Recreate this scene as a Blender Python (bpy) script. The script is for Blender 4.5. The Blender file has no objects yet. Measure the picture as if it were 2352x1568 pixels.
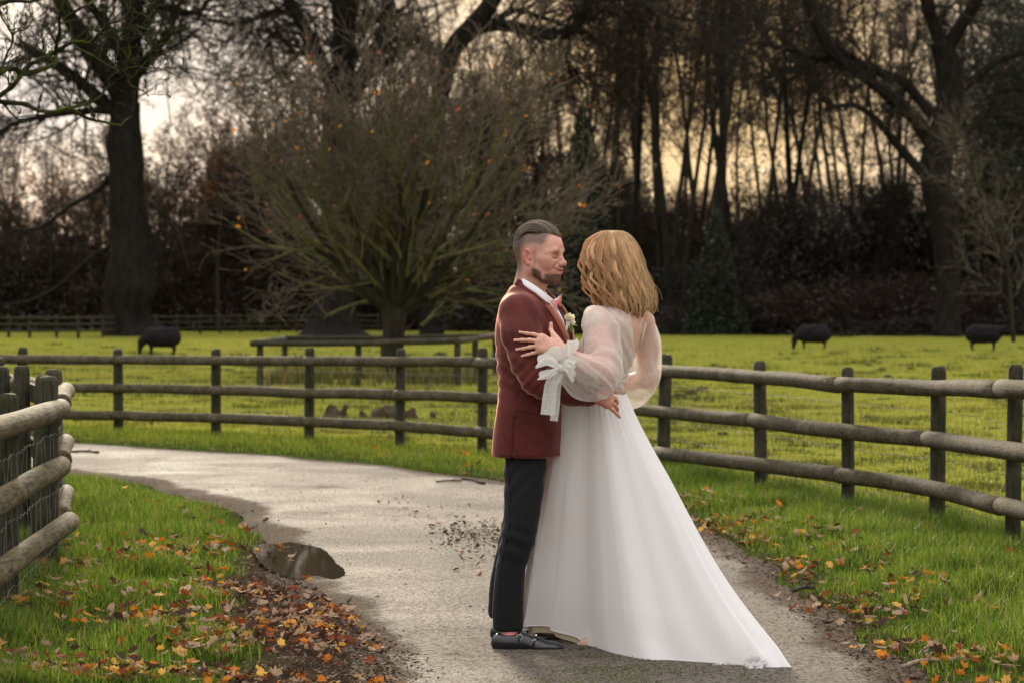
import bpy, math, random
import numpy as np
from mathutils import Vector, Matrix

random.seed(7)
RNG = np.random.default_rng(7)
SC = bpy.context.scene
COL = SC.collection

# ------------------------------------------------------------------ camera
F = 85.0 / 36.0 * 2352.0      # focal length in survey units
CX, HY, CAMH = 1176.0, 705.0, 1.433
cam_d = bpy.data.cameras.new('camera')
cam = bpy.data.objects.new('camera', cam_d)
COL.objects.link(cam)
cam.location = (0, 0, CAMH)
cam.rotation_euler = (math.radians(90), 0, 0)
cam_d.lens = 85
cam_d.sensor_width = 36
cam_d.shift_y = -(784 - HY) / 2352.0
cam_d.clip_start = 0.1
cam_d.clip_end = 2500
cam_d.dof.use_dof = True
cam_d.dof.focus_distance = 10.0
cam_d.dof.aperture_fstop = 5.2
SC.camera = cam

# ------------------------------------------------------------------ world and sun
SUN_EL, SUN_AZ = math.radians(15.5), math.radians(-9)      # azimuth from +Y towards +X
world = bpy.data.worlds.new('World')
SC.world = world
world.use_nodes = True
wn, wl = world.node_tree.nodes, world.node_tree.links
wn.clear()
w_out = wn.new('ShaderNodeOutputWorld')
w_bg = wn.new('ShaderNodeBackground')
w_sky = wn.new('ShaderNodeTexSky')
w_sky.sky_type = 'NISHITA'
w_sky.sun_disc = False
w_sky.sun_elevation = SUN_EL
w_sky.sun_rotation = SUN_AZ
w_sky.air_density = 1.6
w_sky.dust_density = 1.2
w_bg.inputs['Strength'].default_value = 0.10
# a broken layer of pale cloud, brighter overhead than at the horizon
w_tc = wn.new('ShaderNodeTexCoord')
w_sep = wn.new('ShaderNodeSeparateXYZ')
wl.new(w_tc.outputs['Generated'], w_sep.inputs[0])
w_map = wn.new('ShaderNodeMapping')
w_map.inputs['Scale'].default_value = (3, 3, 9)
wl.new(w_tc.outputs['Generated'], w_map.inputs[0])
w_no = wn.new('ShaderNodeTexNoise')
w_no.inputs['Scale'].default_value = 1.6
w_no.inputs['Detail'].default_value = 5
wl.new(w_map.outputs[0], w_no.inputs[0])
w_gr = wn.new('ShaderNodeMapRange')
w_gr.inputs['From Min'].default_value = 0.0
w_gr.inputs['From Max'].default_value = 1.0
w_gr.inputs['To Min'].default_value = 3.9
w_gr.inputs['To Max'].default_value = 11.5
wl.new(w_sep.outputs['Z'], w_gr.inputs['Value'])
w_cc = wn.new('ShaderNodeMix'); w_cc.data_type = 'RGBA'; w_cc.blend_type = 'MULTIPLY'
w_cc.inputs[0].default_value = 1.0
w_cc.inputs[6].default_value = (0.985, 0.965, 0.985, 1)
wl.new(w_gr.outputs[0], w_cc.inputs[7])
w_fr = wn.new('ShaderNodeMapRange')
w_fr.inputs['From Min'].default_value = 0.35
w_fr.inputs['From Max'].default_value = 0.65
w_fr.inputs['To Min'].default_value = 0.90
w_fr.inputs['To Max'].default_value = 0.97
wl.new(w_no.outputs['Fac'], w_fr.inputs['Value'])
w_mx = wn.new('ShaderNodeMix'); w_mx.data_type = 'RGBA'
wl.new(w_fr.outputs[0], w_mx.inputs[0])
wl.new(w_sky.outputs[0], w_mx.inputs[6])
wl.new(w_cc.outputs[2], w_mx.inputs[7])
# warm glow of the veiled sun
w_dot = wn.new('ShaderNodeVectorMath'); w_dot.operation = 'DOT_PRODUCT'
w_nrm = wn.new('ShaderNodeVectorMath'); w_nrm.operation = 'NORMALIZE'
wl.new(w_tc.outputs['Generated'], w_nrm.inputs[0])
wl.new(w_nrm.outputs[0], w_dot.inputs[0])
w_dot.inputs[1].default_value = (math.sin(0.085) * math.cos(0.11), math.cos(0.085) * math.cos(0.11), math.sin(0.11))
w_cl = wn.new('ShaderNodeMath'); w_cl.operation = 'MAXIMUM'; w_cl.inputs[1].default_value = 0.0
wl.new(w_dot.outputs['Value'], w_cl.inputs[0])
w_pw = wn.new('ShaderNodeMath'); w_pw.operation = 'POWER'; w_pw.inputs[1].default_value = 100.0
wl.new(w_cl.outputs[0], w_pw.inputs[0])
w_gl = wn.new('ShaderNodeMix'); w_gl.data_type = 'RGBA'; w_gl.blend_type = 'MIX'
wl.new(w_pw.outputs[0], w_gl.inputs[0])
wl.new(w_mx.outputs[2], w_gl.inputs[6]); w_gl.inputs[7].default_value = (6.0, 4.1, 1.9, 1)
wl.new(w_gl.outputs[2], w_bg.inputs['Color'])
wl.new(w_bg.outputs[0], w_out.inputs['Surface'])

sun_d = bpy.data.lights.new('sun', 'SUN')
sun_d.energy = 2.7
sun_d.angle = math.radians(9)
sun_d.color = (1.0, 0.86, 0.66)
sun = bpy.data.objects.new('sun', sun_d)
COL.objects.link(sun)
sd = Vector((math.sin(SUN_AZ) * math.cos(SUN_EL), math.cos(SUN_AZ) * math.cos(SUN_EL), math.sin(SUN_EL)))
sun.rotation_euler = sd.to_track_quat('Z', 'Y').to_euler()
sun.location = sd * 50

vs = SC.view_settings
vs.view_transform = 'Standard'
vs.look = 'None'
vs.gamma = 1.0
vs.use_curve_mapping = False
vs.exposure = 1.02
SC.render.film_transparent = False
SC.cycles.max_bounces = 6
SC.cycles.transparent_max_bounces = 12
SC.cycles.use_denoising = True

# ------------------------------------------------------------------ helpers
def W(x, y, Y):
    """survey point (x, y) of the picture at distance Y, in metres"""
    return np.array([(x - CX) * Y / F, Y, CAMH - (y - HY) * Y / F])

def G(x, y):
    Y = CAMH * F / (y - HY)
    return np.array([(x - CX) * Y / F, Y])

def tag(o, label=None, cat=None, group=None, kind=None):
    if label: o['label'] = label
    if cat: o['category'] = cat
    if group: o['group'] = group
    if kind: o['kind'] = kind
    return o

def empty(name, loc=(0, 0, 0), label=None, cat=None, group=None):
    o = bpy.data.objects.new(name, None)
    o.empty_display_size = 0.1
    COL.objects.link(o)
    o.location = loc
    return tag(o, label, cat, group)

def mesh_data(name, V, faces, mats=(), smooth=True, col=None, midx=None, attrs=None):
    """V (n,3); faces = array (m,k) or list of such arrays; col (n,3) point colour"""
    V = np.asarray(V, dtype=np.float32)
    if isinstance(faces, np.ndarray): faces = [faces]
    faces = [np.asarray(f, dtype=np.int32) for f in faces if len(f)]
    me = bpy.data.meshes.new(name)
    me.vertices.add(len(V)); me.vertices.foreach_set('co', V.ravel())
    nl = sum(f.size for f in faces); npoly = sum(len(f) for f in faces)
    me.loops.add(nl); me.loops.foreach_set('vertex_index', np.concatenate([f.ravel() for f in faces]))
    me.polygons.add(npoly)
    tot = np.concatenate([np.full(len(f), f.shape[1], np.int32) for f in faces])
    st = np.zeros(npoly, np.int32); st[1:] = np.cumsum(tot)[:-1]
    me.polygons.foreach_set('loop_start', st)
    me.polygons.foreach_set('use_smooth', np.full(npoly, smooth, bool))
    if midx is not None: me.polygons.foreach_set('material_index', np.asarray(midx, np.int32))
    me.update(calc_edges=True)
    if col is not None:
        a = me.attributes.new('col', 'FLOAT_COLOR', 'POINT')
        c = np.ones((len(V), 4), np.float32); c[:, :3] = col
        a.data.foreach_set('color', c.ravel())
    for k, v in (attrs or {}).items():
        a = me.attributes.new(k, 'FLOAT', 'POINT')
        a.data.foreach_set('value', np.asarray(v, np.float32))
    for m in mats: me.materials.append(m)
    return me

def link(name, me, parent=None):
    o = bpy.data.objects.new(name, me)
    COL.objects.link(o)
    if parent is not None:
        o.parent = parent
        o.matrix_parent_inverse = Matrix.Translation(-Vector(parent.location)) if parent.rotation_euler.z == 0 else Matrix()
    return o

def obj(name, V, faces, mat, parent=None, smooth=True, col=None, midx=None, attrs=None):
    """a mesh object whose vertices are given in world space (parent must be unrotated)"""
    mats = mat if isinstance(mat, (list, tuple)) else [mat]
    return link(name, mesh_data(name, V, faces, mats, smooth, col, midx, attrs), parent)

def nrm(v):
    v = np.asarray(v, float)
    return v / max(np.linalg.norm(v), 1e-9)

def tube(path, rad, sides=8, caps=True, squash=None):
    """swept tube; returns V, [quads, tris]"""
    path = np.asarray(path, float); n = len(path)
    rad = np.broadcast_to(np.asarray(rad, float), (n,))
    T = np.gradient(path, axis=0)
    T /= np.maximum(np.linalg.norm(T, axis=1, keepdims=True), 1e-9)
    ref = np.array([0, 0, 1.0]) if abs(T[0][2]) < 0.9 else np.array([1.0, 0, 0])
    U = np.cross(T[0], ref); U /= np.linalg.norm(U)
    Us = []
    for i in range(n):
        U = U - T[i] * np.dot(U, T[i]); U /= max(np.linalg.norm(U), 1e-9); Us.append(U.copy())
    Us = np.array(Us); Ws = np.cross(T, Us)
    a = np.arange(sides) * 2 * np.pi / sides
    ring = (Us[:, None, :] * np.cos(a)[None, :, None] + Ws[:, None, :] * np.sin(a)[None, :, None]) * rad[:, None, None]
    V = (path[:, None, :] + ring).reshape(-1, 3)
    i = np.arange(n - 1)[:, None] * sides; j = np.arange(sides)[None, :]; j2 = (j + 1) % sides
    Q = np.stack([i + j, i + j2, i + sides + j2, i + sides + j], -1).reshape(-1, 4)
    fs = [Q]
    if caps:
        V = np.vstack([V, path[:1], path[-1:]])
        c0, c1 = n * sides, n * sides + 1
        t0 = np.stack([np.full(sides, c0), (np.arange(sides) + 1) % sides, np.arange(sides)], -1)
        b = (n - 1) * sides
        t1 = np.stack([np.full(sides, c1), b + np.arange(sides), b + (np.arange(sides) + 1) % sides], -1)
        fs.append(np.vstack([t0, t1]))
    return V, fs

def merge(parts):
    """[(V, faces)] -> V, faces grouped by size"""
    Vs, by, off = [], {}, 0
    for V, fs in parts:
        if isinstance(fs, np.ndarray): fs = [fs]
        for f in fs:
            if len(f): by.setdefault(f.shape[1], []).append(f + off)
        Vs.append(V); off += len(V)
    return np.vstack(Vs), [np.vstack(v) for v in by.values()]

def prisms(P0, P1, R0, R1, sides=3):
    """many separate tapered tubes at once"""
    P0 = np.asarray(P0, float); P1 = np.asarray(P1, float); R0 = np.asarray(R0, float); R1 = np.asarray(R1, float)
    n = len(P0)
    T = P1 - P0; T /= np.maximum(np.linalg.norm(T, axis=1, keepdims=True), 1e-9)
    ref = np.where(np.abs(T[:, 2:3]) < 0.9, np.array([[0, 0, 1.0]]), np.array([[1.0, 0, 0]]))
    U = np.cross(T, ref); U /= np.maximum(np.linalg.norm(U, axis=1, keepdims=True), 1e-9)
    Wv = np.cross(T, U)
    a = np.arange(sides) * 2 * np.pi / sides
    d = U[:, None, :] * np.cos(a)[None, :, None] + Wv[:, None, :] * np.sin(a)[None, :, None]
    V = np.concatenate([P0[:, None] + d * R0[:, None, None], P1[:, None] + d * R1[:, None, None]], 1).reshape(-1, 3)
    b = np.arange(n)[:, None] * 2 * sides; j = np.arange(sides)[None]; j2 = (j + 1) % sides
    Q = np.stack([b + j, b + j2, b + sides + j2, b + sides + j], -1).reshape(-1, 4)
    return V, Q

def _hash(ix, iy, iz):
    h = (ix * 374761393 + iy * 668265263 + iz * 1274126177) & 0x7fffffff
    h = ((h ^ (h >> 13)) * 1274126177) & 0x7fffffff
    return ((h ^ (h >> 16)) & 0xffff) / 65535.0

def vnoise(p, seed=0):
    """value noise, p (n,3) -> (n,) in -1..1"""
    p = np.asarray(p, float)
    i = np.floor(p).astype(np.int64); f = p - i; f = f * f * (3 - 2 * f)
    r = 0
    for dx in (0, 1):
        for dy in (0, 1):
            for dz in (0, 1):
                w = (f[:, 0] if dx else 1 - f[:, 0]) * (f[:, 1] if dy else 1 - f[:, 1]) * (f[:, 2] if dz else 1 - f[:, 2])
                r = r + w * _hash(i[:, 0] + dx + seed * 17, i[:, 1] + dy, i[:, 2] + dz)
    return r * 2 - 1

def fbm(p, oct=3, seed=0):
    r, a = 0, 1.0
    p = np.asarray(p, float)
    for k in range(oct):
        r = r + a * vnoise(p * 2 ** k, seed + k); a *= 0.5
    return r

def inpoly(P, poly):
    x, y = P[:, 0], P[:, 1]; r = np.zeros(len(P), bool)
    n = len(poly)
    for i in range(n):
        x1, y1 = poly[i]; x2, y2 = poly[(i + 1) % n]
        c = ((y1 > y) != (y2 > y)) & (x < (x2 - x1) * (y - y1) / (y2 - y1 + 1e-12) + x1)
        r ^= c
    return r

def dist_poly(P, line):
    """distance of points (n,2) to an open polyline"""
    d = np.full(len(P), 1e9)
    for a, b in zip(line[:-1], line[1:]):
        a, b = np.asarray(a), np.asarray(b)
        ab = b - a; t = np.clip(((P - a) @ ab) / (ab @ ab), 0, 1)
        d = np.minimum(d, np.linalg.norm(P - a - t[:, None] * ab, axis=1))
    return d

def smooth_line(pts, n=8):
    """Catmull-Rom through pts"""
    p = np.asarray(pts, float)
    p = np.vstack([2 * p[0] - p[1], p, 2 * p[-1] - p[-2]])
    out = []
    for i in range(1, len(p) - 2):
        for t in np.arange(n) / n:
            out.append(0.5 * ((2 * p[i]) + (-p[i - 1] + p[i + 1]) * t + (2 * p[i - 1] - 5 * p[i] + 4 * p[i + 1] - p[i + 2]) * t * t
                              + (-p[i - 1] + 3 * p[i] - 3 * p[i + 1] + p[i + 2]) * t ** 3))
    out.append(p[-2])
    return np.array(out)

# ------------------------------------------------------------------ materials
class NT:
    def __init__(s, name):
        s.m = bpy.data.materials.new(name); s.m.use_nodes = True
        s.n, s.l = s.m.node_tree.nodes, s.m.node_tree.links
        s.n.clear(); s.out = s.n.new('ShaderNodeOutputMaterial')
    def new(s, t, **kw):
        nd = s.n.new(t)
        for k, v in kw.items(): setattr(nd, k, v)
        return nd
    def set(s, sock, v):
        if hasattr(v, 'is_output') or isinstance(v, bpy.types.NodeSocket): s.l.new(v, sock)
        else: sock.default_value = v
    def noise(s, scale, detail=4, rough=0.55, vec=None, dist=0):
        nd = s.new('ShaderNodeTexNoise')
        nd.inputs['Scale'].default_value = scale; nd.inputs['Detail'].default_value = detail
        nd.inputs['Roughness'].default_value = rough; nd.inputs['Distortion'].default_value = dist
        s.l.new(vec if vec is not None else s.pos(), nd.inputs['Vector'])
        return nd.outputs['Fac']
    def pos(s, scale=None):
        if not hasattr(s, '_tc'): s._tc = s.new('ShaderNodeNewGeometry').outputs['Position']
        if scale is None: return s._tc
        mp = s.new('ShaderNodeMapping'); mp.inputs['Scale'].default_value = scale
        s.l.new(s._tc, mp.inputs[0]); return mp.outputs[0]
    def objpos(s, scale=(1, 1, 1)):
        mp = s.new('ShaderNodeMapping'); mp.inputs['Scale'].default_value = scale
        s.l.new(s.new('ShaderNodeTexCoord').outputs['Object'], mp.inputs[0]); return mp.outputs[0]
    def ramp(s, fac, stops):
        r = s.new('ShaderNodeValToRGB'); e = r.color_ramp.elements
        while len(e) < len(stops): e.new(0.5)
        for k, (p, c) in enumerate(stops):
            e[k].position = p; e[k].color = (c, c, c, 1) if not hasattr(c, '__len__') else (*c, 1)
        s.l.new(fac, r.inputs[0]); return r.outputs[0]
    def mix(s, fac, a, b, mode='MIX'):
        m = s.new('ShaderNodeMix', data_type='RGBA', blend_type=mode)
        s.set(m.inputs[0], fac)
        for k, v in ((6, a), (7, b)):
            s.set(m.inputs[k], v if not isinstance(v, tuple) else ((*v, 1) if len(v) == 3 else v))
        return m.outputs[2]
    def math(s, op, a, b=0.0):
        m = s.new('ShaderNodeMath', operation=op); s.set(m.inputs[0], a); s.set(m.inputs[1], b); return m.outputs[0]
    def attr(s, name):
        a = s.new('ShaderNodeAttribute'); a.attribute_name = name; return a
    def bump(s, h, strength=0.5, dist=0.01):
        b = s.new('ShaderNodeBump'); b.inputs['Strength'].default_value = strength; b.inputs['Distance'].default_value = dist
        s.l.new(h, b.inputs['Height']); return b.outputs[0]
    def bsdf(s, color, rough=0.6, normal=None, spec=0.5, **kw):
        b = s.new('ShaderNodeBsdfPrincipled')
        s.set(b.inputs['Base Color'], color if not isinstance(color, tuple) else (*color, 1))
        s.set(b.inputs['Roughness'], rough); s.set(b.inputs['Specular IOR Level'], spec)
        if normal is not None: s.l.new(normal, b.inputs['Normal'])
        for k, v in kw.items(): s.set(b.inputs[k], v)
        return b
    def done(s, sh):
        s.l.new(sh.outputs[0] if hasattr(sh, 'outputs') else sh, s.out.inputs['Surface']); return s.m
    def addtrans(s, sh, color, fac):
        """mix a surface with translucency"""
        t = s.new('ShaderNodeBsdfTranslucent'); s.set(t.inputs[0], color if not isinstance(color, tuple) else (*color, 1))
        m = s.new('ShaderNodeMixShader'); s.set(m.inputs[0], fac)
        s.l.new(sh.outputs[0], m.inputs[1]); s.l.new(t.outputs[0], m.inputs[2]); return m
    def addclear(s, sh, fac):
        t = s.new('ShaderNodeBsdfTransparent')
        m = s.new('ShaderNodeMixShader'); s.set(m.inputs[0], fac)
        s.l.new(sh.outputs[0], m.inputs[1]); s.l.new(t.outputs[0], m.inputs[2]); return m

def mat_bark(name, c1, c2, scale=14, moss=None, mossfac=0.5):
    t = NT(name)
    n = t.noise(1.0, 6, 0.65, t.pos((scale, scale, scale * 0.28)))
    col = t.mix(t.ramp(n, [(0.3, 0.0), (0.7, 1.0)]), c1, c2)
    if moss:
        n2 = t.noise(scale * 0.25, 4)
        up = t.new('ShaderNodeSeparateXYZ'); t.l.new(t.new('ShaderNodeNewGeometry').outputs['Normal'], up.inputs[0])
        f = t.math('MULTIPLY', t.ramp(n2, [(0.42, 0.0), (0.6, 1.0)]), mossfac)
        col = t.mix(f, col, moss)
    return t.done(t.bsdf(col, 0.9, t.bump(n, 0.6, 0.02), 0.06))

def mat_attr(name, rough=0.6, trans=0.0, transmul=(1, 1, 1), spec=0.4):
    """surface coloured by the mesh's own 'col' attribute"""
    t = NT(name)
    c = t.attr('col').outputs['Color']
    b = t.bsdf(c, rough, None, spec)
    if trans: b = t.addtrans(b, t.mix(1.0, c, transmul, 'MULTIPLY'), trans)
    return t.done(b)
# ================================================================== the setting
# ---- road outline (ground plan, metres)
road_right = np.vstack([[[-22, 33.5], [-12, 29.8]], [G(x, y) for x, y in
    ((-60, 1010), (150, 1018), (420, 1033), (700, 1053), (930, 1076), (1160, 1108), (1420, 1152), (1590, 1196), (1720, 1270), (1835, 1345), (1930, 1420), (2020, 1490), (2110, 1568))],
    [[1.62, 7.6], [1.75, 5.0], [1.8, 0.0], [1.8, -8.0]]])
road_left = np.vstack([[[-22, 27.0], [-12, 24.0]], [G(x, y) for x, y in
    ((-60, 1082), (165, 1092), (300, 1108), (420, 1140), (520, 1172), (585, 1222), (600, 1262), (618, 1310), (668, 1370), (735, 1430), (790, 1490), (835, 1568))],
    [[-0.66, 7.6], [-0.8, 5.0], [-0.9, 0.0], [-0.9, -8.0]]])
road_right = smooth_line(road_right, 8); road_left = smooth_line(road_left, 8)
def wob(line, amp, seed):
    n = np.gradient(line, axis=0); n /= np.linalg.norm(n, axis=1, keepdims=True)
    # resample finely first
    s = np.r_[0, np.cumsum(np.linalg.norm(np.diff(line, axis=0), axis=1))]
    u = np.arange(0, s[-1], 0.05)
    L = np.stack([np.interp(u, s, line[:, 0]), np.interp(u, s, line[:, 1])], 1)
    n = np.gradient(L, axis=0); n /= np.linalg.norm(n, axis=1, keepdims=True)
    d = amp * fbm(np.stack([u * 1.3, u * 0, u * 0 + seed], 1), 4, seed)
    return L + np.stack([-n[:, 1], n[:, 0]], 1) * d[:, None]
rl, rr = wob(road_left, 0.07, 3), wob(road_right, 0.07, 9)
def resample(L, n):
    s = np.r_[0, np.cumsum(np.linalg.norm(np.diff(L, axis=0), axis=1))]; u = np.linspace(0, s[-1], n)
    return np.stack([np.interp(u, s, L[:, 0]), np.interp(u, s, L[:, 1])], 1)
ROAD_POLY = np.vstack([resample(rl, 260), resample(rr, 260)[::-1]])
NR, NC = 420, 41
A, B = resample(rl, NR), resample(rr, NR)
u = np.linspace(0, 1, NC)
RV = A[:, None] * (1 - u)[None, :, None] + B[:, None] * u[None, :, None]
flat = RV.reshape(-1, 2)
ed = np.minimum(u, 1 - u)[None, :] * np.linalg.norm(B - A, axis=1)[:, None]
ed = ed.ravel()
rz = 0.012 + 0.004 * fbm(np.c_[flat * 0.9, np.zeros(len(flat))], 3, 5) * np.clip(ed / 0.3, 0, 1)
rz = np.where(ed < 1e-6, -0.012, rz + 0.01 * np.clip(ed / 0.25, 0, 1))
def strip_faces(nr, nc):
    i = np.arange(nr - 1)[:, None] * nc; j = np.arange(nc - 1)[None]
    return np.stack([i + j, i + j + 1, i + nc + j + 1, i + nc + j], -1).reshape(-1, 4)

t = NT('wet_tarmac')
grit = t.noise(62, 5, 0.8)
med = t.noise(26, 4, 0.6)
wet = t.noise(0.9, 4, 0.6, None, 0.6)
streak = t.noise(1.0, 4, 0.6, t.pos((1.1, 0.5, 1)))
e = t.attr('edge').outputs['Fac']
mud = t.math('ADD', t.ramp(e, [(0.0, 1.0), (0.42, 0.0)]), t.math('MULTIPLY', t.ramp(t.noise(1.6, 6, 0.7), [(0.45, 0), (0.75, 1)]), 0.45))
mudf = t.ramp(t.math('ADD', mud, t.math('MULTIPLY', t.noise(9, 5, 0.7), 0.8)), [(0.62, 0.0), (0.95, 1.0)])
base = t.mix(t.ramp(grit, [(0.40, 0.0), (0.55, 1.0)]), (0.018, 0.015, 0.011), (0.175, 0.150, 0.118))
base = t.mix(t.math('MULTIPLY', t.ramp(streak, [(0.3, 0.0), (0.75, 1.0)]), 0.45), base, (0.11, 0.094, 0.075))
col = t.mix(mudf, base, t.mix(t.ramp(t.noise(60, 4, 0.7), [(0.4, 0), (0.6, 1)]), (0.022, 0.014, 0.009), (0.11, 0.08, 0.055)))
rough = t.math('ADD', t.ramp(wet, [(0.35, 0.68), (0.65, 0.82)]), t.math('MULTIPLY', mudf, 0.25))
hgt = t.math('ADD', t.math('MULTIPLY', grit, 0.75), t.math('MULTIPLY', med, 0.25))
M_ROAD = t.done(t.bsdf(col, rough, t.bump(hgt, 1.0, 0.010), t.math('MULTIPLY', t.ramp(grit, [(0.40, 0.05), (0.56, 1.0)]), 0.08)))
road = obj('road', np.c_[flat, rz], strip_faces(NR, NC), M_ROAD, attrs={'edge': ed})
tag(road, 'narrow wet grey tarmac drive curving away to the left between grass verges', 'road', kind='structure')

# ---- field and verges: one sheet out to the horizon
def axis(vals): return np.array(sorted(set(np.round(np.concatenate(vals), 4))))
gx = axis([np.linspace(-900, -60, 12), np.linspace(-60, -14, 40), np.linspace(-14, -5, 40), np.linspace(-5, 5, 86), np.linspace(5, 20, 50), np.linspace(20, 60, 34), np.linspace(60, 900, 12)])
gy = axis([np.linspace(-300, -4, 8), np.linspace(-4, 7, 14), np.linspace(7, 24, 150), np.linspace(24, 60, 90), np.linspace(60, 150, 70), np.linspace(150, 1500, 14)])
GX, GY = np.meshgrid(gx, gy)
gp = np.c_[GX.ravel(), GY.ravel()]
def mud_w(p): return np.interp(p[:, 1], [9, 11.5, 13.6, 15], [0.42, 0.30, 0.06, 0.0])
def ground_z(p):
    p = np.asarray(p, float)
    q = np.c_[p, np.zeros(len(p))]
    amp = np.clip((p[:, 1] - 14) / 30, 0.25, 1)
    z = 0.030 * amp * fbm(q * 1.1, 3, 21) + 0.035 * amp * fbm(q * 0.28, 2, 33)
    d = np.minimum(dist_poly(p, road_left[::3]), dist_poly(p, road_right[::3])) if len(p) < 200000 else 0
    z = np.where(d < 0.9, z * d / 0.9 * 0.7, z)
    inside = inpoly(p, ROAD_POLY)
    bank = np.where(inside, -np.clip(d / 0.1, 0, 1) * 0.05, 0.05 * np.clip(d / 0.5, 0, 1) * np.exp(-d / 3.0))
    return z + bank
gz = ground_z(gp)
t = NT('pasture')
big = t.noise(0.16, 4, 0.6); mid = t.noise(1.5, 5, 0.65); fine = t.noise(14, 5, 0.7)
c = t.mix(t.ramp(mid, [(0.3, 0.0), (0.7, 1.0)]), (0.13, 0.15, 0.020), (0.28, 0.268, 0.045))
c = t.mix(t.ramp(big, [(0.5, 0.0), (0.68, 0.40)]), c, (0.24, 0.180, 0.045))
c = t.mix(t.ramp(fine, [(0.34, 1.0), (0.52, 0.0)]), c, (0.050, 0.058, 0.010))
v = t.attr('verge').outputs['Fac']
soil = t.mix(t.ramp(t.noise(40, 4, 0.7), [(0.35, 0), (0.65, 1)]), (0.016, 0.012, 0.007), (0.06, 0.048, 0.024))
lush = t.mix(t.ramp(t.noise(6, 5, 0.65), [(0.35, 0.0), (0.6, 1.0)]), soil, (0.05, 0.085, 0.012))
c = t.mix(v, c, lush)
c = t.mix(t.attr('mud').outputs['Fac'], c, t.mix(t.ramp(t.noise(70, 4, 0.7), [(0.38, 0), (0.62, 1)]), (0.018, 0.012, 0.007), (0.085, 0.060, 0.038)))
M_FIELD = t.done(t.bsdf(c, 0.9, t.bump(t.math('ADD', t.math('MULTIPLY', fine, 0.35), mid), 0.9, 0.10), 0.0))
dl, dr = dist_poly(gp, road_left[::2]), dist_poly(gp, road_right[::2])
nr_ = 0.25 * fbm(np.c_[gp * 1.5, np.zeros(len(gp))], 3, 4)
verge = np.clip(1.0 - (np.minimum(dl, dr) - 0.55 + nr_) / 0.35, 0, 1)
left_side = (gp[:, 0] < -0.4) & (gp[:, 1] < 21) & (gp[:, 0] > -9)
verge = np.where(left_side & (gp[:, 1] < 22 + gp[:, 0]), 1.0, verge)
field = obj('ground', np.c_[gp, gz], strip_faces(len(gy), len(gx)), M_FIELD, attrs={'verge': verge, 'mud': np.clip(1 - (dl - mud_w(gp) - 0.3 * nr_) / 0.12, 0, 1) * (gp[:, 1] < 15)})
tag(field, 'rough yellow-green sheep pasture with grass verges beside the drive', 'field', kind='structure')

# ---- puddle on the left edge of the road
pud_px = [(583, 1262), (600, 1256), (640, 1256), (665, 1252), (690, 1256), (725, 1262), (745, 1270), (760, 1285), (772, 1300), (792, 1319), (786, 1333), (768, 1338), (750, 1336), (736, 1331),
          (720, 1330), (706, 1333), (690, 1340), (672, 1336), (652, 1331), (636, 1324), (620, 1316), (606, 1307), (594, 1296), (588, 1284), (580, 1274)]
pl = np.array([G(x, y) for x, y in pud_px])
pl = np.vstack([pl, pl[:1]])
pl = smooth_line(pl, 6)[:-1]
pl += 0.007 * np.stack([fbm(np.c_[pl * 20, np.zeros(len(pl))], 3, 1), fbm(np.c_[pl * 20, np.ones(len(pl))], 3, 2)], 1)
cpt = pl.mean(0)
pz_ = float(rz[np.linalg.norm(flat - cpt, axis=1) < 0.45].max()) + 0.0015
pv = np.c_[pl, np.full(len(pl), pz_)]
k = len(pl); PUD = pl.copy()
pf = np.arange(k)[None]
t = NT('puddle_water')
M_WATER = t.done(t.bsdf((0.030, 0.022, 0.014), 0.03, None, 0.06))
pud = obj('puddle', pv, pf, M_WATER, smooth=False)
tag(pud, 'still dark puddle on the left side of the wet drive', 'puddle', kind='structure')
# ================================================================== fences
def mat_wood(name, face, top, green, dark):
    t = NT(name)
    n = t.noise(7.0, 6, 0.7)
    g = t.noise(1.0, 5, 0.7, t.objpos((70, 70, 7)) if 'post' in name else t.pos((50, 4, 60) if 'near' in name else (5, 40, 60)))
    blot = t.noise(4.5, 5, 0.65)
    c = t.mix(t.ramp(n, [(0.36, 0.0), (0.62, 1.0)]), face, top)
    c = t.mix(t.math('MULTIPLY', t.ramp(blot, [(0.40, 0.0), (0.62, 1.0)]), 0.75), c, green)
    c = t.mix(t.math('MULTIPLY', t.ramp(g, [(0.38, 1.0), (0.52, 0.0)]), 0.85), c, dark)
    return t.done(t.bsdf(c, 0.8, t.bump(t.math('ADD', g, n), 0.9, 0.014), 0.12))
M_POST = mat_wood('post_timber', (0.042, 0.038, 0.024), (0.078, 0.070, 0.046), (0.032, 0.036, 0.014), (0.015, 0.013, 0.009))
M_RAIL = mat_wood('rail_timber', (0.072, 0.058, 0.036), (0.140, 0.114, 0.074), (0.052, 0.050, 0.018), (0.020, 0.015, 0.010))
M_RAILN = mat_wood('near_rail_timber', (0.100, 0.075, 0.042), (0.185, 0.145, 0.088), (0.085, 0.072, 0.020), (0.024, 0.018, 0.011))
t = NT('fence_wire'); M_WIRE = t.done(t.bsdf((0.15, 0.14, 0.115), 0.7, None, 0.3))
t = NT('bright_wire'); M_WIREB = t.done(t.bsdf((0.11, 0.105, 0.085), 0.7, None, 0.3))

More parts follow.
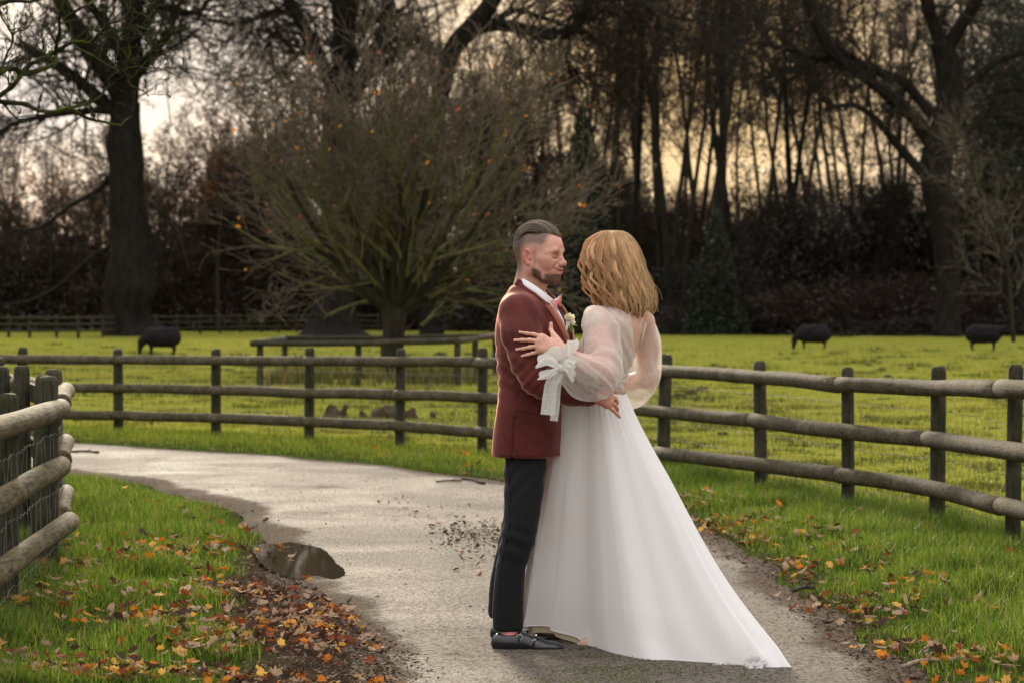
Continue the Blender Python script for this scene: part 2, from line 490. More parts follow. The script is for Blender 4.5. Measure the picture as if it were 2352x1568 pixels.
def post_mesh(name, h, r, seed, mat, sides=14):
    """round post with a bevelled weathered top, foot 0.25 m below ground"""
    z = np.array([-0.25, 0.0, h * 0.3, h * 0.65, h - 0.05, h - 0.022, h - 0.004])
    rr_ = r * np.array([1.03, 1.03, 1.0, 0.985, 0.97, 0.93, 0.74])
    a = np.arange(sides) * 2 * np.pi / sides
    V = np.concatenate([np.c_[rr_[k] * np.cos(a), rr_[k] * np.sin(a), np.full(sides, z[k])] for k in range(len(z))])
    nz = vnoise(np.c_[V[:, 0] * 25, V[:, 1] * 25, V[:, 2] * 2.5 + seed * 7.3], seed)
    V[:, :2] *= (1 + 0.035 * nz)[:, None]
    V[-sides:, 2] += 0.006 * vnoise(V[-sides:] * 30, seed + 3)
    V = np.vstack([V, [[0, 0, h + 0.002]]])
    n = len(z); i = np.arange(n - 1)[:, None] * sides; j = np.arange(sides)[None]; j2 = (j + 1) % sides
    Q = np.stack([i + j, i + j2, i + sides + j2, i + sides + j], -1).reshape(-1, 4)
    b = (n - 1) * sides
    T = np.stack([b + np.arange(sides), b + (np.arange(sides) + 1) % sides, np.full(sides, n * sides)], -1)
    return mesh_data(name, V, [Q, T], [mat])

def add_post(parent, base, h, r, seed, mat, tilt=0.012):
    o = bpy.data.objects.new('post', post_mesh('post', h, r, seed, mat))
    COL.objects.link(o); o.parent = parent
    o.location = Vector(base) - parent.location
    rg = np.random.default_rng(seed)
    o.rotation_euler = (rg.normal(0, tilt), rg.normal(0, tilt), rg.uniform(0, 6))
    return o

def add_rail(parent, pts, r, seed, mat, sides=14, squash=1.0, gap=0.006):
    """a round rail following a few points; slightly bowed and uneven"""
    pts = np.asarray(pts, float)
    L = smooth_line(pts, 6) if len(pts) > 2 else np.linspace(pts[0], pts[1], 9)
    d = nrm(L[-1] - L[0]); L[0] += d * gap; L[-1] -= d * gap
    s = np.linspace(0, 1, len(L))
    L[:, 2] += 0.006 * vnoise(np.c_[s * 4, s * 0 + seed, s * 0], seed)
    rad = r * (1 + 0.05 * vnoise(np.c_[s * 5, s * 0 + seed * 3.1, s * 0], seed + 1) + np.random.default_rng(seed).normal(0, 0.02))
    # bevelled ends
    L = np.vstack([L[:1], L[:1] + d * 0.008, L[1:-1], L[-1:] - d * 0.008, L[-1:]])
    rad = np.r_[rad[0] * 0.86, rad[0], rad[1:-1], rad[-1], rad[-1] * 0.86]
    mid = L.mean(0)
    V, fs = tube(L - mid, rad, sides)
    o = bpy.data.objects.new('rail', mesh_data('rail', V, fs, [mat]))
    COL.objects.link(o); o.parent = parent
    o.location = Vector(mid) - parent.location
    return o

def add_mesh_wire(parent, line, heights, step, r, mat, name='wire_mesh', twist=0.0, seed=0):
    """stock netting along a polyline of (x, y, ground z)"""
    line = np.asarray(line, float)
    s = np.r_[0, np.cumsum(np.linalg.norm(np.diff(line[:, :2], axis=0), axis=1))]
    u = np.arange(0, s[-1], step)
    at = lambda q: np.stack([np.interp(q, s, line[:, k]) for k in range(3)], -1)
    rg = np.random.default_rng(seed)
    P0, P1 = [], []
    B = at(u)
    hs = np.asarray(heights)
    J = rg.normal(0, 0.006, (len(u), len(hs), 3)) * (1, 1, 0.8)
    pts = B[:, None, :] + J + np.stack([np.zeros_like(hs), np.zeros_like(hs), hs], -1)[None]
    P0 += [pts[:, :-1].reshape(-1, 3)]; P1 += [pts[:, 1:].reshape(-1, 3)]      # uprights
    if twist:
        m = 8; uu = np.linspace(0, len(u) - 1, (len(u) - 1) * m + 1)
        q = np.stack([np.stack([np.interp(uu, np.arange(len(u)), pts[:, h, k]) for k in range(3)], -1) for h in range(len(hs))], 1)
        q[..., 2] += twist * np.sin(uu * 2.9 * np.pi + 1)[:, None]
    else: q = pts
    Hh = (q[:-1].reshape(-1, 3), q[1:].reshape(-1, 3))
    n0 = len(P0[0])
    A0 = np.vstack([P0[0], Hh[0]]); A1 = np.vstack([P1[0], Hh[1]])
    R = np.r_[np.full(n0, r * 0.75), np.full(len(Hh[0]), r)]
    V, Q = prisms(A0, A1, R, R, 4)
    o = obj(name, V, Q, mat, parent); o['kind'] = 'stuff'
    return o

# ---- the long post and rail fence round the field
A_px = [(-170, 790, 980), (50, 797, 987), (272, 800, 994), (496, 800, 1003), (710, 798, 1018), (918, 800, 1032), (1107, 798, 1044), (1315, 804, 1064),
        (1523, 812, 1090), (1748, 828, 1135), (1948, 842, 1180), (2152, 840, 1217), (2325, 836, 1280), (2560, 842, 1360), (2830, 883, 1470), (3170, 917, 1620)]
A_rail = [[825, 824, 826, 828, 829, 830, 832, 841, 852, 865, 883, 889, 893, 902, 936, 981],
          [888, 889, 891, 895, 902, 906, 912, 926, 944, 966, 990, 1007, 1030, 1062, 1122, 1204],
          [951, 952, 954, 959, 967, 978, 992, 1012, 1038, 1064, 1090, 1120, 1162, 1215, 1300, 1417]]
fence = empty('post_and_rail_fence', (0.5, 20, 0), 'long weathered round-rail timber fence curving between the drive and the sheep field, behind the couple', 'fence')
bases, tops = [], []
for i, (x, yt, yb) in enumerate(A_px):
    g = G(x, yb); gz_ = float(ground_z(g[None])[0])
    h = (yb - yt) * g[1] / F
    bases.append(np.array([g[0], g[1], 0.0])); tops.append(h)
    add_post(fence, (g[0], g[1], 0), h, 0.5 * (36 if x > 2000 else 30 if x > 1400 else 25) * g[1] / F * (0.92 if x < 1400 else 1), 100 + i, M_POST)
bases = np.array(bases)
tng = np.gradient(bases, axis=0); tng /= np.linalg.norm(tng, axis=1, keepdims=True)
nrm_side = np.stack([tng[:, 1], -tng[:, 0], tng[:, 2] * 0], 1)
nrm_side *= np.sign(-nrm_side[:, 1:2])                       # towards the drive
for k in range(3):
    pts = []
    for i, (x, yt, yb) in enumerate(A_px):
        b = bases[i] + nrm_side[i] * 0.066
        pts.append([b[0], b[1], CAMH - (A_rail[k][i] - HY) * b[1] / F])
    off = (0, 1, 0)[k]
    idx = list(range(0 if off == 0 else 1, len(pts), 2))
    cuts = ([0] if idx[0] else []) + idx + ([len(pts) - 1] if idx[-1] != len(pts) - 1 else [])
    for a, b in zip(cuts[:-1], cuts[1:]):
        add_rail(fence, [pts[q] for q in range(a, b + 1)], 0.054, 300 + k * 20 + a, M_RAIL)
add_mesh_wire(fence, bases - nrm_side * 0.06, [0.03, 0.16, 0.30, 0.45, 0.60, 0.76], 0.16, 0.0019, M_WIRE, seed=5)

# ---- the near fence at the left edge of the picture
nf = empty('near_fence', (-2.4, 12, 0), 'near timber fence with stout pale round rails at the left edge of the picture', 'fence')
NFP = [(-2.10, 8.6), (-2.22, 9.9), (-2.36, 11.3), (-2.50, 13.0), (-2.80, 14.75), (-3.45, 16.4)]
for i, (x, y) in enumerate(NFP):
    add_post(nf, (x, y, 0), 1.05 + 0.02 * math.sin(i * 2.3), 0.055 if i != 3 else 0.058, 400 + i, M_POST, 0.006)
for k, z in enumerate((0.885, 0.575, 0.265)):
    e0, e1 = NFP[0], NFP[3]
    zz = z
    add_rail(nf, [(-1.985, 8.0, zz + 0.05), (-2.11, 9.2, zz + 0.035), (-2.275, 11.2, zz + 0.015), (-2.448 + (0.045 if k == 2 else 0), 13.13, zz)], 0.056 if k < 2 else 0.052, 420 + k, M_RAILN, 18)
    add_rail(nf, [(-2.46, 13.22, zz + 0.02), (-2.59, 13.9, zz + 0.03), (-2.75, 14.9, zz + 0.03)], 0.052, 430 + k, M_RAILN, 16)
    add_rail(nf, [(-2.76, 14.95, zz + 0.03), (-3.41, 16.6, zz + 0.03)], 0.050, 440 + k, M_RAILN, 14)
nl = np.array([(x - 0.0 + 0.062, y, 0.0) for x, y in NFP[:5]])
add_mesh_wire(nf, nl, [0.03, 0.15, 0.30, 0.46, 0.62, 0.76], 0.20, 0.0018, M_WIREB, twist=0.006, seed=8)

# ---- a side fence of flat boards behind it
bf = empty('board_fence', (-3.2, 15.5, 0), 'short fence of flat boards and round posts behind the near left fence', 'fence')
BFP = [(-2.74, 14.0), (-3.02, 14.95), (-3.75, 17.6), (-4.9, 21.0)]
for i, (x, y) in enumerate(BFP):
    add_post(bf, (x, y, 0), 1.07 - 0.03 * (i == 0), 0.052, 450 + i, M_POST)
for (x0, y0), (x1, y1) in zip(BFP[:-1], BFP[1:]):
    for z in (0.90, 0.56, 0.24):
        d = nrm([x1 - x0, y1 - y0, 0]); n = np.array([d[1], -d[0], 0]) * 0.065
        a, b = np.array([x0, y0, z]) + n + d * 0.01, np.array([x1, y1, z]) + n - d * 0.01
        hh, th = np.array([0, 0, 0.055]), np.array([d[1], -d[0], 0]) * 0.016
        V = np.array([a - hh - th, a + hh - th, a + hh + th, a - hh + th, b - hh - th, b + hh - th, b + hh + th, b - hh + th])
        o = obj('board', V, np.array([[0, 1, 5, 4], [1, 2, 6, 5], [2, 3, 7, 6], [3, 0, 4, 7], [3, 2, 1, 0], [4, 5, 6, 7]]), M_POST, bf, smooth=False)

# ---- the pen round the small tree
pen = empty('tree_guard_fence', (-2.8, 47, 0), 'low square timber guard fence around the small bare tree in the field', 'fence')
PEN = [W(597, 885, 44.2), W(823, 885, 44.2), W(1050, 893, 43.2), W(1092, 865, 47), W(1138, 850, 51.5), W(880, 850, 53), W(653, 880, 51.5)]
PEN = [np.array([p[0], p[1], 0.0]) for p in PEN]
PEN_H = [0.80, 0.80, 0.86, 0.86, 0.86, 0.80, 0.80]
for i, p in enumerate(PEN): add_post(pen, p, PEN_H[i] + 0.02, 0.062, 470 + i, M_POST)
rl_pts = [p + np.array([0, -0.1 if i < 3 else 0, PEN_H[i] - (0.03 if i < 3 else 0.05)]) for i, p in enumerate(PEN)]
rl_pts[0] = rl_pts[0] + np.array([-0.12, 0, 0])
for a, b in ((0, 1), (1, 2), (2, 3), (3, 4), (4, 5), (5, 6), (6, 0)):
    add_rail(pen, [rl_pts[a], rl_pts[b]], 0.06, 480 + a, M_RAIL if a in (2, 3) else M_POST, 10)
    lo = [rl_pts[a] - (0, 0, 0.42), rl_pts[b] - (0, 0, 0.42)]
add_mesh_wire(pen, np.array(PEN + PEN[:1]) * (1, 1, 0), [0.05, 0.25, 0.45], 0.3, 0.0025, M_WIRE, seed=3)

# ---- far paddock fence at the left
ff = empty('paddock_fence', (-15, 122, 0), 'distant timber paddock fence behind the big dark tree at the far left', 'fence')
xs = [-60, -8, 20, 68, 130, 180, 236, 300, 360, 408, 460, 505, 552, 600, 640, 682, 730, 800, 870]
FP = []
for i, x in enumerate(xs):
    Y = 112 + 26 * np.clip((x - 200) / 500, 0, 1) ** 0.8
    FP.append(np.array([(x - CX) * Y / F, Y, 0.0]))
    add_post(ff, FP[-1], 1.06, 0.075, 500 + i, M_POST)
for i in range(len(FP) - 1):
    for z in (0.92, 0.62, 0.32):
        add_rail(ff, [FP[i] + (0, -0.11, z), FP[i + 1] + (0, -0.11, z)], 0.06, 540 + i, M_POST, 6, gap=0.0)
# ================================================================== trees
M_BARK = mat_bark('dark_bark', (0.007, 0.006, 0.005), (0.024, 0.020, 0.016), 5)
M_BARK2 = mat_bark('brown_bark', (0.014, 0.012, 0.009), (0.044, 0.036, 0.027), 7, (0.030, 0.034, 0.011), 0.5)
M_MOSS = mat_bark('mossy_bark', (0.014, 0.013, 0.009), (0.038, 0.034, 0.022), 30, (0.055, 0.068, 0.009), 0.9)
M_TWIG = mat_bark('brown_twig', (0.036, 0.029, 0.020), (0.175, 0.138, 0.098), 6)
M_TWIGF = mat_bark('far_twig', (0.026, 0.019, 0.014), (0.060, 0.043, 0.031), 3)
M_TWIGD = mat_bark('dark_twig', (0.015, 0.013, 0.010), (0.036, 0.030, 0.022), 3)
M_TWIGM = mat_bark('green_twig', (0.030, 0.032, 0.012), (0.170, 0.165, 0.070), 5)
M_LEAFA = mat_attr('autumn_leaf', 0.6, 0.45, (1.0, 0.8, 0.6))
M_EVER = mat_attr('evergreen_leaf', 0.5, 0.2)

def rot_about(d, a, phi):
    """tilt unit vector d by a, spun by phi"""
    x, y, z = d
    if abs(z) < 0.9: u = (y, -x, 0.0)
    else: u = (0.0, z, -y)
    l = math.sqrt(u[0] ** 2 + u[1] ** 2 + u[2] ** 2); u = (u[0] / l, u[1] / l, u[2] / l)
    w = (y * u[2] - z * u[1], z * u[0] - x * u[2], x * u[1] - y * u[0])
    ca, sa, cp, sp = math.cos(a), math.sin(a), math.cos(phi), math.sin(phi)
    return tuple(d[k] * ca + (u[k] * cp + w[k] * sp) * sa for k in range(3))

def branch(out, rg, p, d, L, r, lev, P):
    n = P['n'][lev]; step = L / n; gn, up = P['gn'][lev], P['up'][lev]
    last = len(P['n']) - 1
    r0 = r
    for i in range(n):
        d = (d[0] + rg.gauss(0, gn), d[1] + rg.gauss(0, gn), d[2] + rg.gauss(0, gn) + up)
        l = math.sqrt(d[0] ** 2 + d[1] ** 2 + d[2] ** 2); d = (d[0] / l, d[1] / l, d[2] / l)
        q = (p[0] + d[0] * step, p[1] + d[1] * step, p[2] + d[2] * step)
        t = (i + 1) / n
        r1 = r * (1 - P['tap'][lev] * t)
        out.append((p, q, r0, r1, lev))
        if lev < last and t >= P['st'][lev]:
            m = P['ch'][lev]; k = int(m) + (rg.random() < m - int(m))
            for _ in range(k):
                a = P['an'][lev] * (0.65 + 0.7 * rg.random())
                cd = rot_about(d, a, rg.uniform(0, 6.283))
                cl = L * P['lr'][lev] * (1 - 0.45 * t) * (0.6 + 0.7 * rg.random())
                branch(out, rg, q, cd, cl, r1 * P['rr'][lev], lev + 1, P)
        p, r0 = q, r1

def segs_mesh(name, segs, mat, sides_by=((0.05, 7), (0.02, 4), (0, 3)), rmin=0.0):
    P0 = np.array([s[0] for s in segs]); P1 = np.array([s[1] for s in segs])
    R0 = np.maximum(np.array([s[2] for s in segs]), rmin); R1 = np.maximum(np.array([s[3] for s in segs]), rmin)
    parts, done = [], np.zeros(len(segs), bool)
    for lim, sd in sides_by:
        m = (R0 >= lim) & ~done; done |= m
        if m.any():
            e = (P1[m] - P0[m]) * 0.04
            parts.append(prisms(P0[m] - e, P1[m] + e, R0[m], R1[m], sd))
    V, fs = merge(parts)
    return mesh_data(name, V, fs, [mat])

def leaf_quads(P, size, cols, rg, aspect=0.7, droop=0.0):
    """small two-triangle leaves at points P"""
    n = len(P)
    a = rg.normal(size=(n, 3)); a /= np.linalg.norm(a, axis=1, keepdims=True)
    b = rg.normal(size=(n, 3)); b -= a * (a * b).sum(1, keepdims=True); b /= np.linalg.norm(b, axis=1, keepdims=True)
    s = (size * rg.uniform(0.6, 1.4, n))[:, None]
    V = np.stack([P - a * s, P - b * s * aspect * 0.5 + a * s * 0.1, P + a * s, P + b * s * aspect * 0.5 + a * s * 0.1], 1).reshape(-1, 3)
    i = np.arange(n)[:, None] * 4
    return V, np.hstack([i, i + 1, i + 2, i + 3]), np.repeat(cols, 4, 0)

def pick(rg, pal, n, jit=0.25):
    pal = np.asarray(pal, float)
    return pal[rg.integers(0, len(pal), n)] * rg.uniform(1 - jit, 1 + jit, (n, 1))

def zone(x, Y):
    z = ('left of the big dark tree' if x < 235 else 'between the big dark tree and the small tree' if x < 520 else 'behind the small bare tree, left half' if x < 900 else
         'behind the small bare tree, right half' if x < 1180 else 'behind the heads of the couple' if x < 1420 else 'just right of the head of the bride' if x < 1610 else
         'left of the right-hand sheep' if x < 1800 else 'above the grazing sheep' if x < 1990 else 'left of the leaning tree' if x < 2160 else 'right of the leaning tree')
    return z + (', in the back row' if Y > 155 else '')
def name_zone(o, what, x, Y, seen={}):
    z = zone(x, Y); k = (what, z)
    seen[k] = seen.get(k, 0) + 1
    o['label'] = what + ' ' + z; o['group'] = what + ' ' + z

def copy_tree(o, loc, rz=0, sc=1.0, label=None):
    c = o.copy(); COL.objects.link(c); c.location = loc; c.rotation_euler = (0, 0, rz)
    c.scale = (sc, sc, sc) if not hasattr(sc, '__len__') else sc
    if label: c['label'] = label
    for ch in o.children:
        d = ch.copy(); COL.objects.link(d); d.parent = c
    return c

def bole(line, Y, base, seed, sides=26, amp=0.10):
    L = smooth_line([[x, y, w] for x, y, w in line], 9)
    P = np.array([W(x, y, Y) - base for x, y, w in L]); P[0, 2] = -0.2
    r = 0.5 * L[:, 2] * Y / F
    V, fs = tube(P, r, sides)
    n = len(P); ctr = np.vstack([np.repeat(P, sides, 0), P[:1], P[-1:]])
    dv = V - ctr
    a = np.arctan2(dv[:, 1], dv[:, 0])
    flute = np.clip(1.4 - V[:, 2] / 2.2, 0.25, 1.4)
    k = 1 + amp * fbm(np.c_[np.cos(a) * 2.2, np.sin(a) * 2.2, V[:, 2] * 0.55 + seed], 3, seed) + amp * 0.9 * flute * np.sin(a * 5 + seed + 0.6 * np.sin(V[:, 2]))
    return ctr + dv * k[:, None], fs

def tree_from(name, segs, split_r, mt, mw, label, cat='tree', group=None, loc=(0, 0, 0), sides=((0.05, 7), (0.02, 4), (0, 3)), rmin=0.0, leaves=None, leafmat=None, bole_=None):
    """segments in the tree's own space -> empty > trunk, crown (> leaves as a part)"""
    root = empty(name, loc, label, cat, group)
    big = [s for s in segs if s[2] >= split_r or s[4] < 0]; small = [s for s in segs if s[2] < split_r and s[4] >= 0]
    if bole_ is not None:
        o = bpy.data.objects.new('trunk', mesh_data('trunk', *bole_, [mt])); COL.objects.link(o); o.parent = root
    if big:
        for g in sorted({s[4] for s in big if s[4] < 0}, reverse=True) or [0]:
            sg = [s for s in big if s[4] == g] if g < 0 else big
            nm = 'limb' if g < 0 else 'trunk'
            o = bpy.data.objects.new(nm, segs_mesh(nm, sg, mt, ((0.12, 12), (0.05, 8), (0, 5)))); COL.objects.link(o); o.parent = root
    if small:
        o = bpy.data.objects.new('crown', segs_mesh('crown', small, mw, sides, rmin)); COL.objects.link(o); o.parent = root
    if leaves is not None:
        V, Q, c = leaves
        o = bpy.data.objects.new('leaves', mesh_data('leaves', V, Q, [leafmat], False, c)); COL.objects.link(o); o.parent = root
        o['kind'] = 'stuff'
    return root

def seg_ends(segs, rg, n, rmax):
    e = [s[1] for s in segs if s[2] < rmax]
    e = np.array(e)
    return e[rg.integers(0, len(e), n)] + rg.normal(0, 0.06, (n, 3))

BROWN = [(0.085, 0.055, 0.030), (0.110, 0.072, 0.036), (0.065, 0.045, 0.028), (0.135, 0.080, 0.032)]
ORANGE = [(0.55, 0.20, 0.025), (0.62, 0.28, 0.04), (0.45, 0.12, 0.02), (0.60, 0.34, 0.05)]
DKGREEN = [(0.020, 0.030, 0.012), (0.030, 0.040, 0.014), (0.014, 0.022, 0.010)]

# ---- helper: skeleton given as survey polylines at one distance, in the tree's own space
def skel(lines, Y, base, rg, jit=0.5):
    segs, starts = [], []
    for li, pts in enumerate(lines):
        L = smooth_line([[x, y, w] for x, y, w in pts], 5)
        dz = 0.0; drift = rg.gauss(0, 0.25)
        prev = None
        for k, (x, y, w) in enumerate(L):
            dz += drift * 0.35 * (1 if k else 0)
            q = W(x, y, Y) - base; q[1] += dz * jit
            r = 0.5 * w * Y / F
            q = (float(q[0]), float(q[1]), float(q[2]))
            if prev is not None:
                segs.append((prev[0], q, prev[1], r, -1 - li)); starts.append((prev[0], q, r))
            prev = (q, r)
    return segs, starts

def sprout(segs, starts, rg, P, every, rmax_frac, Lmul, rmax=0.30, zmin=4.0):
    for a, b, r in starts:
        if a[2] < zmin: continue
        m = every; k = int(m) + (rg.random() < m - int(m))
        for _ in range(k):
            d = nrm(np.array(b) - np.array(a)); d = rot_about(tuple(d), 0.9 * (0.5 + rg.random()), rg.uniform(0, 6.28))
            rr_ = min(r * rmax_frac, 0.07)
            branch(segs, rg, b, d, Lmul * (0.5 + rg.random()), rr_, 0, P)

P_OAK = dict(n=(5, 4, 4, 2), gn=(0.22, 0.25, 0.26, 0.25), up=(0.03, 0.03, 0.02, 0.0), tap=(0.6, 0.7, 0.7, 0.6), st=(0.2, 0.2, 0.2, 0), ch=(0.75, 1.0, 1.35, 0), an=(0.8, 0.8, 0.75, 0.7), lr=(0.66, 0.66, 0.62, 0.5), rr=(0.55, 0.5, 0.5, 0.5))

# ---- the big dark tree at the left
rg = random.Random(11)
YB = 118.0
base = np.array([(305 - CX) * YB / F, YB, 0.0])
lines = [
    [(305, 772, 150), (300, 752, 112), (298, 715, 100), (302, 665, 120), (302, 630, 108), (302, 560, 88), (296, 480, 86), (292, 400, 82), (286, 335, 86), (288, 280, 68), (290, 235, 66)],
    [(290, 240, 56), (302, 170, 46), (308, 90, 42), (318, 0, 38), (325, -90, 30)],
    [(285, 245, 48), (262, 195, 46), (215, 130, 46), (170, 60, 40), (135, 0, 36), (90, -80, 28)],
    [(275, 262, 34), (235, 235, 34), (185, 190, 28), (130, 150, 24), (80, 120, 20), (35, 92, 17)],
    [(292, 215, 30), (282, 140, 30), (262, 90, 26), (232, 45, 22), (205, 0, 20), (190, -60, 16)],
    [(300, 190, 30), (330, 155, 26), (362, 118, 22), (392, 86, 19), (405, 72, 14)],
    [(308, 100, 26), (335, 55, 22), (365, 15, 20), (400, 22, 16), (450, 30, 12), (480, 0, 10), (505, -40, 8)],
    [(255, 255, 20), (200, 255, 16), (130, 262, 15), (60, 275, 13), (15, 290, 11), (-30, 330, 9)],
    [(258, 400, 14), (220, 440, 12), (160, 470, 10), (90, 520, 8), (20, 530, 6)],
    [(255, 565, 12), (200, 600, 10), (150, 650, 9), (80, 690, 7), (15, 700, 5)],
    [(345, 470, 10), (385, 500, 8), (420, 560, 6), (440, 620, 5)],
    [(300, 60, 26), (292, 0, 24), (285, -60, 20)],
]
bl = bole(lines[0], YB, base, 3)
segs, st = skel(lines[1:], YB, base, rg)
sprout(segs, st, rg, P_OAK, 0.95, 0.42, 4.6, zmin=7.0)
ng = np.random.default_rng(3)
lv = leaf_quads(seg_ends(segs, ng, 700, 0.03), 0.09, pick(ng, BROWN, 700), ng)
big_left = tree_from('big_tree', segs, 0.12, M_BARK, M_TWIGD, 'massive dark old tree with a bulging trunk and forked bare limbs at the left', loc=base, rmin=0.011, leaves=lv, leafmat=M_LEAFA, bole_=bl)

# ---- the tall tree behind the small one
YT = 122.0
base = np.array([(768 - CX) * YT / F, YT, 0.0])
lines = [
    [(766, 774, 175), (766, 755, 128), (768, 725, 106), (770, 690, 94), (772, 600, 84), (775, 480, 78), (778, 360, 76), (780, 260, 74)],
    [(778, 280, 44), (762, 200, 36), (738, 140, 33), (708, 80, 31), (672, 15, 30), (640, -50, 28)],
    [(780, 270, 52), (792, 170, 50), (795, 90, 46), (800, 0, 44), (805, -80, 36)],
    [(786, 250, 42), (835, 170, 40), (870, 95, 34), (885, 45, 32), (890, -60, 28)],
    [(775, 190, 26), (778, 100, 26), (772, 0, 24)],
    [(735, 135, 14), (700, 118, 12), (670, 135, 10), (640, 170, 9), (600, 190, 6)],
    [(690, 30, 14), (640, 28, 12), (590, 45, 10), (530, 58, 8), (460, 40, 6)],
    [(690, 55, 10), (650, 60, 8), (620, 90, 7), (600, 150, 5)],
]
bl = bole(lines[0], YT, base, 5)
segs, st = skel(lines[1:], YT, base, rg)
sprout(segs, st, rg, P_OAK, 1.25, 0.4, 4.4, zmin=8.0)
lv = leaf_quads(seg_ends(segs, ng, 900, 0.03), 0.09, pick(ng, BROWN, 900), ng)
tree_from('tall_tree', segs, 0.12, M_BARK, M_TWIGD, 'tall many-limbed dark tree rising behind the small bare tree from a flared stump-like base', loc=base, rmin=0.011, leaves=lv, leafmat=M_LEAFA, bole_=bl)

# ---- the tree with the long crooked limb, top centre
YC = 126.0
base = np.array([(985 - CX) * YC / F, YC, 0.0])
lines = [
    [(990, 765, 60), (988, 740, 46), (985, 600, 40), (988, 420, 40), (1005, 250, 42), (1038, 120, 44), (1085, 62, 46), (1125, 10, 40), (1160, -60, 34)],
    [(1085, 70, 32), (1140, 58, 30), (1210, 70, 28), (1280, 82, 28), (1325, 62, 26), (1350, 25, 22), (1400, 2, 18), (1460, -15, 12)],
    [(1020, 130, 16), (985, 118, 14), (950, 110, 10), (930, 90, 8)],
    [(1130, 62, 16), (1180, 25, 14), (1240, 38, 12), (1290, 55, 10)],
    [(1315, 75, 12), (1300, 130, 10), (1320, 190, 6)],
]
bl = bole(lines[0], YC, base, 7, 18, 0.06)
segs, st = skel(lines[1:], YC, base, rg)
sprout(segs, st, rg, P_OAK, 1.4, 0.42, 4.2, zmin=9.0)
lv = leaf_quads(seg_ends(segs, ng, 1500, 0.03), 0.10, pick(ng, BROWN, 1500), ng)
tree_from('crooked_tree', segs, 0.10, M_BARK, M_TWIGD, 'dark tree with a long crooked limb reaching right above the centre of the picture', loc=base, rmin=0.011, leaves=lv, leafmat=M_LEAFA, bole_=bl)

# ---- the leaning tree at the right
YR = 116.0
base = np.array([(2175 - CX) * YR / F, YR, 0.0])
lines = [
    [(2172, 765, 72), (2175, 735, 60), (2178, 640, 56), (2172, 540, 62), (2150, 420, 74), (2155, 340, 72), (2178, 250, 60), (2178, 160, 58), (2160, 95, 54)],
    [(2165, 110, 36), (2140, 50, 30), (2122, 0, 28), (2105, -60, 24)],
    [(2175, 110, 36), (2205, 60, 32), (2240, 0, 28), (2265, -60, 24)],
    [(2150, 345, 44), (2100, 275, 34), (2030, 215, 30), (1960, 165, 26), (1905, 125, 26), (1868, 60, 28), (1845, 0, 26), (1830, -50, 22)],
    [(2140, 265, 26), (2075, 190, 24), (2010, 165, 22), (1945, 130, 22), (1890, 95, 24)],
    [(1950, 160, 16), (1880, 135, 14), (1810, 115, 12), (1740, 100, 9)],
    [(2120, 400, 24), (2060, 330, 20), (2010, 270, 15), (1960, 240, 12), (1900, 250, 9)],
    [(2180, 230, 24), (2240, 180, 20), (2290, 140, 18), (2352, 120, 14)],
    [(2185, 330, 16), (2250, 280, 14), (2300, 210, 12), (2360, 205, 10)],
    [(1905, 130, 14), (1860, 150, 12), (1800, 160, 10), (1740, 190, 8)],
]
bl = bole(lines[0], YR, base, 9, 20, 0.07)
segs, st = skel(lines[1:], YR, base, rg)
sprout(segs, st, rg, P_OAK, 0.62, 0.42, 4.0, zmin=8.0)
lv = leaf_quads(seg_ends(segs, ng, 700, 0.03), 0.10, pick(ng, [(0.05, 0.05, 0.02), (0.08, 0.06, 0.025)], 700), ng)
tree_from('leaning_tree', segs, 0.10, M_BARK, M_TWIGD, 'big dark tree at the right whose long limbs sweep up to the left', loc=base, rmin=0.011, leaves=lv, leafmat=M_LEAFA, bole_=bl)

# ---- the small bare tree inside the guard fence
rg = random.Random(5)
YM = 48.5
base = np.array([(900 - CX) * YM / F, YM, 0.0])
P_MAP = dict(n=(8, 7, 6, 4), gn=(0.09, 0.11, 0.12, 0.12), up=(0.045, 0.055, 0.06, 0.05), tap=(0.82, 0.7, 0.65, 0.5), st=(0.12, 0.1, 0.05, 0),
             ch=(1.0, 1.1, 1.2, 0), an=(0.60, 0.60, 0.55, 0.45), lr=(0.62, 0.60, 0.60, 0.5), rr=(0.60, 0.52, 0.50, 0.5))
segs = []
tr = [(W(x, y, YM) - base, 0.5 * w * YM / F) for x, y, w in ((893, 868, 66), (897, 845, 58), (902, 800, 50), (905, 750, 52), (906, 708, 64))]
tr[0][0][2] = -0.1
for (a, ra), (b, rb) in zip(tr[:-1], tr[1:]): segs.append((tuple(a), tuple(b), ra, rb, 0))
fork = tuple(tr[-1][0])
dirs = [(-0.75, 0.62), (-0.55, 0.85), (-0.33, 1.05), (-0.10, 1.2), (0.12, 1.15), (0.34, 1.1), (0.60, 0.9), (0.85, 0.72), (1.0, 0.5), (-1.0, 0.50), (-0.85, 0.65), (0.80, 0.68)]
dirs = [(dx * (1.02 if dx > 0 else 0.92), dz) for dx, dz in dirs]
for k, (dx, dz) in enumerate(dirs):
    for s in ((0.5,) if k > 7 else (-0.45, 0.45)):
        d = nrm([dx + rg.gauss(0, 0.06), s * (0.5 + rg.random()), dz])
        L = 4.4 + 1.2 * rg.random() if dz > 0.8 else 3.7 + 0.9 * rg.random()
        branch(segs, rg, (fork[0] + dx * 0.1, fork[1], fork[2] - 0.15 + 0.15 * rg.random()), tuple(d), L, 0.075 + 0.03 * rg.random(), 0, P_MAP)
branch(segs, rg, tuple(tr[3][0] - (0, 0, 0.3)), tuple(nrm([0.9, 0.1, 0.42])), 1.3, 0.06, 2, P_MAP)
segs = [s for s in segs if not (s[2] < 0.15 and s[1][2] < 1.15)]
ng = np.random.default_rng(9)
tips = seg_ends(segs, ng, 130, 0.012)
m = tips[:, 2] > 1.2
lvP = tips[m]
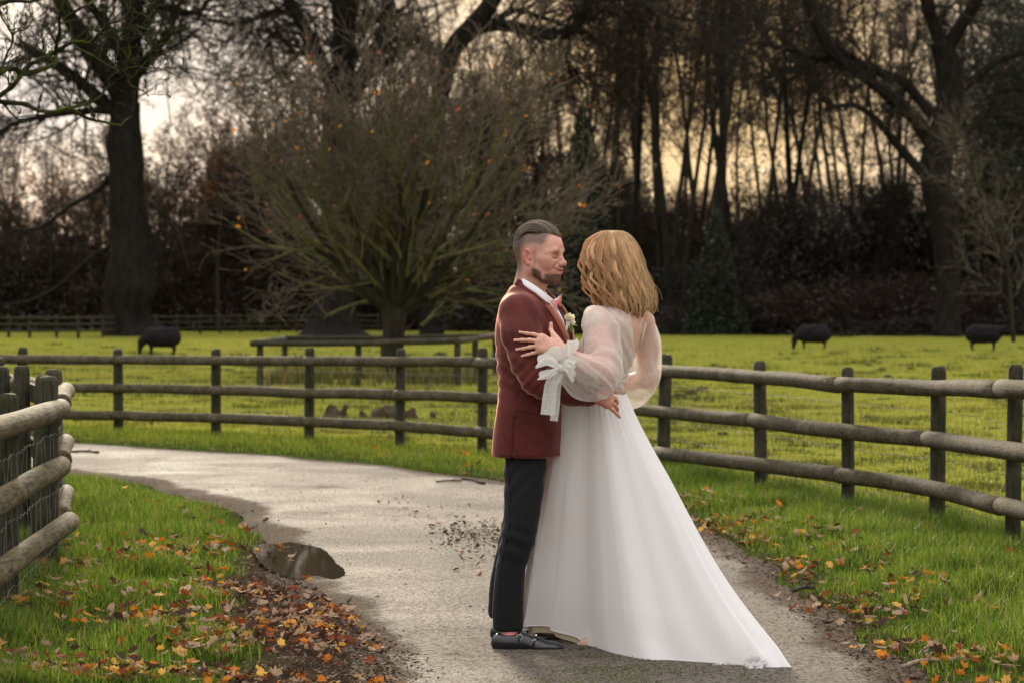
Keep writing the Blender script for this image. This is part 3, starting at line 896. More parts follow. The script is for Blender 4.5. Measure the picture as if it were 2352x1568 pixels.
lvP = np.vstack([lvP] + [lvP[ng.integers(0, len(lvP), 50)] + ng.normal(0, 0.09, (50, 3))])
lv = leaf_quads(lvP, 0.055, pick(ng, ORANGE, len(lvP)), ng, 0.9)
# twigs turn browner towards the tips: split the crown in green limbs and brown twigs
root = empty('small_tree', base, 'small bare wide-spreading tree with a few orange leaves, inside the guard fence', 'tree')
for nm, lo, hi, mt, sd in (('trunk', 0.05, 9, M_BARK2, ((0.09, 12), (0, 7))), ('limbs', 0.012, 0.05, M_TWIGM, ((0.025, 6), (0, 4))), ('twigs', 0, 0.012, M_TWIG, ((0, 3),))):
    sg = [s for s in segs if lo <= s[2] < hi]
    o = bpy.data.objects.new(nm, segs_mesh(nm, sg, mt, sd, 0.0072)); COL.objects.link(o); o.parent = root
o = bpy.data.objects.new('leaves', mesh_data('leaves', lv[0], lv[1], [M_LEAFA], False, lv[2])); COL.objects.link(o); o.parent = root; o['kind'] = 'stuff'
print('small tree segs', len(segs))

# ---- woodland trees: a few kinds, repeated
P_WOOD = dict(n=(12, 6, 5, 3), gn=(0.035, 0.13, 0.2, 0.25), up=(0.05, 0.10, 0.05, 0.0), tap=(0.75, 0.7, 0.7, 0.6), st=(0.42, 0.2, 0.15, 0), ch=(2.6, 1.6, 2.0, 0), an=(0.62, 0.7, 0.75, 0.7), lr=(0.27, 0.55, 0.55, 0.5), rr=(0.33, 0.5, 0.5, 0.5))
kinds = []
lab = ['slim bare brown woodland tree standing in the wood beyond the pasture', 'straight dark bare woodland tree standing in the wood beyond the pasture',
       'forked woodland tree keeping brown autumn leaves in the wood beyond the pasture', 'rusty-leaved woodland tree standing in the wood beyond the pasture',
       'sparse pole-like woodland tree standing in the wood beyond the pasture']
for k in range(5):
    rg = random.Random(40 + k); segs = []
    branch(segs, rg, (0, 0, -0.2), (rg.gauss(0, 0.03), rg.gauss(0, 0.03), 1), 20 + 3 * rg.random(), (0.20, 0.27, 0.22, 0.20, 0.15)[k], 0, P_WOOD)
    if k == 2:
        branch(segs, rg, (0, 0, 4), (0.25, 0.1, 1), 15, 0.16, 0, P_WOOD)
    ng = np.random.default_rng(70 + k)
    nl = (260, 180, 700, 1300, 180)[k]
    lv = leaf_quads(seg_ends(segs, ng, nl, 0.04), 0.11, pick(ng, BROWN if k != 3 else BROWN + ORANGE[:1], nl), ng)
    r = tree_from('woodland_tree', segs, 0.08, M_BARK2 if k != 1 else M_BARK, M_TWIGD if k % 2 else M_TWIGF, lab[k], group='bare trees of the wood, kind %d' % (k + 1), loc=(0, -200, 0), rmin=0.012, leaves=lv, leafmat=M_LEAFA)
    r['group'] = ('slim bare trees of the wood', 'straight dark trees of the wood', 'forked leafy trees of the wood', 'rusty-leaved trees of the wood', 'pole-like trees of the wood')[k]
    kinds.append(r)
used = set()
def wood(k, x, Y, sc=1.0, rz=None):
    r = kinds[k]; loc = ((x - CX) * Y / F, Y, -0.05)
    rz = rgw.uniform(0, 6.28) if rz is None else rz
    if k in used: r = copy_tree(r, loc, rz, sc)
    else:
        used.add(k); r.location = loc; r.rotation_euler = (0, 0, rz); r.scale = (sc, sc, sc)
    name_zone(r, ('slim bare tree', 'straight dark tree', 'forked brown-leaved tree', 'rusty-leaved tree', 'pole-like tree')[k], x, Y)
rgw = random.Random(77)
for x, k, Y, sc in ((1385, 2, 128, 1.1), (1438, 1, 135, 1.0), (1470, 4, 150, 1.0), (1508, 4, 140, 1.0), (1545, 2, 132, 1.05), (1590, 0, 145, 1.0), (1622, 4, 138, 1.1), (1660, 1, 124, 1.25), (1700, 0, 150, 1),
                    (1745, 4, 134, 1.1), (1792, 0, 140, 1.1), (1840, 1, 136, 1.0), (1885, 0, 150, 1.0), (1930, 4, 138, 1.1), (1985, 0, 146, 1.0), (2045, 2, 140, 0.9), (2100, 0, 150, 1.0), (2250, 1, 135, 1), (2300, 3, 128, 1.0), (2345, 2, 140, 1.05),
                    (1275, 0, 150, 1.0), (1330, 3, 142, 1.0), (1215, 3, 150, 0.95), (1150, 0, 145, 0.9), (1060, 3, 155, 0.9), (1000, 2, 150, 0.85), (930, 0, 150, 0.85), (860, 3, 152, 0.8), (700, 3, 150, 0.7), (640, 0, 145, 0.62), (560, 3, 150, 0.6), (500, 3, 138, 0.55),
                    (450, 2, 150, 0.55), (395, 3, 142, 0.52), (345, 0, 150, 0.6), (225, 3, 145, 0.56), (170, 2, 150, 0.5), (110, 3, 140, 0.52), (55, 0, 150, 0.5), (5, 3, 142, 0.55), (-60, 2, 145, 0.6),
                    (1420, 0, 175, 1.1), (1560, 3, 178, 1.1), (1690, 4, 172, 1.1), (1820, 0, 176, 1.15), (1950, 4, 172, 1.1), (2080, 0, 178, 1.1), (2200, 2, 170, 1.1), (2330, 0, 176, 1.1), (1300, 2, 178, 1.05), (1120, 2, 176, 0.95), (800, 2, 178, 0.85), (600, 2, 176, 0.7), (300, 2, 178, 0.66), (90, 0, 176, 0.62),
                    (1360, 0, 160, 1.05), (1412, 4, 132, 1.0), (1455, 3, 162, 1.1), (1490, 0, 158, 1.05), (1525, 1, 152, 1.0), (1570, 4, 131, 1.05), (1608, 2, 160, 1.1), (1640, 4, 152, 1.05), (1682, 4, 142, 1.1), (1768, 4, 165, 1.1), (1810, 4, 131, 1.0), (1905, 4, 156, 1.05), (1960, 4, 133, 1.0), (2070, 0, 134, 0.95), (2275, 0, 150, 1.1),
                    (2560, 0, 134, 1.0), (2640, 2, 142, 1.0), (2740, 1, 136, 1.0), (2850, 3, 145, 1.0), (2960, 0, 140, 1.0), (-240, 2, 144, 0.7), (-350, 3, 146, 0.7), (-470, 0, 142, 0.7),
                    (2420, 1, 130, 1.0), (2480, 3, 140, 1.0), (-130, 3, 140, 0.6)):
    wood(k, x, Y, sc)

# ---- dense twiggy thicket trees that fill the wood between the trunks
P_THK = dict(n=(8, 6, 5, 3), gn=(0.07, 0.14, 0.18, 0.2), up=(0.03, 0.05, 0.04, 0.0), tap=(0.75, 0.7, 0.7, 0.6), st=(0.12, 0.15, 0.15, 0), ch=(2.3, 1.6, 1.8, 0), an=(0.75, 0.7, 0.75, 0.7), lr=(0.42, 0.55, 0.55, 0.5), rr=(0.42, 0.5, 0.5, 0.5))
thk = []
for k in range(3):
    rg = random.Random(140 + k); segs = []
    for j in range(3 if k else 2): branch(segs, rg, (0.3 * j, 0.2 * j, -0.2), tuple(nrm([rg.gauss(0, 0.12), rg.gauss(0, 0.12), 1])), 9.5 + 1.5 * rg.random(), 0.10, 0, P_THK)
    ng = np.random.default_rng(170 + k); nl = (2500, 1600, 3200)[k]
    lv = leaf_quads(seg_ends(segs, ng, nl, 0.03), 0.10, pick(ng, ([(0.040, 0.036, 0.018), (0.030, 0.028, 0.014)], BROWN, BROWN)[k], nl), ng)
    r = tree_from('thicket_tree', segs, 0.05, M_BARK, (M_TWIGD, M_TWIGF, M_TWIGF)[k], ('dull olive twiggy thicket tree filling the wood beyond the pasture', 'brown twiggy thicket tree filling the wood beyond the pasture', 'brown-leaved thicket tree filling the wood beyond the pasture')[k],
                  group=('olive thicket trees of the wood', 'brown thicket trees of the wood', 'brown-leaved thicket trees of the wood')[k], loc=(0, -200, 0), rmin=0.013, leaves=lv, leafmat=M_LEAFA)
    thk.append(r)
tused = set(); rgt = random.Random(99)
for x, k, Y, sc in ((1700, 0, 132, 0.62), (1745, 1, 140, 0.72), (1790, 0, 131, 0.64), (1830, 1, 142, 0.75), (1870, 0, 129, 0.68), (1915, 1, 141, 0.76), (1960, 0, 130, 0.72), (2000, 1, 140, 0.78), (2040, 0, 128, 0.74), (2110, 0, 130, 0.75), (2230, 0, 133, 1.2), (2300, 0, 131, 1.25), (2370, 0, 128, 1.3), (2480, 1, 132, 1.2), (2600, 0, 134, 1.2), (2720, 1, 136, 1.2), (2840, 0, 138, 1.2), (2970, 2, 140, 1.2), (-160, 1, 142, 0.9), (-280, 2, 144, 0.9), (-400, 1, 143, 0.9), (1610, 1, 140, 0.66), (1560, 1, 150, 0.72), (1515, 0, 146, 0.66), (1470, 1, 142, 0.66), (1435, 1, 152, 0.8), (1400, 2, 146, 0.8), (1365, 0, 150, 0.95), (1330, 1, 144, 0.9), (1290, 0, 150, 1.0),
                    (1250, 2, 146, 1.1), (1180, 1, 148, 1.15), (1110, 2, 146, 1.1), (1040, 1, 150, 1.2), (960, 2, 148, 1.1), (880, 1, 150, 1.15), (800, 2, 148, 1.1), (720, 1, 150, 1.05), (650, 2, 146, 0.95), (580, 1, 148, 0.9), (545, 0, 152, 0.95), (510, 2, 144, 0.85), (475, 1, 152, 0.95), (440, 1, 146, 0.88), (400, 0, 150, 0.9), (370, 2, 142, 0.78), (240, 1, 142, 0.8), (180, 2, 140, 0.72), (120, 1, 143, 0.74), (60, 2, 141, 0.66), (0, 1, 143, 0.6), (-60, 2, 141, 0.7),
                    (1710, 1, 162, 0.66), (1800, 0, 164, 0.7), (1880, 1, 163, 0.7), (1950, 0, 161, 0.72), (2020, 1, 163, 0.75), (2090, 0, 160, 0.8), (1600, 0, 160, 0.8), (1510, 1, 164, 0.75), (1440, 0, 160, 0.8), (2180, 0, 158, 1.3), (2280, 1, 160, 1.4), (900, 2, 165, 1.25), (620, 2, 165, 1.15)):
    r = thk[k]; loc = ((x - CX) * Y / F, Y, -0.05); rz = rgt.uniform(0, 6.28)
    if k in tused: r = copy_tree(r, loc, rz, sc)
    else: tused.add(k); r.location = loc; r.rotation_euler = (0, 0, rz); r.scale = (sc,) * 3
    name_zone(r, ('olive twiggy thicket tree', 'brown twiggy thicket tree', 'brown-leaved thicket tree')[k], x, Y)

# ---- dark shrubs and evergreens along the foot of the wood
def shrub_tree(name, label, h, w, n_tw, n_lv, pal, seed, mt, lsize=0.11, cone=False, cat='shrub', group=None, dens=1.0):
    rg = random.Random(seed); ng = np.random.default_rng(seed); segs = []
    P = dict(n=(5, 4, 3), gn=(0.14, 0.18, 0.2), up=(0.05, 0.05, 0.0), tap=(0.7, 0.7, 0.6), st=(0.1, 0.1, 0), ch=(1.6, 2.0, 0), an=(0.7, 0.7, 0.7), lr=(0.5, 0.5, 0.5), rr=(0.5, 0.5, 0.5))
    for k in range(n_tw):
        a = rg.uniform(0, 6.28); s = rg.random() ** 0.6 * w * 0.5
        ll = h * (0.75 + 0.3 * rg.random()) * (1 - 0.45 * (s / (w * 0.5)) ** 2)
        branch(segs, rg, (s * 0.55 * math.cos(a), s * 0.55 * math.sin(a), -0.05), tuple(nrm([0.75 * s / w * math.cos(a), 0.75 * s / w * math.sin(a), 0.8])), ll, 0.05, 0, P)
    if cone:
        z = h * (1 - np.sqrt(ng.random(n_lv))) ; rr_ = w * 0.5 * (1 - z / h) * ng.random(n_lv) ** 0.4 + 0.1
        a = ng.uniform(0, 6.28, n_lv); Pp = np.c_[rr_ * np.cos(a), rr_ * np.sin(a), z]
        Pp += 0.25 * np.stack([vnoise(Pp * 1.5, 1), vnoise(Pp * 1.5, 2), vnoise(Pp * 1.5, 3)], 1)
    else:
        d = ng.normal(size=(n_lv, 3)); d[:, 2] = np.abs(d[:, 2]); d /= np.linalg.norm(d, axis=1, keepdims=True)
        rad = ng.random(n_lv) ** 0.33
        rad *= 1 + 0.30 * fbm(d * 2.6 + seed, 3, seed)
        Pp = d * rad[:, None] * np.array([w * 0.5, w * 0.5, h]) 
    lv = leaf_quads(Pp, lsize, pick(ng, pal, n_lv, 0.35), ng)
    return tree_from(name, segs, 9, mt, mt, label, cat, group, (0, -200, 0), rmin=0.010, leaves=lv, leafmat=M_EVER)
UND = [(0.024, 0.026, 0.014), (0.034, 0.032, 0.016), (0.020, 0.018, 0.012), (0.045, 0.030, 0.020)]
sh = [shrub_tree('undergrowth_shrub', 'dark tangled olive undergrowth shrub at the foot of the wood', 5.2, 7.5, 46, 9000, UND, 201, M_TWIGD, 0.12, group='dark olive shrubs along the wood'),
      shrub_tree('undergrowth_shrub', 'brown twiggy undergrowth shrub at the foot of the wood', 3.8, 6.0, 60, 4500, [(0.055, 0.036, 0.024), (0.035, 0.026, 0.018), (0.07, 0.042, 0.028)], 202, M_TWIGF, 0.11, group='brown twiggy shrubs along the wood')]
def place(o, x, Y, sc, first):
    loc = ((x - CX) * Y / F, Y, -0.05)
    if first: o.location = loc; o.scale = sc if hasattr(sc, '__len__') else (sc,) * 3; return o
    return copy_tree(o, loc, rgw.uniform(0, 6.28), sc)
f0, f1 = True, True
for x, k, Y, sc in ((1750, 0, 133, (1.0, 1, 1.15)), (1880, 0, 130, (1.2, 1, 1.38)), (2010, 0, 132, (1.2, 1, 1.45)), (2120, 0, 131, (1.1, 1, 1.3)), (1680, 0, 129, (0.8, 0.8, 0.7)), (1570, 0, 136, (1, 1, 0.75)), (2250, 0, 136, (1.1, 1, 1.1)), (2350, 0, 134, (1.2, 1, 1.2)),
                    (1480, 0, 138, (1, 1, 0.7)), (1390, 0, 140, (1, 1, 0.72)), (1300, 0, 140, (1, 1, 0.7)), (1220, 0, 142, (1.1, 1, 0.6)), (1120, 0, 145, (1, 1, 0.55)),
                    (1850, 1, 126, (1.4, 1, 0.72)), (1960, 1, 125, (1.5, 1, 0.8)), (2060, 1, 126, (1.3, 1, 0.85)), (2260, 1, 124, (1.4, 1, 0.9)), (2400, 1, 126, (1.4, 1, 0.9)), (1760, 1, 127, (1.2, 1, 0.5)), (1640, 1, 128, (1.3, 1, 0.45)), (1540, 1, 130, (1.4, 1, 0.45)), (1440, 1, 132, (1.2, 1, 0.5)),
                    (1000, 1, 148, (1.4, 1, 1.0)), (880, 0, 150, (1.2, 1, 0.8)), (700, 1, 146, (1.3, 1, 1.2)), (610, 1, 150, (1.3, 1, 1.2)), (520, 0, 147, (1.2, 1, 0.9)), (440, 1, 144, (1.3, 1, 1.3)), (370, 0, 146, (1.1, 1, 1.0)), (200, 1, 142, (1.2, 1, 1.3)), (120, 1, 145, (1.3, 1, 1.4)), (40, 0, 142, (1.2, 1, 1.0)), (-40, 1, 144, (1.3, 1, 1.3)), (800, 1, 152, (1.3, 1, 1.3)),
                    (1900, 0, 127, (1.5, 0.8, 0.22)), (2150, 0, 122, (1.6, 0.8, 0.2)), (2330, 0, 122, (1.5, 0.8, 0.2)), (1680, 0, 126, (1.5, 0.8, 0.2))):
    if k == 0: o = place(sh[0], x, Y, sc, f0); f0 = False
    else: o = place(sh[1], x, Y, sc, f1); f1 = False
    name_zone(o, ('low dark olive bush' if sc[2] < 0.3 else 'dark olive undergrowth shrub') if k == 0 else 'brown twiggy shrub', x, Y)
con = shrub_tree('dark_conifer', 'dark pointed evergreen below the slim trunks right of the bride', 6.4, 3.4, 10, 9000, DKGREEN, 210, M_TWIGD, 0.11, True, 'tree')
place(con, 1640, 122, (1.0, 1.0, 1.05), True)
hol = shrub_tree('tall_evergreen', 'tall dark evergreen behind the groom and bride, left of the slim trunks', 12.2, 5.0, 10, 20000, DKGREEN, 211, M_TWIGD, 0.13, True, 'tree')
place(hol, 1335, 126, (1.0, 1, 1.0), True)
# ivy-dark crown in the top right corner
rg = random.Random(31); ng = np.random.default_rng(31); segs = []
branch(segs, rg, (0, 0, -0.2), (0.02, 0, 1), 20, 0.3, 0, P_WOOD)
Pl = ng.normal(size=(16000, 3)) * (2.2, 2.2, 4.0) + (0, 0, 12.5); Pl += 0.5 * np.stack([vnoise(Pl, 1), vnoise(Pl, 2), vnoise(Pl, 3)], 1)
lv = leaf_quads(Pl, 0.13, pick(ng, DKGREEN + UND[:2], 16000, 0.35), ng)
tree_from('ivy_tree', segs, 0.08, M_BARK, M_TWIGD, 'dense ivy-covered dark tree in the top right corner', loc=((2335 - CX) * 121 / F, 121, 0), rmin=0.012, leaves=lv, leafmat=M_EVER)

# ---- pale bare sapling at the right edge
rg = random.Random(15); segs = []; YS = 100.0
base = np.array([(2328 - CX) * YS / F, YS, 0.0])
P_SAP = dict(n=(10, 6, 4, 3), gn=(0.06, 0.12, 0.16, 0.16), up=(0.03, 0.06, 0.05, 0.0), tap=(0.8, 0.7, 0.7, 0.6), st=(0.2, 0.15, 0.15, 0), ch=(2.4, 1.8, 1.6, 0), an=(0.75, 0.7, 0.65, 0.6), lr=(0.42, 0.55, 0.55, 0.5), rr=(0.5, 0.55, 0.5, 0.5))
branch(segs, rg, (0, 0, -0.1), (-0.06, 0, 1), 8.6, 0.10, 0, P_SAP)
tree_from('bare_sapling', segs, 0.03, M_BARK2, M_TWIG, 'small pale-twigged bare tree at the right edge in front of the wood', loc=base, rmin=0.006)

# ---- far-off wood that reads as one mass
ng = np.random.default_rng(55); n = 100000
x = ng.uniform(-95, 95, n); y = ng.uniform(196, 215, n)
top = 6.5 + 3.0 * fbm(np.c_[x * 0.12, x * 0, x * 0], 3, 2) + np.where(x < -20, 2.5, 0) + np.where(x > 4, 1.6, 0)
hi = ng.random(n) < 0.42
z = np.where(hi, (top + np.where(x > 12, 5.5, 9.5) + 3 * fbm(np.c_[x * 0.3, x * 0, x * 0], 2, 8)) * ng.random(n) ** 0.9, top * ng.random(n) ** 0.8)
V, Q, c = leaf_quads(np.c_[x, y, z], np.where(hi, 0.23, 0.42), pick(ng, [(0.035, 0.028, 0.020), (0.028, 0.027, 0.017), (0.05, 0.036, 0.024)], n, 0.3), ng)
o = obj('distant_wood', V, Q, M_EVER, None, False, c)
tag(o, 'far-off dark wood closing the view behind the tree trunks', 'wood', kind='stuff')

# ---- mossy branch hanging in from the left, from a nearer tree
YN = 15.5
conv = lambda pts: [(zx * 0.282, zy * 0.282, w) for zx, zy, w in pts]
br = [conv(q) for q in (
    [(-420, 760, 26), (-150, 800, 17), (0, 830, 12), (200, 850, 12), (290, 890, 11), (380, 912, 10), (460, 905, 9), (555, 882, 8.5), (640, 930, 8), (720, 965, 7), (860, 1000, 6), (985, 1028, 5)],
    [(555, 882, 7.5), (640, 865, 7), (715, 835, 6), (800, 800, 5.5), (850, 745, 5), (885, 690, 4.5), (890, 640, 4.5), (960, 595, 4.5), (1010, 570, 4.5), (1100, 545, 4), (1180, 560, 3.5), (1260, 590, 3)],
    [(-420, 660, 24), (-200, 610, 16), (0, 590, 13), (70, 560, 12), (130, 570, 12), (185, 602, 13), (300, 580, 12), (400, 545, 11), (450, 520, 10), (455, 420, 9), (462, 350, 8.5), (490, 250, 8), (478, 160, 7), (510, 60, 6), (520, -60, 5)],
    [(-300, 1010, 18), (-120, 860, 13), (0, 780, 11), (70, 730, 11), (140, 660, 10.5), (190, 590, 11), (240, 530, 11), (330, 490, 10.5), (440, 430, 10), (560, 360, 9), (650, 340, 8.5), (730, 352, 8), (800, 290, 7), (840, 250, 6.5), (880, 200, 6), (1000, 160, 5), (1050, 90, 4.5), (1075, 0, 4)],
    [(610, 390, 6), (680, 420, 5.5), (745, 455, 5.5), (850, 520, 5), (970, 580, 5)],
    [(985, 575, 5), (1030, 500, 4.5), (1058, 440, 4.5), (1045, 370, 4), (1025, 300, 4), (1022, 200, 3.5), (1040, 90, 3.5), (1010, -10, 3)],
    [(-300, 20, 16), (0, 18, 10), (120, 8, 9), (240, 12, 8), (340, -5, 6)],
    [(-60, 640, 8), (20, 540, 6), (60, 440, 5.5), (92, 360, 5), (100, 290, 5), (60, 220, 4.5), (20, 150, 4), (0, 60, 4), (60, 30, 3.5)],
    [(100, 295, 4.5), (140, 255, 4), (190, 245, 3.5), (240, 205, 3.5), (270, 140, 3)],
    [(530, 160, 7), (590, 115, 7), (650, 70, 6), (740, 25, 5), (800, -20, 4)],
    [(640, 865, 4), (620, 800, 3)], [(30, 850, 5), (90, 920, 4), (150, 975, 4), (200, 985, 3), (250, 980, 3)],
    [(985, 1028, 4), (1020, 980, 3.5), (1060, 960, 3), (1085, 940, 2.5)], [(430, 270, 4), (390, 230, 3.5), (360, 200, 3)], [(462, 350, 4), (420, 300, 3.5), (380, 240, 3), (330, 200, 2.5)],
    [(1040, 660, 3), (1070, 700, 3), (1150, 735, 3), (1185, 750, 3), (1210, 790, 2.5)], [(1010, 570, 3.5), (1040, 660, 3)],
    [(1100, 550, 3.5), (1150, 490, 3), (1210, 430, 3), (1290, 370, 2.5), (1390, 340, 2.5)], [(1090, 555, 3), (1130, 430, 3), (1200, 400, 2.5), (1280, 420, 2)],
    [(800, 290, 4), (900, 260, 3.5), (980, 240, 3), (1100, 215, 3), (1190, 240, 2.5), (1260, 230, 2)], [(1100, 215, 2.5), (1160, 290, 2.5), (1240, 300, 2), (1330, 260, 2)],
    [(1180, 560, 3), (1300, 560, 2.5), (1400, 600, 2.5), (1470, 640, 2)], [(1050, 90, 3), (1150, 120, 2.5), (1230, 160, 2.5), (1300, 200, 2)])]
rg = random.Random(2); ng = np.random.default_rng(2)
parts = []; nodes = []
for k, pts in enumerate(br):
    L = smooth_line(pts, 7)
    dep = YN + 0.35 * fbm(np.c_[L[:, 0] * 0.008, L[:, 1] * 0.008, np.full(len(L), 0.0)], 3, 4)
    P3 = np.array([W(x, y, d) for (x, y, w), d in zip(L, dep)])
    P3 += 0.004 * np.stack([vnoise(P3 * 22, 5 + j) for j in range(3)], 1)
    rad = 0.5 * L[:, 2] * YN / F * (1 + 0.22 * vnoise(P3 * 40, 9))
    parts.append(tube(P3, rad, 9)); nodes += [(p, r) for p, r in zip(P3, rad) if p[2] > 2.0]
sg = []
P_SP = dict(n=(3, 3, 2), gn=(0.16, 0.18, 0.2), up=(0.03, 0.02, 0.02), tap=(0.5, 0.5, 0.4), st=(0.2, 0.2, 0), ch=(0.75, 0.6, 0), an=(0.9, 0.9, 0.8), lr=(0.6, 0.55, 0.5), rr=(0.7, 0.7, 0.6))
for p, r in nodes:
    if rg.random() < 0.17:
        d = rot_about((0.3, 0, 0.95), 1.2 * rg.random(), rg.uniform(0, 6.28))
        branch(sg, rg, tuple(p), d, (0.05 + 0.22 * rg.random() ** 1.5), min(r * 0.6, 0.005), 0, P_SP)
sgm = segs_mesh('spurs', sg, M_MOSS, ((0, 5),), 0.0018)
mb = empty('mossy_tree', (-6.2, 15.5, 0), 'crooked mossy bare branches hanging into the top left corner from a nearer tree', 'tree')
tk = tube(smooth_line([(-6.3, 15.5, -0.2), (-6.2, 15.5, 1.2), (-6.1, 15.45, 2.4), (-5.9, 15.5, 3.4), (-5.95, 15.6, 5.2), (-6.1, 15.6, 7.5)], 5), np.linspace(0.24, 0.09, 26), 14)
obj('trunk', *tk, M_MOSS, mb)
lim = [tube(smooth_line([a, (0.5 * (np.array(a) + np.array(b)) + (0, 0, 0.12)), b], 8), np.linspace(0.075, rr_, 17), 10) for a, b, rr_ in
       (((-5.98, 15.45, 2.5), parts[0][0][4], 0.036), ((-5.95, 15.45, 2.9), parts[2][0][4], 0.034), ((-6.02, 15.45, 2.2), parts[3][0][4], 0.026), ((-5.92, 15.5, 3.5), parts[6][0][4], 0.024))]
obj('limb', *merge(lim), M_MOSS, mb)
V, fs = merge(parts); obj('branches', V, fs, M_MOSS, mb)
o = link('spurs', sgm, mb)
# swollen buds on the spur ends
ends = np.array([s[1] for s in sg if s[4] >= 1])[::2]
bv, bq = prisms(ends - (0, 0, 0.006), ends + np.array([0, 0, 0.012]), np.full(len(ends), 0.0045), np.full(len(ends), 0.0015), 5)
o = obj('buds', bv, bq, M_BARK2, mb); o['kind'] = 'stuff'
# ================================================================== sculpting by distance fields
class Sdf:
    """signed distance field on a box, blended from simple shapes, then meshed (surface nets)"""
    def __init__(s, lo, hi, h):
        s.lo = np.asarray(lo, float); s.h = h
        s.n = np.ceil((np.asarray(hi, float) - s.lo) / h).astype(int) + 1
        s.ax = [s.lo[k] + np.arange(s.n[k]) * h for k in range(3)]
        s.f = np.full(s.n, 0.5, np.float32)
    def _box(s, lo, hi):
        a = np.clip(np.floor((np.asarray(lo) - s.lo) / s.h).astype(int), 0, s.n); b = np.clip(np.ceil((np.asarray(hi) - s.lo) / s.h).astype(int) + 1, 0, s.n)
        if (b <= a).any(): return None, None
        sl = tuple(slice(a[k], b[k]) for k in range(3))
        g = np.meshgrid(*[s.ax[k][sl[k]] for k in range(3)], indexing='ij', sparse=True)
        return sl, g
    def _comb(s, sl, d, k, op):
        f = s.f[sl]; d = d.astype(np.float32)
        if op == 'add':
            if k > 0:
                h = np.maximum(k - np.abs(f - d), 0) / k; r = np.minimum(f, d) - h * h * k * 0.25
            else: r = np.minimum(f, d)
        else:
            if k > 0:
                h = np.maximum(k - np.abs(f + d), 0) / k; r = np.maximum(f, -d) + h * h * k * 0.25
            else: r = np.maximum(f, -d)
        s.f[sl] = r
    def ell(s, c, r, k=0.0, op='add', R=None):
        c = np.asarray(c, float); r = np.asarray(r, float); m = np.full(3, r.max() + k + 4 * s.h)
        sl, g = s._box(c - m, c + m)
        if sl is None: return
        p = [g[i] - c[i] for i in range(3)]
        if R is not None:
            R = np.asarray(R); p = [R[0, i] * p[0] + R[1, i] * p[1] + R[2, i] * p[2] for i in range(3)]
        k0 = np.sqrt((p[0] / r[0]) ** 2 + (p[1] / r[1]) ** 2 + (p[2] / r[2]) ** 2)
        k1 = np.sqrt((p[0] / r[0] ** 2) ** 2 + (p[1] / r[1] ** 2) ** 2 + (p[2] / r[2] ** 2) ** 2)
        s._comb(sl, k0 * (k0 - 1) / np.maximum(k1, 1e-6), k, op)
    def cap(s, a, b, ra, rb=None, k=0.0, op='add'):
        a = np.asarray(a, float); b = np.asarray(b, float); rb = ra if rb is None else rb
        m = max(ra, rb) + k + 4 * s.h
        sl, g = s._box(np.minimum(a, b) - m, np.maximum(a, b) + m)
        if sl is None: return
        ab = b - a; L2 = max(ab @ ab, 1e-12)
        t = np.clip(sum((g[i] - a[i]) * ab[i] for i in range(3)) / L2, 0, 1)
        d = np.sqrt(sum((g[i] - a[i] - t * ab[i]) ** 2 for i in range(3))) - (ra + (rb - ra) * t)
        s._comb(sl, d, k, op)
    def chain(s, pts, k=0.0, op='add'):
        """pts: rows of x, y, z, r"""
        pts = np.asarray(pts, float)
        for p, q in zip(pts[:-1], pts[1:]): s.cap(p[:3], q[:3], p[3], q[3], k, op)
    def loft(s, rows, ang=0.0, k=0.0, op='add', ex=2.0, kcap=0.02):
        """rows: z, cx, cy, a, b - elliptical sections, a along the heading 'ang', b across"""
        rows = np.asarray(rows, float); rows = rows[np.argsort(rows[:, 0])]
        m = rows[:, 3:].max() + k + 4 * s.h
        lo = np.array([rows[:, 1].min() - m, rows[:, 2].min() - m, rows[0, 0] - k - 3 * s.h]); hi = np.array([rows[:, 1].max() + m, rows[:, 2].max() + m, rows[-1, 0] + k + 3 * s.h])
        sl, g = s._box(lo, hi)
        if sl is None: return
        z = g[2].ravel()
        zi = smooth_line(rows, 8)
        cx, cy, A, B = [np.interp(z, zi[:, 0], zi[:, q])[None, None, :] for q in (1, 2, 3, 4)]
        dx, dy = g[0] - cx, g[1] - cy
        u = dx * math.cos(ang) + dy * math.sin(ang); v = -dx * math.sin(ang) + dy * math.cos(ang)
        q = (np.abs(u / A) ** ex + np.abs(v / B) ** ex) ** (1 / ex)
        d = (q - 1) * np.minimum(A, B)
        e = np.maximum(rows[0, 0] - g[2], g[2] - rows[-1, 0])
        h = np.maximum(kcap - np.abs(d - e), 0) / kcap
        d = np.maximum(d, e) + h * h * kcap * 0.25
        s._comb(sl, d, k, op)
    def plane(s, n, p):
        """keep the side the normal points away from"""
        n = nrm(n); g = np.meshgrid(*s.ax, indexing='ij', sparse=True)
        d = sum((g[i] - p[i]) * n[i] for i in range(3))
        s.f = np.maximum(s.f, d.astype(np.float32))
    def mesh(s):
        f = s.f; inside = f < 0
        n0, n1, n2 = f.shape
        cnt = np.zeros((n0 - 1, n1 - 1, n2 - 1), np.uint8)
        for dx in (0, 1):
            for dy in (0, 1):
                for dz in (0, 1): cnt += inside[dx:n0 - 1 + dx, dy:n1 - 1 + dy, dz:n2 - 1 + dz]
        cell = (cnt > 0) & (cnt < 8)
        idx = np.full(cell.shape, -1, np.int64); ci = np.argwhere(cell); idx[cell] = np.arange(len(ci))
        acc = np.zeros((len(ci), 3)); w = np.zeros(len(ci))
        cor = [(0, 0, 0), (1, 0, 0), (0, 1, 0), (1, 1, 0), (0, 0, 1), (1, 0, 1), (0, 1, 1), (1, 1, 1)]
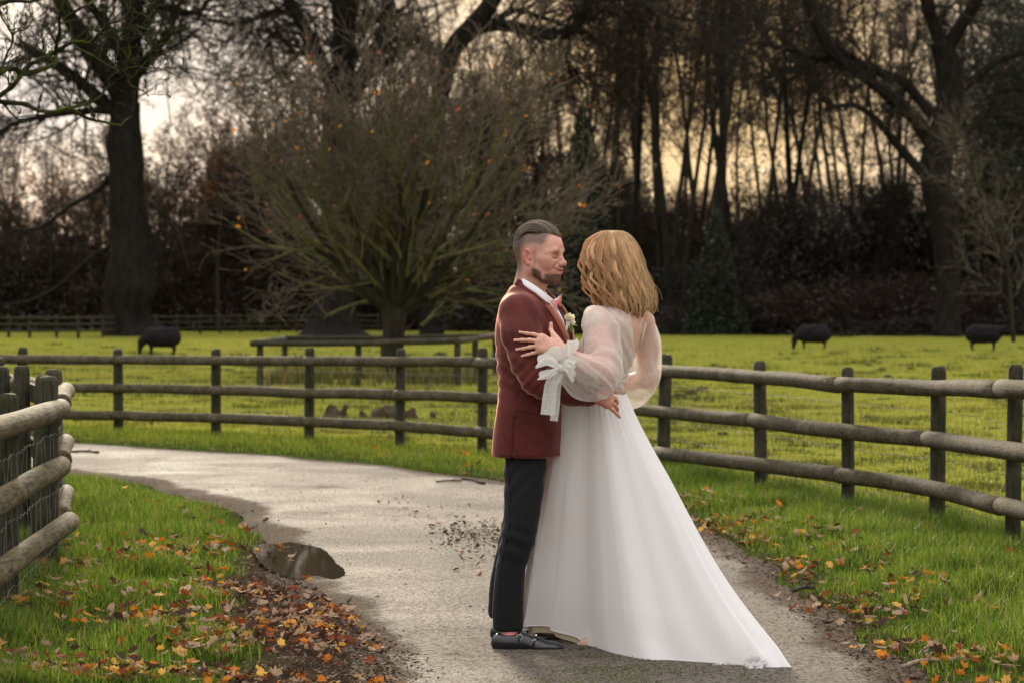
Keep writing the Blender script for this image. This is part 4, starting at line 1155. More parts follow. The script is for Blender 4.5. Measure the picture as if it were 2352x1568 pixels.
        for a in range(8):
            for b in range(a + 1, 8):
                df = np.array(cor[b]) - np.array(cor[a])
                if np.abs(df).sum() != 1: continue
                fa = f[ci[:, 0] + cor[a][0], ci[:, 1] + cor[a][1], ci[:, 2] + cor[a][2]]; fb = f[ci[:, 0] + cor[b][0], ci[:, 1] + cor[b][1], ci[:, 2] + cor[b][2]]
                m = (fa < 0) != (fb < 0)
                t = np.where(m, fa / np.where(m, fa - fb, 1), 0)
                acc += np.where(m[:, None], np.array(cor[a]) + t[:, None] * df, 0); w += m
        V = s.lo + (ci + acc / w[:, None]) * s.h
        Q = []
        for ax in range(3):
            o1, o2 = [k for k in range(3) if k != ax]
            a = [slice(None)] * 3; b = [slice(None)] * 3
            a[ax] = slice(0, -1); b[ax] = slice(1, None)
            A, Bq = inside[tuple(a)], inside[tuple(b)]
            e = np.argwhere(A != Bq)
            e = e[(e[:, o1] > 0) & (e[:, o2] > 0) & (e[:, o1] < f.shape[o1] - 1) & (e[:, o2] < f.shape[o2] - 1)]
            def at(d1, d2):
                q = e.copy(); q[:, o1] += d1; q[:, o2] += d2
                return idx[q[:, 0], q[:, 1], q[:, 2]]
            q = np.stack([at(-1, -1), at(0, -1), at(0, 0), at(-1, 0)], 1)
            flip = A[tuple(e.T)]
            if ax == 1: flip = ~flip
            q[~flip] = q[~flip][:, ::-1]
            Q.append(q)
        return V, np.vstack(Q)

def relax(V, Q, it=1, lam=0.5):
    """Laplacian smoothing"""
    e = np.vstack([Q[:, [i, (i + 1) % Q.shape[1]]] for i in range(Q.shape[1])])
    e = np.vstack([e, e[:, ::-1]])
    for _ in range(it):
        a = np.zeros_like(V); c = np.zeros(len(V))
        np.add.at(a, e[:, 0], V[e[:, 1]]); np.add.at(c, e[:, 0], 1)
        V = V + lam * (a / np.maximum(c, 1)[:, None] - V)
    return V

def vnormals(V, Q):
    n = np.cross(V[Q[:, 2]] - V[Q[:, 0]], V[Q[:, 3 % Q.shape[1]]] - V[Q[:, 1]]); N = np.zeros_like(V)
    for k in range(Q.shape[1]): np.add.at(N, Q[:, k], n)
    return N / np.maximum(np.linalg.norm(N, axis=1, keepdims=True), 1e-12)

def rotz(a): c, s_ = math.cos(a), math.sin(a); return np.array([[c, -s_, 0], [s_, c, 0], [0, 0, 1]])
def roty(a): c, s_ = math.cos(a), math.sin(a); return np.array([[c, 0, s_], [0, 1, 0], [-s_, 0, c]])
def rotx(a): c, s_ = math.cos(a), math.sin(a); return np.array([[1, 0, 0], [0, c, -s_], [0, s_, c]])
# ================================================================== grass, leaves, litter
M_GRASS = mat_attr('grass_blade', 0.5, 0.5, (1.15, 1.1, 0.6), 0.3)
def blades(xy, h, w, col, ng, lean=0.7, z0=None, tip=1.35):
    n = len(xy)
    z = ground_z(xy) if z0 is None else z0
    a = ng.uniform(0, 2 * np.pi, n); ln = lean * h * ng.random(n) ** 1.2
    d = np.c_[np.cos(a), np.sin(a)]; b = ng.uniform(0, 2 * np.pi, n); s = np.c_[np.cos(b), np.sin(b)] * (w * 0.5)[:, None]
    B = np.c_[xy, z - 0.01]
    up = np.c_[np.zeros((n, 2)), h]
    M = B + up * 0.55 + np.c_[d * (ln * 0.35)[:, None], np.zeros(n)]
    T = B + up + np.c_[d * ln[:, None], -0.15 * ln]
    S = np.c_[s, np.zeros(n)]
    V = np.stack([B - S, B + S, M + S * 0.8, M - S * 0.8, T], 1).reshape(-1, 3)
    i = np.arange(n)[:, None] * 5
    Q = np.hstack([i, i + 1, i + 2, i + 3]); Tr = np.hstack([i + 3, i + 2, i + 4])
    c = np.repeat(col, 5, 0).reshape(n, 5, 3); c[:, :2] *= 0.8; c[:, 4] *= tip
    return V, [Q, Tr], c.reshape(-1, 3)
LUSH = [(0.062, 0.118, 0.012), (0.090, 0.155, 0.018), (0.125, 0.180, 0.026), (0.045, 0.086, 0.010), (0.19, 0.20, 0.055)]
PAST = [(0.195, 0.22, 0.030), (0.265, 0.27, 0.045), (0.13, 0.16, 0.022), (0.33, 0.295, 0.080)]
ng = np.random.default_rng(101)
def inview(p, pad=0.25): return np.abs(p[:, 0]) < 0.2135 * p[:, 1] + pad
bare = lambda p: fbm(np.c_[p * 2.2, np.zeros(len(p))], 3, 77)
def road_d(p): return np.minimum(dist_poly(p, road_left[::2]), dist_poly(p, road_right[::2]))
G_V, G_F, G_C = [], [], []
# left verge
p = np.c_[ng.uniform(-4.6, -0.4, 330000), 8.6 + 13.5 * ng.random(330000) ** 1.35]
p = p[inview(p) & ~inpoly(p, ROAD_POLY)]
d = dist_poly(p, road_left[::2])
keep = ng.random(len(p)) < np.clip((d - 0.04 - mud_w(p) + 0.14 * bare(p)) / 0.35, 0, 1) * np.clip(0.62 + 0.75 * bare(p) + np.clip((p[:, 1] - 11.5) / 4, 0, 0.4), 0.05, 1) * np.where(p[:, 1] > 15, 0.55, 1)
p = p[keep]; d = d[keep]
h = (0.035 + 0.075 * ng.random(len(p))) * np.clip(0.5 + d * 0.8, 0.5, 1.15) * (1 + 0.35 * bare(p))
G_V.append((p, h, 0.0032 + 0.003 * ng.random(len(p)), pick(ng, LUSH, len(p), 0.3)))
# right verge, as far as the fence and a little beyond
p = np.c_[ng.uniform(0.2, 4.6, 360000), 8.8 + 12.5 * ng.random(360000) ** 1.2]
fl = bases[6:, :2]
p = p[inview(p) & ~inpoly(p, ROAD_POLY)]
d = dist_poly(p, road_right[::2]); fx = np.interp(-p[:, 1], -fl[:, 1], fl[:, 0])
over = p[:, 0] - fx
keep = (ng.random(len(p)) < np.clip((d - 0.05 + 0.10 * bare(p)) / 0.4, 0, 1) * np.clip(0.75 + 0.6 * bare(p), 0.08, 1) * np.clip(1 - over / 0.5, 0, 1)) & (p[:, 0] > 0.5)
p = p[keep]; d = d[keep]
h = (0.04 + 0.085 * ng.random(len(p))) * np.clip(0.45 + d * 0.9, 0.45, 1.2) * (1 + 0.35 * bare(p))
G_V.append((p, h, 0.0032 + 0.003 * ng.random(len(p)), pick(ng, LUSH, len(p), 0.3)))
# far verge between the drive and the back fence
p = np.c_[ng.uniform(-7, 1.4, 120000), ng.uniform(18.5, 30, 120000)]
p = p[inview(p) & ~inpoly(p, ROAD_POLY)]
d = dist_poly(p, road_right[::2]); over = np.interp(p[:, 0], bases[:, 0], bases[:, 1]) - p[:, 1]
keep = (p[:, 1] > np.interp(p[:, 0], road_right[8:110, 0], road_right[8:110, 1])) & (ng.random(len(p)) < np.clip((d - 0.03) / 0.35, 0, 1) * np.clip(1 + (over + 0.25) / 0.4, 0, 1))
p = p[keep]; h = 0.03 + 0.055 * ng.random(len(p))
G_V.append((p, h, 0.005 + 0.003 * ng.random(len(p)), pick(ng, LUSH[:3] + PAST[:3], len(p), 0.3)))
pts = [blades(*q, ng) for q in G_V]
V, fs = merge([(a, b) for a, b, c in pts]); C_ = np.vstack([c for a, b, c in pts])
print('verge blades', sum(len(q[0]) for q in G_V))
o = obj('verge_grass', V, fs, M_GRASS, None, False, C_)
tag(o, 'lush green grass growing on the verges on both sides of the drive', 'grass', kind='stuff')
# tufty pasture beyond the fences
n = 260000
Yr = 1 / ng.uniform(1 / 95, 1 / 17.0, n); p = np.c_[ng.uniform(-1, 1, n) * (0.2135 * Yr + 0.3), Yr]
over = p[:, 1] - np.interp(p[:, 0], bases[:, 0], bases[:, 1]); over = np.where(p[:, 0] > 3.2, 1, over)
fx = np.interp(-p[:, 1], -fl[:, 1], fl[:, 0]); over = np.where((p[:, 1] < 22) & (p[:, 0] > 0.6), p[:, 0] - fx, over)
p = p[(over > 0.1) & ~inpoly(p, ROAD_POLY)]
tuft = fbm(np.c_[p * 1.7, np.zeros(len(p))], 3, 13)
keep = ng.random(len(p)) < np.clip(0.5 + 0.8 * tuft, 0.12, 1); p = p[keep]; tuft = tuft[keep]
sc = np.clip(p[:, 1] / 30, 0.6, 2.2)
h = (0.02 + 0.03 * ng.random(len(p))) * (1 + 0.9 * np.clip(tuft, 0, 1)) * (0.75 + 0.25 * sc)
cc = pick(ng, PAST, len(p), 0.3) * (1 - 0.8 * np.clip(tuft - 0.1, 0, 0.8))[:, None]  # tufts darkened, their shading put into the blade colour
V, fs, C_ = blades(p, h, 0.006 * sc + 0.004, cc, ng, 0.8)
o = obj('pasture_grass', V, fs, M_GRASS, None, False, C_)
tag(o, 'short tufty yellow-green grass of the grazed field beyond the fence', 'grass', kind='stuff')
print('pasture blades', len(p))
nc = 620
Yr = 1 / ng.uniform(1 / 90, 1 / 17.5, nc); c_ = np.c_[ng.uniform(-1, 1, nc) * (0.2135 * Yr + 0.2), Yr]
over = c_[:, 1] - np.interp(c_[:, 0], bases[:, 0], bases[:, 1]); over = np.where(c_[:, 0] > 3.2, 1, over)
fx = np.interp(-c_[:, 1], -fl[:, 1], fl[:, 0]); over = np.where((c_[:, 1] < 22) & (c_[:, 0] > 0.6), c_[:, 0] - fx, over)
c_ = c_[over > 0.35]; nb = 46
sz = np.repeat(ng.uniform(0.5, 1.5, len(c_)), nb)
p = np.repeat(c_, nb, 0) + ng.normal(0, 1, (len(c_) * nb, 2)) * (0.13, 0.09) * sz[:, None] * np.clip(np.repeat(c_[:, 1], nb) / 35, 0.7, 2)[:, None]
h = (0.03 + 0.05 * ng.random(len(p))) * np.clip(sz, 0.7, 1.4) * np.clip(p[:, 1] / 40, 0.8, 1.5)
V, fs, C_ = blades(p, h, np.full(len(p), 0.012) * np.clip(p[:, 1] / 30, 0.8, 2), pick(ng, [(0.045, 0.060, 0.012), (0.065, 0.080, 0.014), (0.035, 0.042, 0.012)], len(p), 0.3), ng, 0.7)  # coarse tufts, with tuft shadows put into their darker green
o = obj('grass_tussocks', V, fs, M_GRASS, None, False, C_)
tag(o, 'darker coarse grass tussocks dotted over the grazed field', 'grass', kind='stuff')
# moss down the middle of the drive, in front of the couple
n = 60000
p = np.c_[ng.uniform(-0.4, 1.5, n), ng.uniform(8.6, 10.7, n)]
ctr = np.interp(p[:, 1], [8.6, 9.4, 10.7], [0.42, 0.42, 0.33]); wd = np.interp(p[:, 1], [8.6, 9.35, 9.5, 10.0, 10.7], [0.42, 0.30, 0.14, 0.10, 0.12])
m = np.exp(-((p[:, 0] - ctr) / wd) ** 2) * np.clip(0.5 + 1.6 * fbm(np.c_[p * 5, np.zeros(n)], 3, 8), 0, 1) * 0.95
p = p[ng.random(n) < m]
V, fs, C_ = blades(p, 0.006 + 0.012 * ng.random(len(p)), 0.004 + 0.003 * ng.random(len(p)), pick(ng, [(0.09, 0.11, 0.012), (0.06, 0.075, 0.01), (0.14, 0.14, 0.02)], len(p), 0.3), ng, 1.0, z0=np.full(len(p), 0.028))
o = obj('moss', V, fs, M_GRASS, None, False, C_)
tag(o, 'short yellow-green moss growing down the middle of the drive by the shoes', 'moss', kind='stuff')

# ---- fallen leaves
def leaf_shape(kind, seed):
    rg = np.random.default_rng(seed)
    if kind == 0:        # five-lobed
        ang = np.radians([-90, -62, -40, -12, 12, 32, 58, 75, 90, 105, 122, 148, 168, 192, 220, 242])
        rad = np.array([0.42, 0.66, 0.56, 0.82, 0.68, 0.94, 0.66, 0.78, 1.02, 0.78, 0.66, 0.94, 0.68, 0.82, 0.56, 0.66]) * rg.uniform(0.88, 1.1, 16)
    elif kind == 1:      # narrow, curled
        ang = np.radians(np.arange(0, 360, 30) + 90.0); rad = np.array([1.2, 0.72, 0.42, 0.36, 0.40, 0.66, 1.1, 0.66, 0.42, 0.36, 0.42, 0.72]) * rg.uniform(0.9, 1.1, 12)
    else:                # oval, crumpled
        ang = np.radians(np.arange(0, 360, 30) + 90.0); rad = np.array([1.1, 0.85, 0.66, 0.58, 0.62, 0.72, 0.86, 0.70, 0.60, 0.58, 0.68, 0.88]) * rg.uniform(0.82, 1.12, 12)
    n = len(ang)
    o = np.c_[rad * np.cos(ang), rad * np.sin(ang)]
    P = np.vstack([[[0, 0]], o * 0.5, o])
    c1, c2, tw = rg.uniform(-0.1, 0.75), rg.uniform(-0.15, 0.5), rg.uniform(-0.5, 0.5)
    if kind == 1: c1 = rg.uniform(0.9, 1.7)
    z = c1 * P[:, 0] ** 2 + c2 * P[:, 1] ** 2 + tw * P[:, 0] * P[:, 1] + 0.14 * vnoise(np.c_[P * 2.5, np.full(len(P), seed)], seed)
    V = np.c_[P[:, 0] * (1 - 0.25 * abs(c1)), P[:, 1], z - z.min()] * 0.5
    k = np.arange(n); k2 = (k + 1) % n
    T = np.stack([np.zeros(n, int), 1 + k, 1 + k2], 1); Q = np.stack([1 + k, 1 + n + k, 1 + n + k2, 1 + k2], 1)
    st, sf = tube(np.array([[0, -0.15, 0.02], [0.02, -0.4, 0.05], [0.05, -0.75, 0.12]]) + (0, 0, float(z[0] - z.min()) * 0.5), 0.018, 4)
    return merge([(V, [T, Q]), (st, sf)])
t = NT('fallen_leaf')
oc = t.new('ShaderNodeObjectInfo').outputs['Color']
n = t.noise(90, 4, 0.65)
c = t.mix(t.ramp(n, [(0.35, 0.0), (0.65, 1.0)]), t.mix(1.0, oc, (0.55, 0.5, 0.5), 'MULTIPLY'), oc)
M_LEAF = t.done(t.addtrans(t.bsdf(c, 0.7, t.bump(n, 0.3, 0.002), 0.12), oc, 0.28))
LSH = [(k, s_) for k, s_ in ((0, 1), (0, 2), (0, 3), (0, 4), (1, 5), (1, 6), (2, 7), (2, 8), (2, 9))]
LGEO = [leaf_shape(*q) for q in LSH]
LM = [mesh_data('fallen_leaf', V, fs, [M_LEAF], False) for V, fs in LGEO]
LCOL = {'orange': (0.50, 0.17, 0.02), 'yellow': (0.55, 0.32, 0.07), 'russet': (0.20, 0.055, 0.018), 'dark brown': (0.055, 0.030, 0.019), 'pale brown': (0.34, 0.235, 0.155)}
LN = list(LCOL); LPROB = np.array([0.10, 0.09, 0.19, 0.28, 0.34])
def leaf_sites(n, ng):
    """where leaves have gathered"""
    out = []
    # left verge: thick by the drive edge and towards the camera
    p = np.c_[ng.uniform(-2.9, -0.2, n * 7), 8.7 + 9 * ng.random(n * 7) ** 1.25]; d = dist_poly(p, road_left[::2])
    w = np.clip(1.3 - d / 1.5, 0.05, 1) * np.clip(0.5 + 1.1 * fbm(np.c_[p * 1.6, np.zeros(len(p))], 3, 41), 0.02, 1) * np.clip((14.8 - p[:, 1]) / 3.2, 0.04, 1)
    w *= ~inpoly(p, ROAD_POLY) | (d < 0.16)
    w *= np.where(inpoly(p, PUD * 1.06 - PUD.mean(0) * 0.06), 0.16, 1)
    m = (ng.random(len(p)) < w * 0.42) & inview(p, 0.05); out.append((p[m], 0))
    # right verge edge
    p = np.c_[ng.uniform(0.4, 2.8, n * 5), 8.7 + 9 * ng.random(n * 5) ** 1.1]; d = dist_poly(p, road_right[::2])
    w = np.where(inpoly(p, ROAD_POLY), np.clip(1 - d / 0.25, 0, 1) * 0.5, np.clip(1 - d / 0.75, 0.02, 1)) * np.clip(0.4 + 1.2 * fbm(np.c_[p * 2, np.zeros(len(p))], 3, 51), 0.02, 1)
    m = (ng.random(len(p)) < w * 0.42) & inview(p, 0.05); out.append((p[m], 1))
    # far verge by the back fence
    p = np.c_[ng.uniform(-4, 1.2, n), ng.uniform(18.5, 25, n)]; d = dist_poly(p, road_right[::2])
    w = (~inpoly(p, ROAD_POLY)) * np.clip(1 - d / 1.3, 0, 1) * np.clip((p[:, 0] + 2.4) / 2, 0.05, 1)
    m = (ng.random(len(p)) < w * 0.20) & inview(p, 0); out.append((p[m], 2))
    # heap on the drive left of the groom
    q = np.array([G(x, y) for x, y in ((1075, 1225), (1110, 1262), (1040, 1208), (1130, 1300), (900, 1162), (985, 1185))])
    p = np.vstack([c_ + ng.normal(0, 1, (k_, 2)) * (0.15, 0.35) for c_, k_ in zip(q, (38, 30, 20, 14, 7, 9))])
    out.append((p[inpoly(p, ROAD_POLY)], 3))
    # scattered on the drive
    return out
ng = np.random.default_rng(303)
sites = leaf_sites(3300, ng)
ZP = ('on the left grass verge', 'on the right grass verge', 'on the far verge below the back fence', 'on the wet drive left of the groom')
allp = np.vstack([p for p, z in sites]); allz = np.concatenate([np.full(len(p), z) for p, z in sites])
kindc = ng.choice(5, len(allp), p=LPROB)
kindc[allz == 3] = np.where(ng.random((allz == 3).sum()) < 0.8, 3, 2)
kindc[(allz == 2)] = np.where(ng.random((allz == 2).sum()) < 0.6, 0, kindc[allz == 2])
size = ng.uniform(0.04, 0.075, len(allp)); size[allz == 3] *= 0.62
ld = dist_poly(allp, road_left[::2]); lr_ = road_d(allp)
bed = np.where((allz != 3) & (lr_ < 0.3), 0, 1)
zz = np.where(inpoly(allp, ROAD_POLY), 0.030, ground_z(allp) + 0.014 + (0.02 + 0.05 * ng.random(len(allp))) * np.clip(lr_ / 0.6, 0, 1))
rot = np.stack([ng.normal(0, 0.38, len(allp)), ng.normal(0, 0.38, len(allp)), ng.uniform(0, 6.28, len(allp))], 1)
shp = np.where(np.isin(kindc, (0, 1, 2)), ng.integers(0, 4, len(allp)), ng.integers(3, 9, len(allp)))
rank = np.argsort(-(size / allp[:, 1]))
one, rest = rank[:285], rank[285:]
print('leaves', len(allp), [int((allz == k).sum()) for k in range(4)])
def scol(i): return np.array(LCOL[LN[kindc[i]]]) * ng.uniform(0.75, 1.25)
for i in one:
    o = bpy.data.objects.new('fallen_leaf', LM[shp[i]]); COL.objects.link(o)
    o.location = (*allp[i], zz[i]); o.rotation_euler = rot[i]; o.scale = (size[i],) * 3
    o.color = (*scol(i), 1)
    cn = LN[kindc[i]]
    shape = 'lobed' if shp[i] < 4 else 'narrow curled' if shp[i] < 6 else 'crumpled'
    tag(o, '%s %s fallen leaf lying %s' % (shape, cn, ZP[allz[i]]), 'leaf', '%s %s leaves %s' % (shape, cn, ZP[allz[i]]))
# one bright red leaf standing up, and the most conspicuous orange ones
for nm, x, y, colr, s_, rx, k, lab in (('fallen_leaf', 425, 1528, (0.42, 0.03, 0.015), 0.062, 1.25, 6, 'single bright red fallen leaf standing up in the grass near the bottom edge'),
                                       ('fallen_leaf', 165, 1404, (0.58, 0.20, 0.02), 0.078, 0.7, 0, 'large bright orange lobed leaf on the left verge close to the near fence'),
                                       ('fallen_leaf', 2038, 1362, (0.62, 0.20, 0.015), 0.07, 0.6, 1, 'bright orange lobed leaf by itself at the right edge of the drive'),
                                       ('fallen_leaf', 412, 1545, (0.60, 0.36, 0.12), 0.09, 0.45, 2, 'large pale yellow veined leaf in front of the bright red leaf'),
                                       ('fallen_leaf', 370, 1448, (0.62, 0.36, 0.09), 0.085, 0.5, 3, 'large yellow-orange lobed leaf in the grass above the bright red leaf')):
    g = G(x, y); o = bpy.data.objects.new(nm, LM[k]); COL.objects.link(o)
    o.location = (g[0], g[1], float(ground_z(g[None])[0]) + 0.035); o.rotation_euler = (rx, 0.2, 0.3); o.scale = (s_,) * 3; o.color = (*colr, 1)
    tag(o, lab, 'leaf')
M_LITTER = mat_attr('leaf_litter', 0.8, 0.25, (1, 0.9, 0.8), 0.15)
def leaf_mass(idx, P, S, R3, K, colf):
    parts, cols = [], []
    for i in idx:
        V, fs = LGEO[K[i]]
        R = rotz(R3[i][2]) @ roty(R3[i][1]) @ rotx(R3[i][0])
        parts.append((V * S[i] @ R.T + P[i], fs)); cols.append(np.repeat(colf(i)[None], len(V), 0))
    V, fs = merge(parts); return V, fs, np.vstack(cols)
V, fs, c = leaf_mass(rest, np.c_[allp, zz], size, rot, shp, scol)
o = obj('leaf_litter', V, fs, M_LITTER, None, False, c)
tag(o, 'scattered smaller and farther fallen leaves on both verges', 'leaves', kind='stuff')
# broken, trodden litter and mud crumbs along the edges of the drive
n = 170000
p = np.c_[ng.uniform(-2.6, 3.0, n), 8.6 + 12 * ng.random(n) ** 1.3]
dl_, dr_ = dist_poly(p, road_left[::2]), dist_poly(p, road_right[::2]); ins = inpoly(p, ROAD_POLY)
w = np.clip(1 - dl_ / np.where(ins, np.interp(p[:, 1], [9, 11, 13, 14], [0.36, 0.24, 0.12, 0.05]), 0.25 + mud_w(p)), 0, 1) * np.clip((15.5 - p[:, 1]) / 3, 0.05, 1) + 0.55 * np.clip(1 - dr_ / np.where(ins, 0.28, 0.3), 0, 1)
hp = np.exp(-((p[:, 0] - G(1085, 1240)[0]) / 0.17) ** 2 - ((p[:, 1] - G(1085, 1240)[1]) / 0.7) ** 2) * 0.8
w = np.maximum(w, np.maximum(hp, np.where(ins, 0.006, 0))) * np.where(inpoly(p, PUD), 0.03, 1)
p = p[(ng.random(n) < w) & inview(p, 0.05)]
n = len(p); print('litter', n)
pz = np.where(inpoly(p, ROAD_POLY), 0.026, ground_z(p) + 0.01)
V, Q, c = leaf_quads(np.c_[p, pz], 0.011, pick(ng, [(0.028, 0.018, 0.012), (0.06, 0.04, 0.026), (0.14, 0.10, 0.07), (0.02, 0.014, 0.01), (0.09, 0.04, 0.018)], n, 0.3), ng, 0.9)
V[:, 2] = np.repeat(pz, 4) + (V[:, 2] - np.repeat(pz, 4)) * 0.5
o = obj('mud_crumbs', V, Q, M_LITTER, None, False, c)
tag(o, 'dark trodden leaf crumbs and mud along the edges of the drive', 'litter', kind='stuff')

# ---- sticks lying on the drive
M_STICK = mat_bark('stick_bark', (0.020, 0.015, 0.011), (0.07, 0.055, 0.04), 30)
M_STICKP = mat_bark('pale_stick', (0.16, 0.12, 0.085), (0.30, 0.24, 0.17), 30)
for x0, y0, x1, y1, r, lab, mt in ((162, 1043, 226, 1045, 0.012, 'thin dark stick on the drive beside the near fence', M_STICK), (1002, 1114, 1062, 1112, 0.007, 'thin twig on the drive left of the groom', M_STICK),
                               (1062, 1106, 1112, 1118, 0.010, 'knobbly mossy twig on the drive close to the groom', M_STICK), (1822, 1370, 1870, 1362, 0.010, 'short dark bent stick on the drive right of the dress train', M_STICK),
                               (1985, 1352, 2065, 1334, 0.010, 'pale bare stick at the edge of the right verge', M_STICKP), (2072, 1548, 2165, 1532, 0.009, 'pale broken stick at the lower right edge of the drive', M_STICKP),
                               (768, 1407, 806, 1408, 0.012, 'short dark stick by the muddy left edge of the drive', M_STICK), (1745, 1215, 1795, 1200, 0.006, 'thin pale twig at the foot of the right verge', M_STICKP)):
    a, b = G(x0, y0), G(x1, y1); m = 0.5 * (a + b) + (0.0, 0.03)
    L = smooth_line(np.c_[np.array([a, m, b]), [0.03, 0.036, 0.03]], 5)
    V, fs = tube(L, r * (1 + 0.25 * vnoise(L * 30, 4)), 7)
    e = prisms([L[6]], [L[6] + (0.03, 0.02, 0.03)], [r * 0.6], [r * 0.3], 5)
    V, fs = merge([(V, fs), e])
    tag(obj('stick', V, fs, mt), lab, 'stick')

# ---- molehills and rough clods in the field
t = NT('mole_earth'); n_ = t.noise(20, 5, 0.7)
M_MOLE = t.done(t.bsdf(t.mix(t.ramp(n_, [(0.3, 0), (0.7, 1)]), (0.022, 0.020, 0.010), (0.060, 0.052, 0.022)), 0.95, t.bump(n_, 0.8, 0.03), 0.1))
MH = [(1586, 905, 34, 13), (1610, 898, 26, 10), (1560, 912, 40, 13), (2024, 849, 26, 8), (2092, 847, 18, 6), (2040, 866, 24, 7), (1900, 877, 24, 8), (2060, 884, 16, 6), (2100, 887, 16, 7), (1920, 872, 22, 6), (1660, 1000, 30, 8), (1990, 960, 26, 8),
      (2215, 880, 30, 8), (2300, 925, 40, 8), (1700, 855, 26, 6), (1995, 838, 20, 5), (1930, 755, 24, 5), (1640, 840, 22, 6), (225, 895, 26, 7), (500, 830, 14, 4), (85, 905, 24, 6), (1010, 815, 30, 9), (1075, 815, 22, 7), (320, 828, 14, 4)]
ng = np.random.default_rng(66)
MHM = []
for k in range(4):
    a = np.linspace(0, 2 * np.pi, 15)[:-1]; rr_ = np.array([1.0, 0.85, 0.6, 0.3]); zz_ = np.array([-0.1, 0.35, 0.78, 0.97])
    V = np.concatenate([np.c_[r_ * np.cos(a), r_ * np.sin(a), np.full(14, z_)] for r_, z_ in zip(rr_, zz_)] + [np.array([[0, 0, 1.0]])])
    V *= (1 + 0.28 * vnoise(V * 2.4 + k * 9, k))[:, None]
    i = np.arange(3)[:, None] * 14; j = np.arange(14)[None]; j2 = (j + 1) % 14
    Q = np.stack([i + j, i + j2, i + 14 + j2, i + 14 + j], -1).reshape(-1, 4); T = np.stack([42 + np.arange(14), 42 + (np.arange(14) + 1) % 14, np.full(14, 56)], 1)
    MHM.append(mesh_data('molehill', V, [Q, T], [M_MOLE]))
for k, (x, y, w, hh) in enumerate(MH):
    g = G(x, y); s_ = g[1] / F
    o = bpy.data.objects.new('molehill', MHM[k % 4]); COL.objects.link(o)
    o.location = (*g, float(ground_z(g[None])[0])); o.scale = (0.5 * w * s_, 0.5 * w * s_ * 1.1, hh * s_ * 0.9); o.rotation_euler = (0, 0, k)
    tag(o, 'low dark molehill %s' % ('in the field right of the bride' if x > 1500 else 'in the field behind the left part of the fence'), 'molehill', 'molehills right of the bride' if x > 1500 else 'molehills left of the groom')

# ---- rotten stumps and a log pile behind the fence
M_ROT = mat_bark('rotten_wood', (0.020, 0.013, 0.009), (0.085, 0.055, 0.038), 16, (0.045, 0.05, 0.015), 0.35)
def shard(name, pts, w, lab):
    Yd = 31.0; parts = []
    L = np.array([W(x, y, Yd) for x, y in pts]); 
    V, fs = tube(smooth_line(L, 4), np.linspace(w[0], w[1], (len(L) - 1) * 4 + 1) * 0.5 * Yd / F, 9)
    V += 0.03 * np.stack([vnoise(V * 9, 1), vnoise(V * 9, 2), vnoise(V * 9, 3)], 1)
    tag(obj(name, V, fs, M_ROT), lab, 'stump')
shard('rotten_stump', [(762, 962), (760, 945), (757, 926)], (56, 8), 'pointed broken rotten stump behind the lower fence rail')
shard('rotten_stump', [(778, 962), (790, 945), (798, 930)], (26, 12), 'short slanting rotten stump beside the pointed one')
shard('rotten_stump', [(832, 962), (831, 952), (833, 942)], (24, 14), 'tiny rotten stump between the larger ones behind the fence')
def big_stump(x, y, w, h, seed, lab):
    Yd = 31.0; c_ = W(x, y, Yd); a = np.linspace(0, 2 * np.pi, 25)[:-1]; r_ = 0.5 * w * Yd / F; hh = h * Yd / F
    top = hh * (0.75 + 0.35 * vnoise(np.c_[a * 2.4, a * 0, a * 0], seed))
    ring = lambda k, z: np.c_[k * r_ * np.cos(a), k * r_ * np.sin(a) * 0.8, z * np.ones(24)]
    V = np.vstack([ring(1.15, -0.05), ring(1.0, hh * 0.3), ring(0.95, top), ring(0.75, top * 0.85), ring(0.3, hh * 0.5)])
    V *= (1 + 0.08 * vnoise(V * 12, seed))[:, None]; V += (c_[0], Yd, 0)
    i = np.arange(4)[:, None] * 24; j = np.arange(24)[None]; j2 = (j + 1) % 24
    Q = np.stack([i + j, i + j2, i + 24 + j2, i + 24 + j], -1).reshape(-1, 4); f = np.arange(96, 120)[None]
    tag(obj('rotten_stump', V, [Q, f], M_ROT), lab, 'stump')
big_stump(905, 960, 105, 30, 4, 'wide rotten tree stump with a ragged top behind the lower fence rail')
big_stump(994, 962, 14, 22, 6, 'small dark post-like rotten stump right of the wide one')
# coarse weeds inside the guard fence
ng = np.random.default_rng(12); n = 5200
p = np.c_[ng.uniform(-4.6, -0.5, n), ng.uniform(43.5, 51, n)]
p = p[ng.random(n) < np.clip(0.5 + fbm(np.c_[p, np.zeros(n)], 2, 5), 0, 1)]
V, fs, c = blades(p, 0.16 + 0.34 * ng.random(len(p)) ** 2, np.full(len(p), 0.02), pick(ng, [(0.06, 0.075, 0.015), (0.09, 0.085, 0.03), (0.04, 0.055, 0.012), (0.16, 0.12, 0.06)], len(p), 0.3), ng, 0.5)
o = obj('rank_grass', V, fs, M_GRASS, None, False, c); tag(o, 'long rank grass and weeds inside the small tree guard fence', 'grass', kind='stuff')

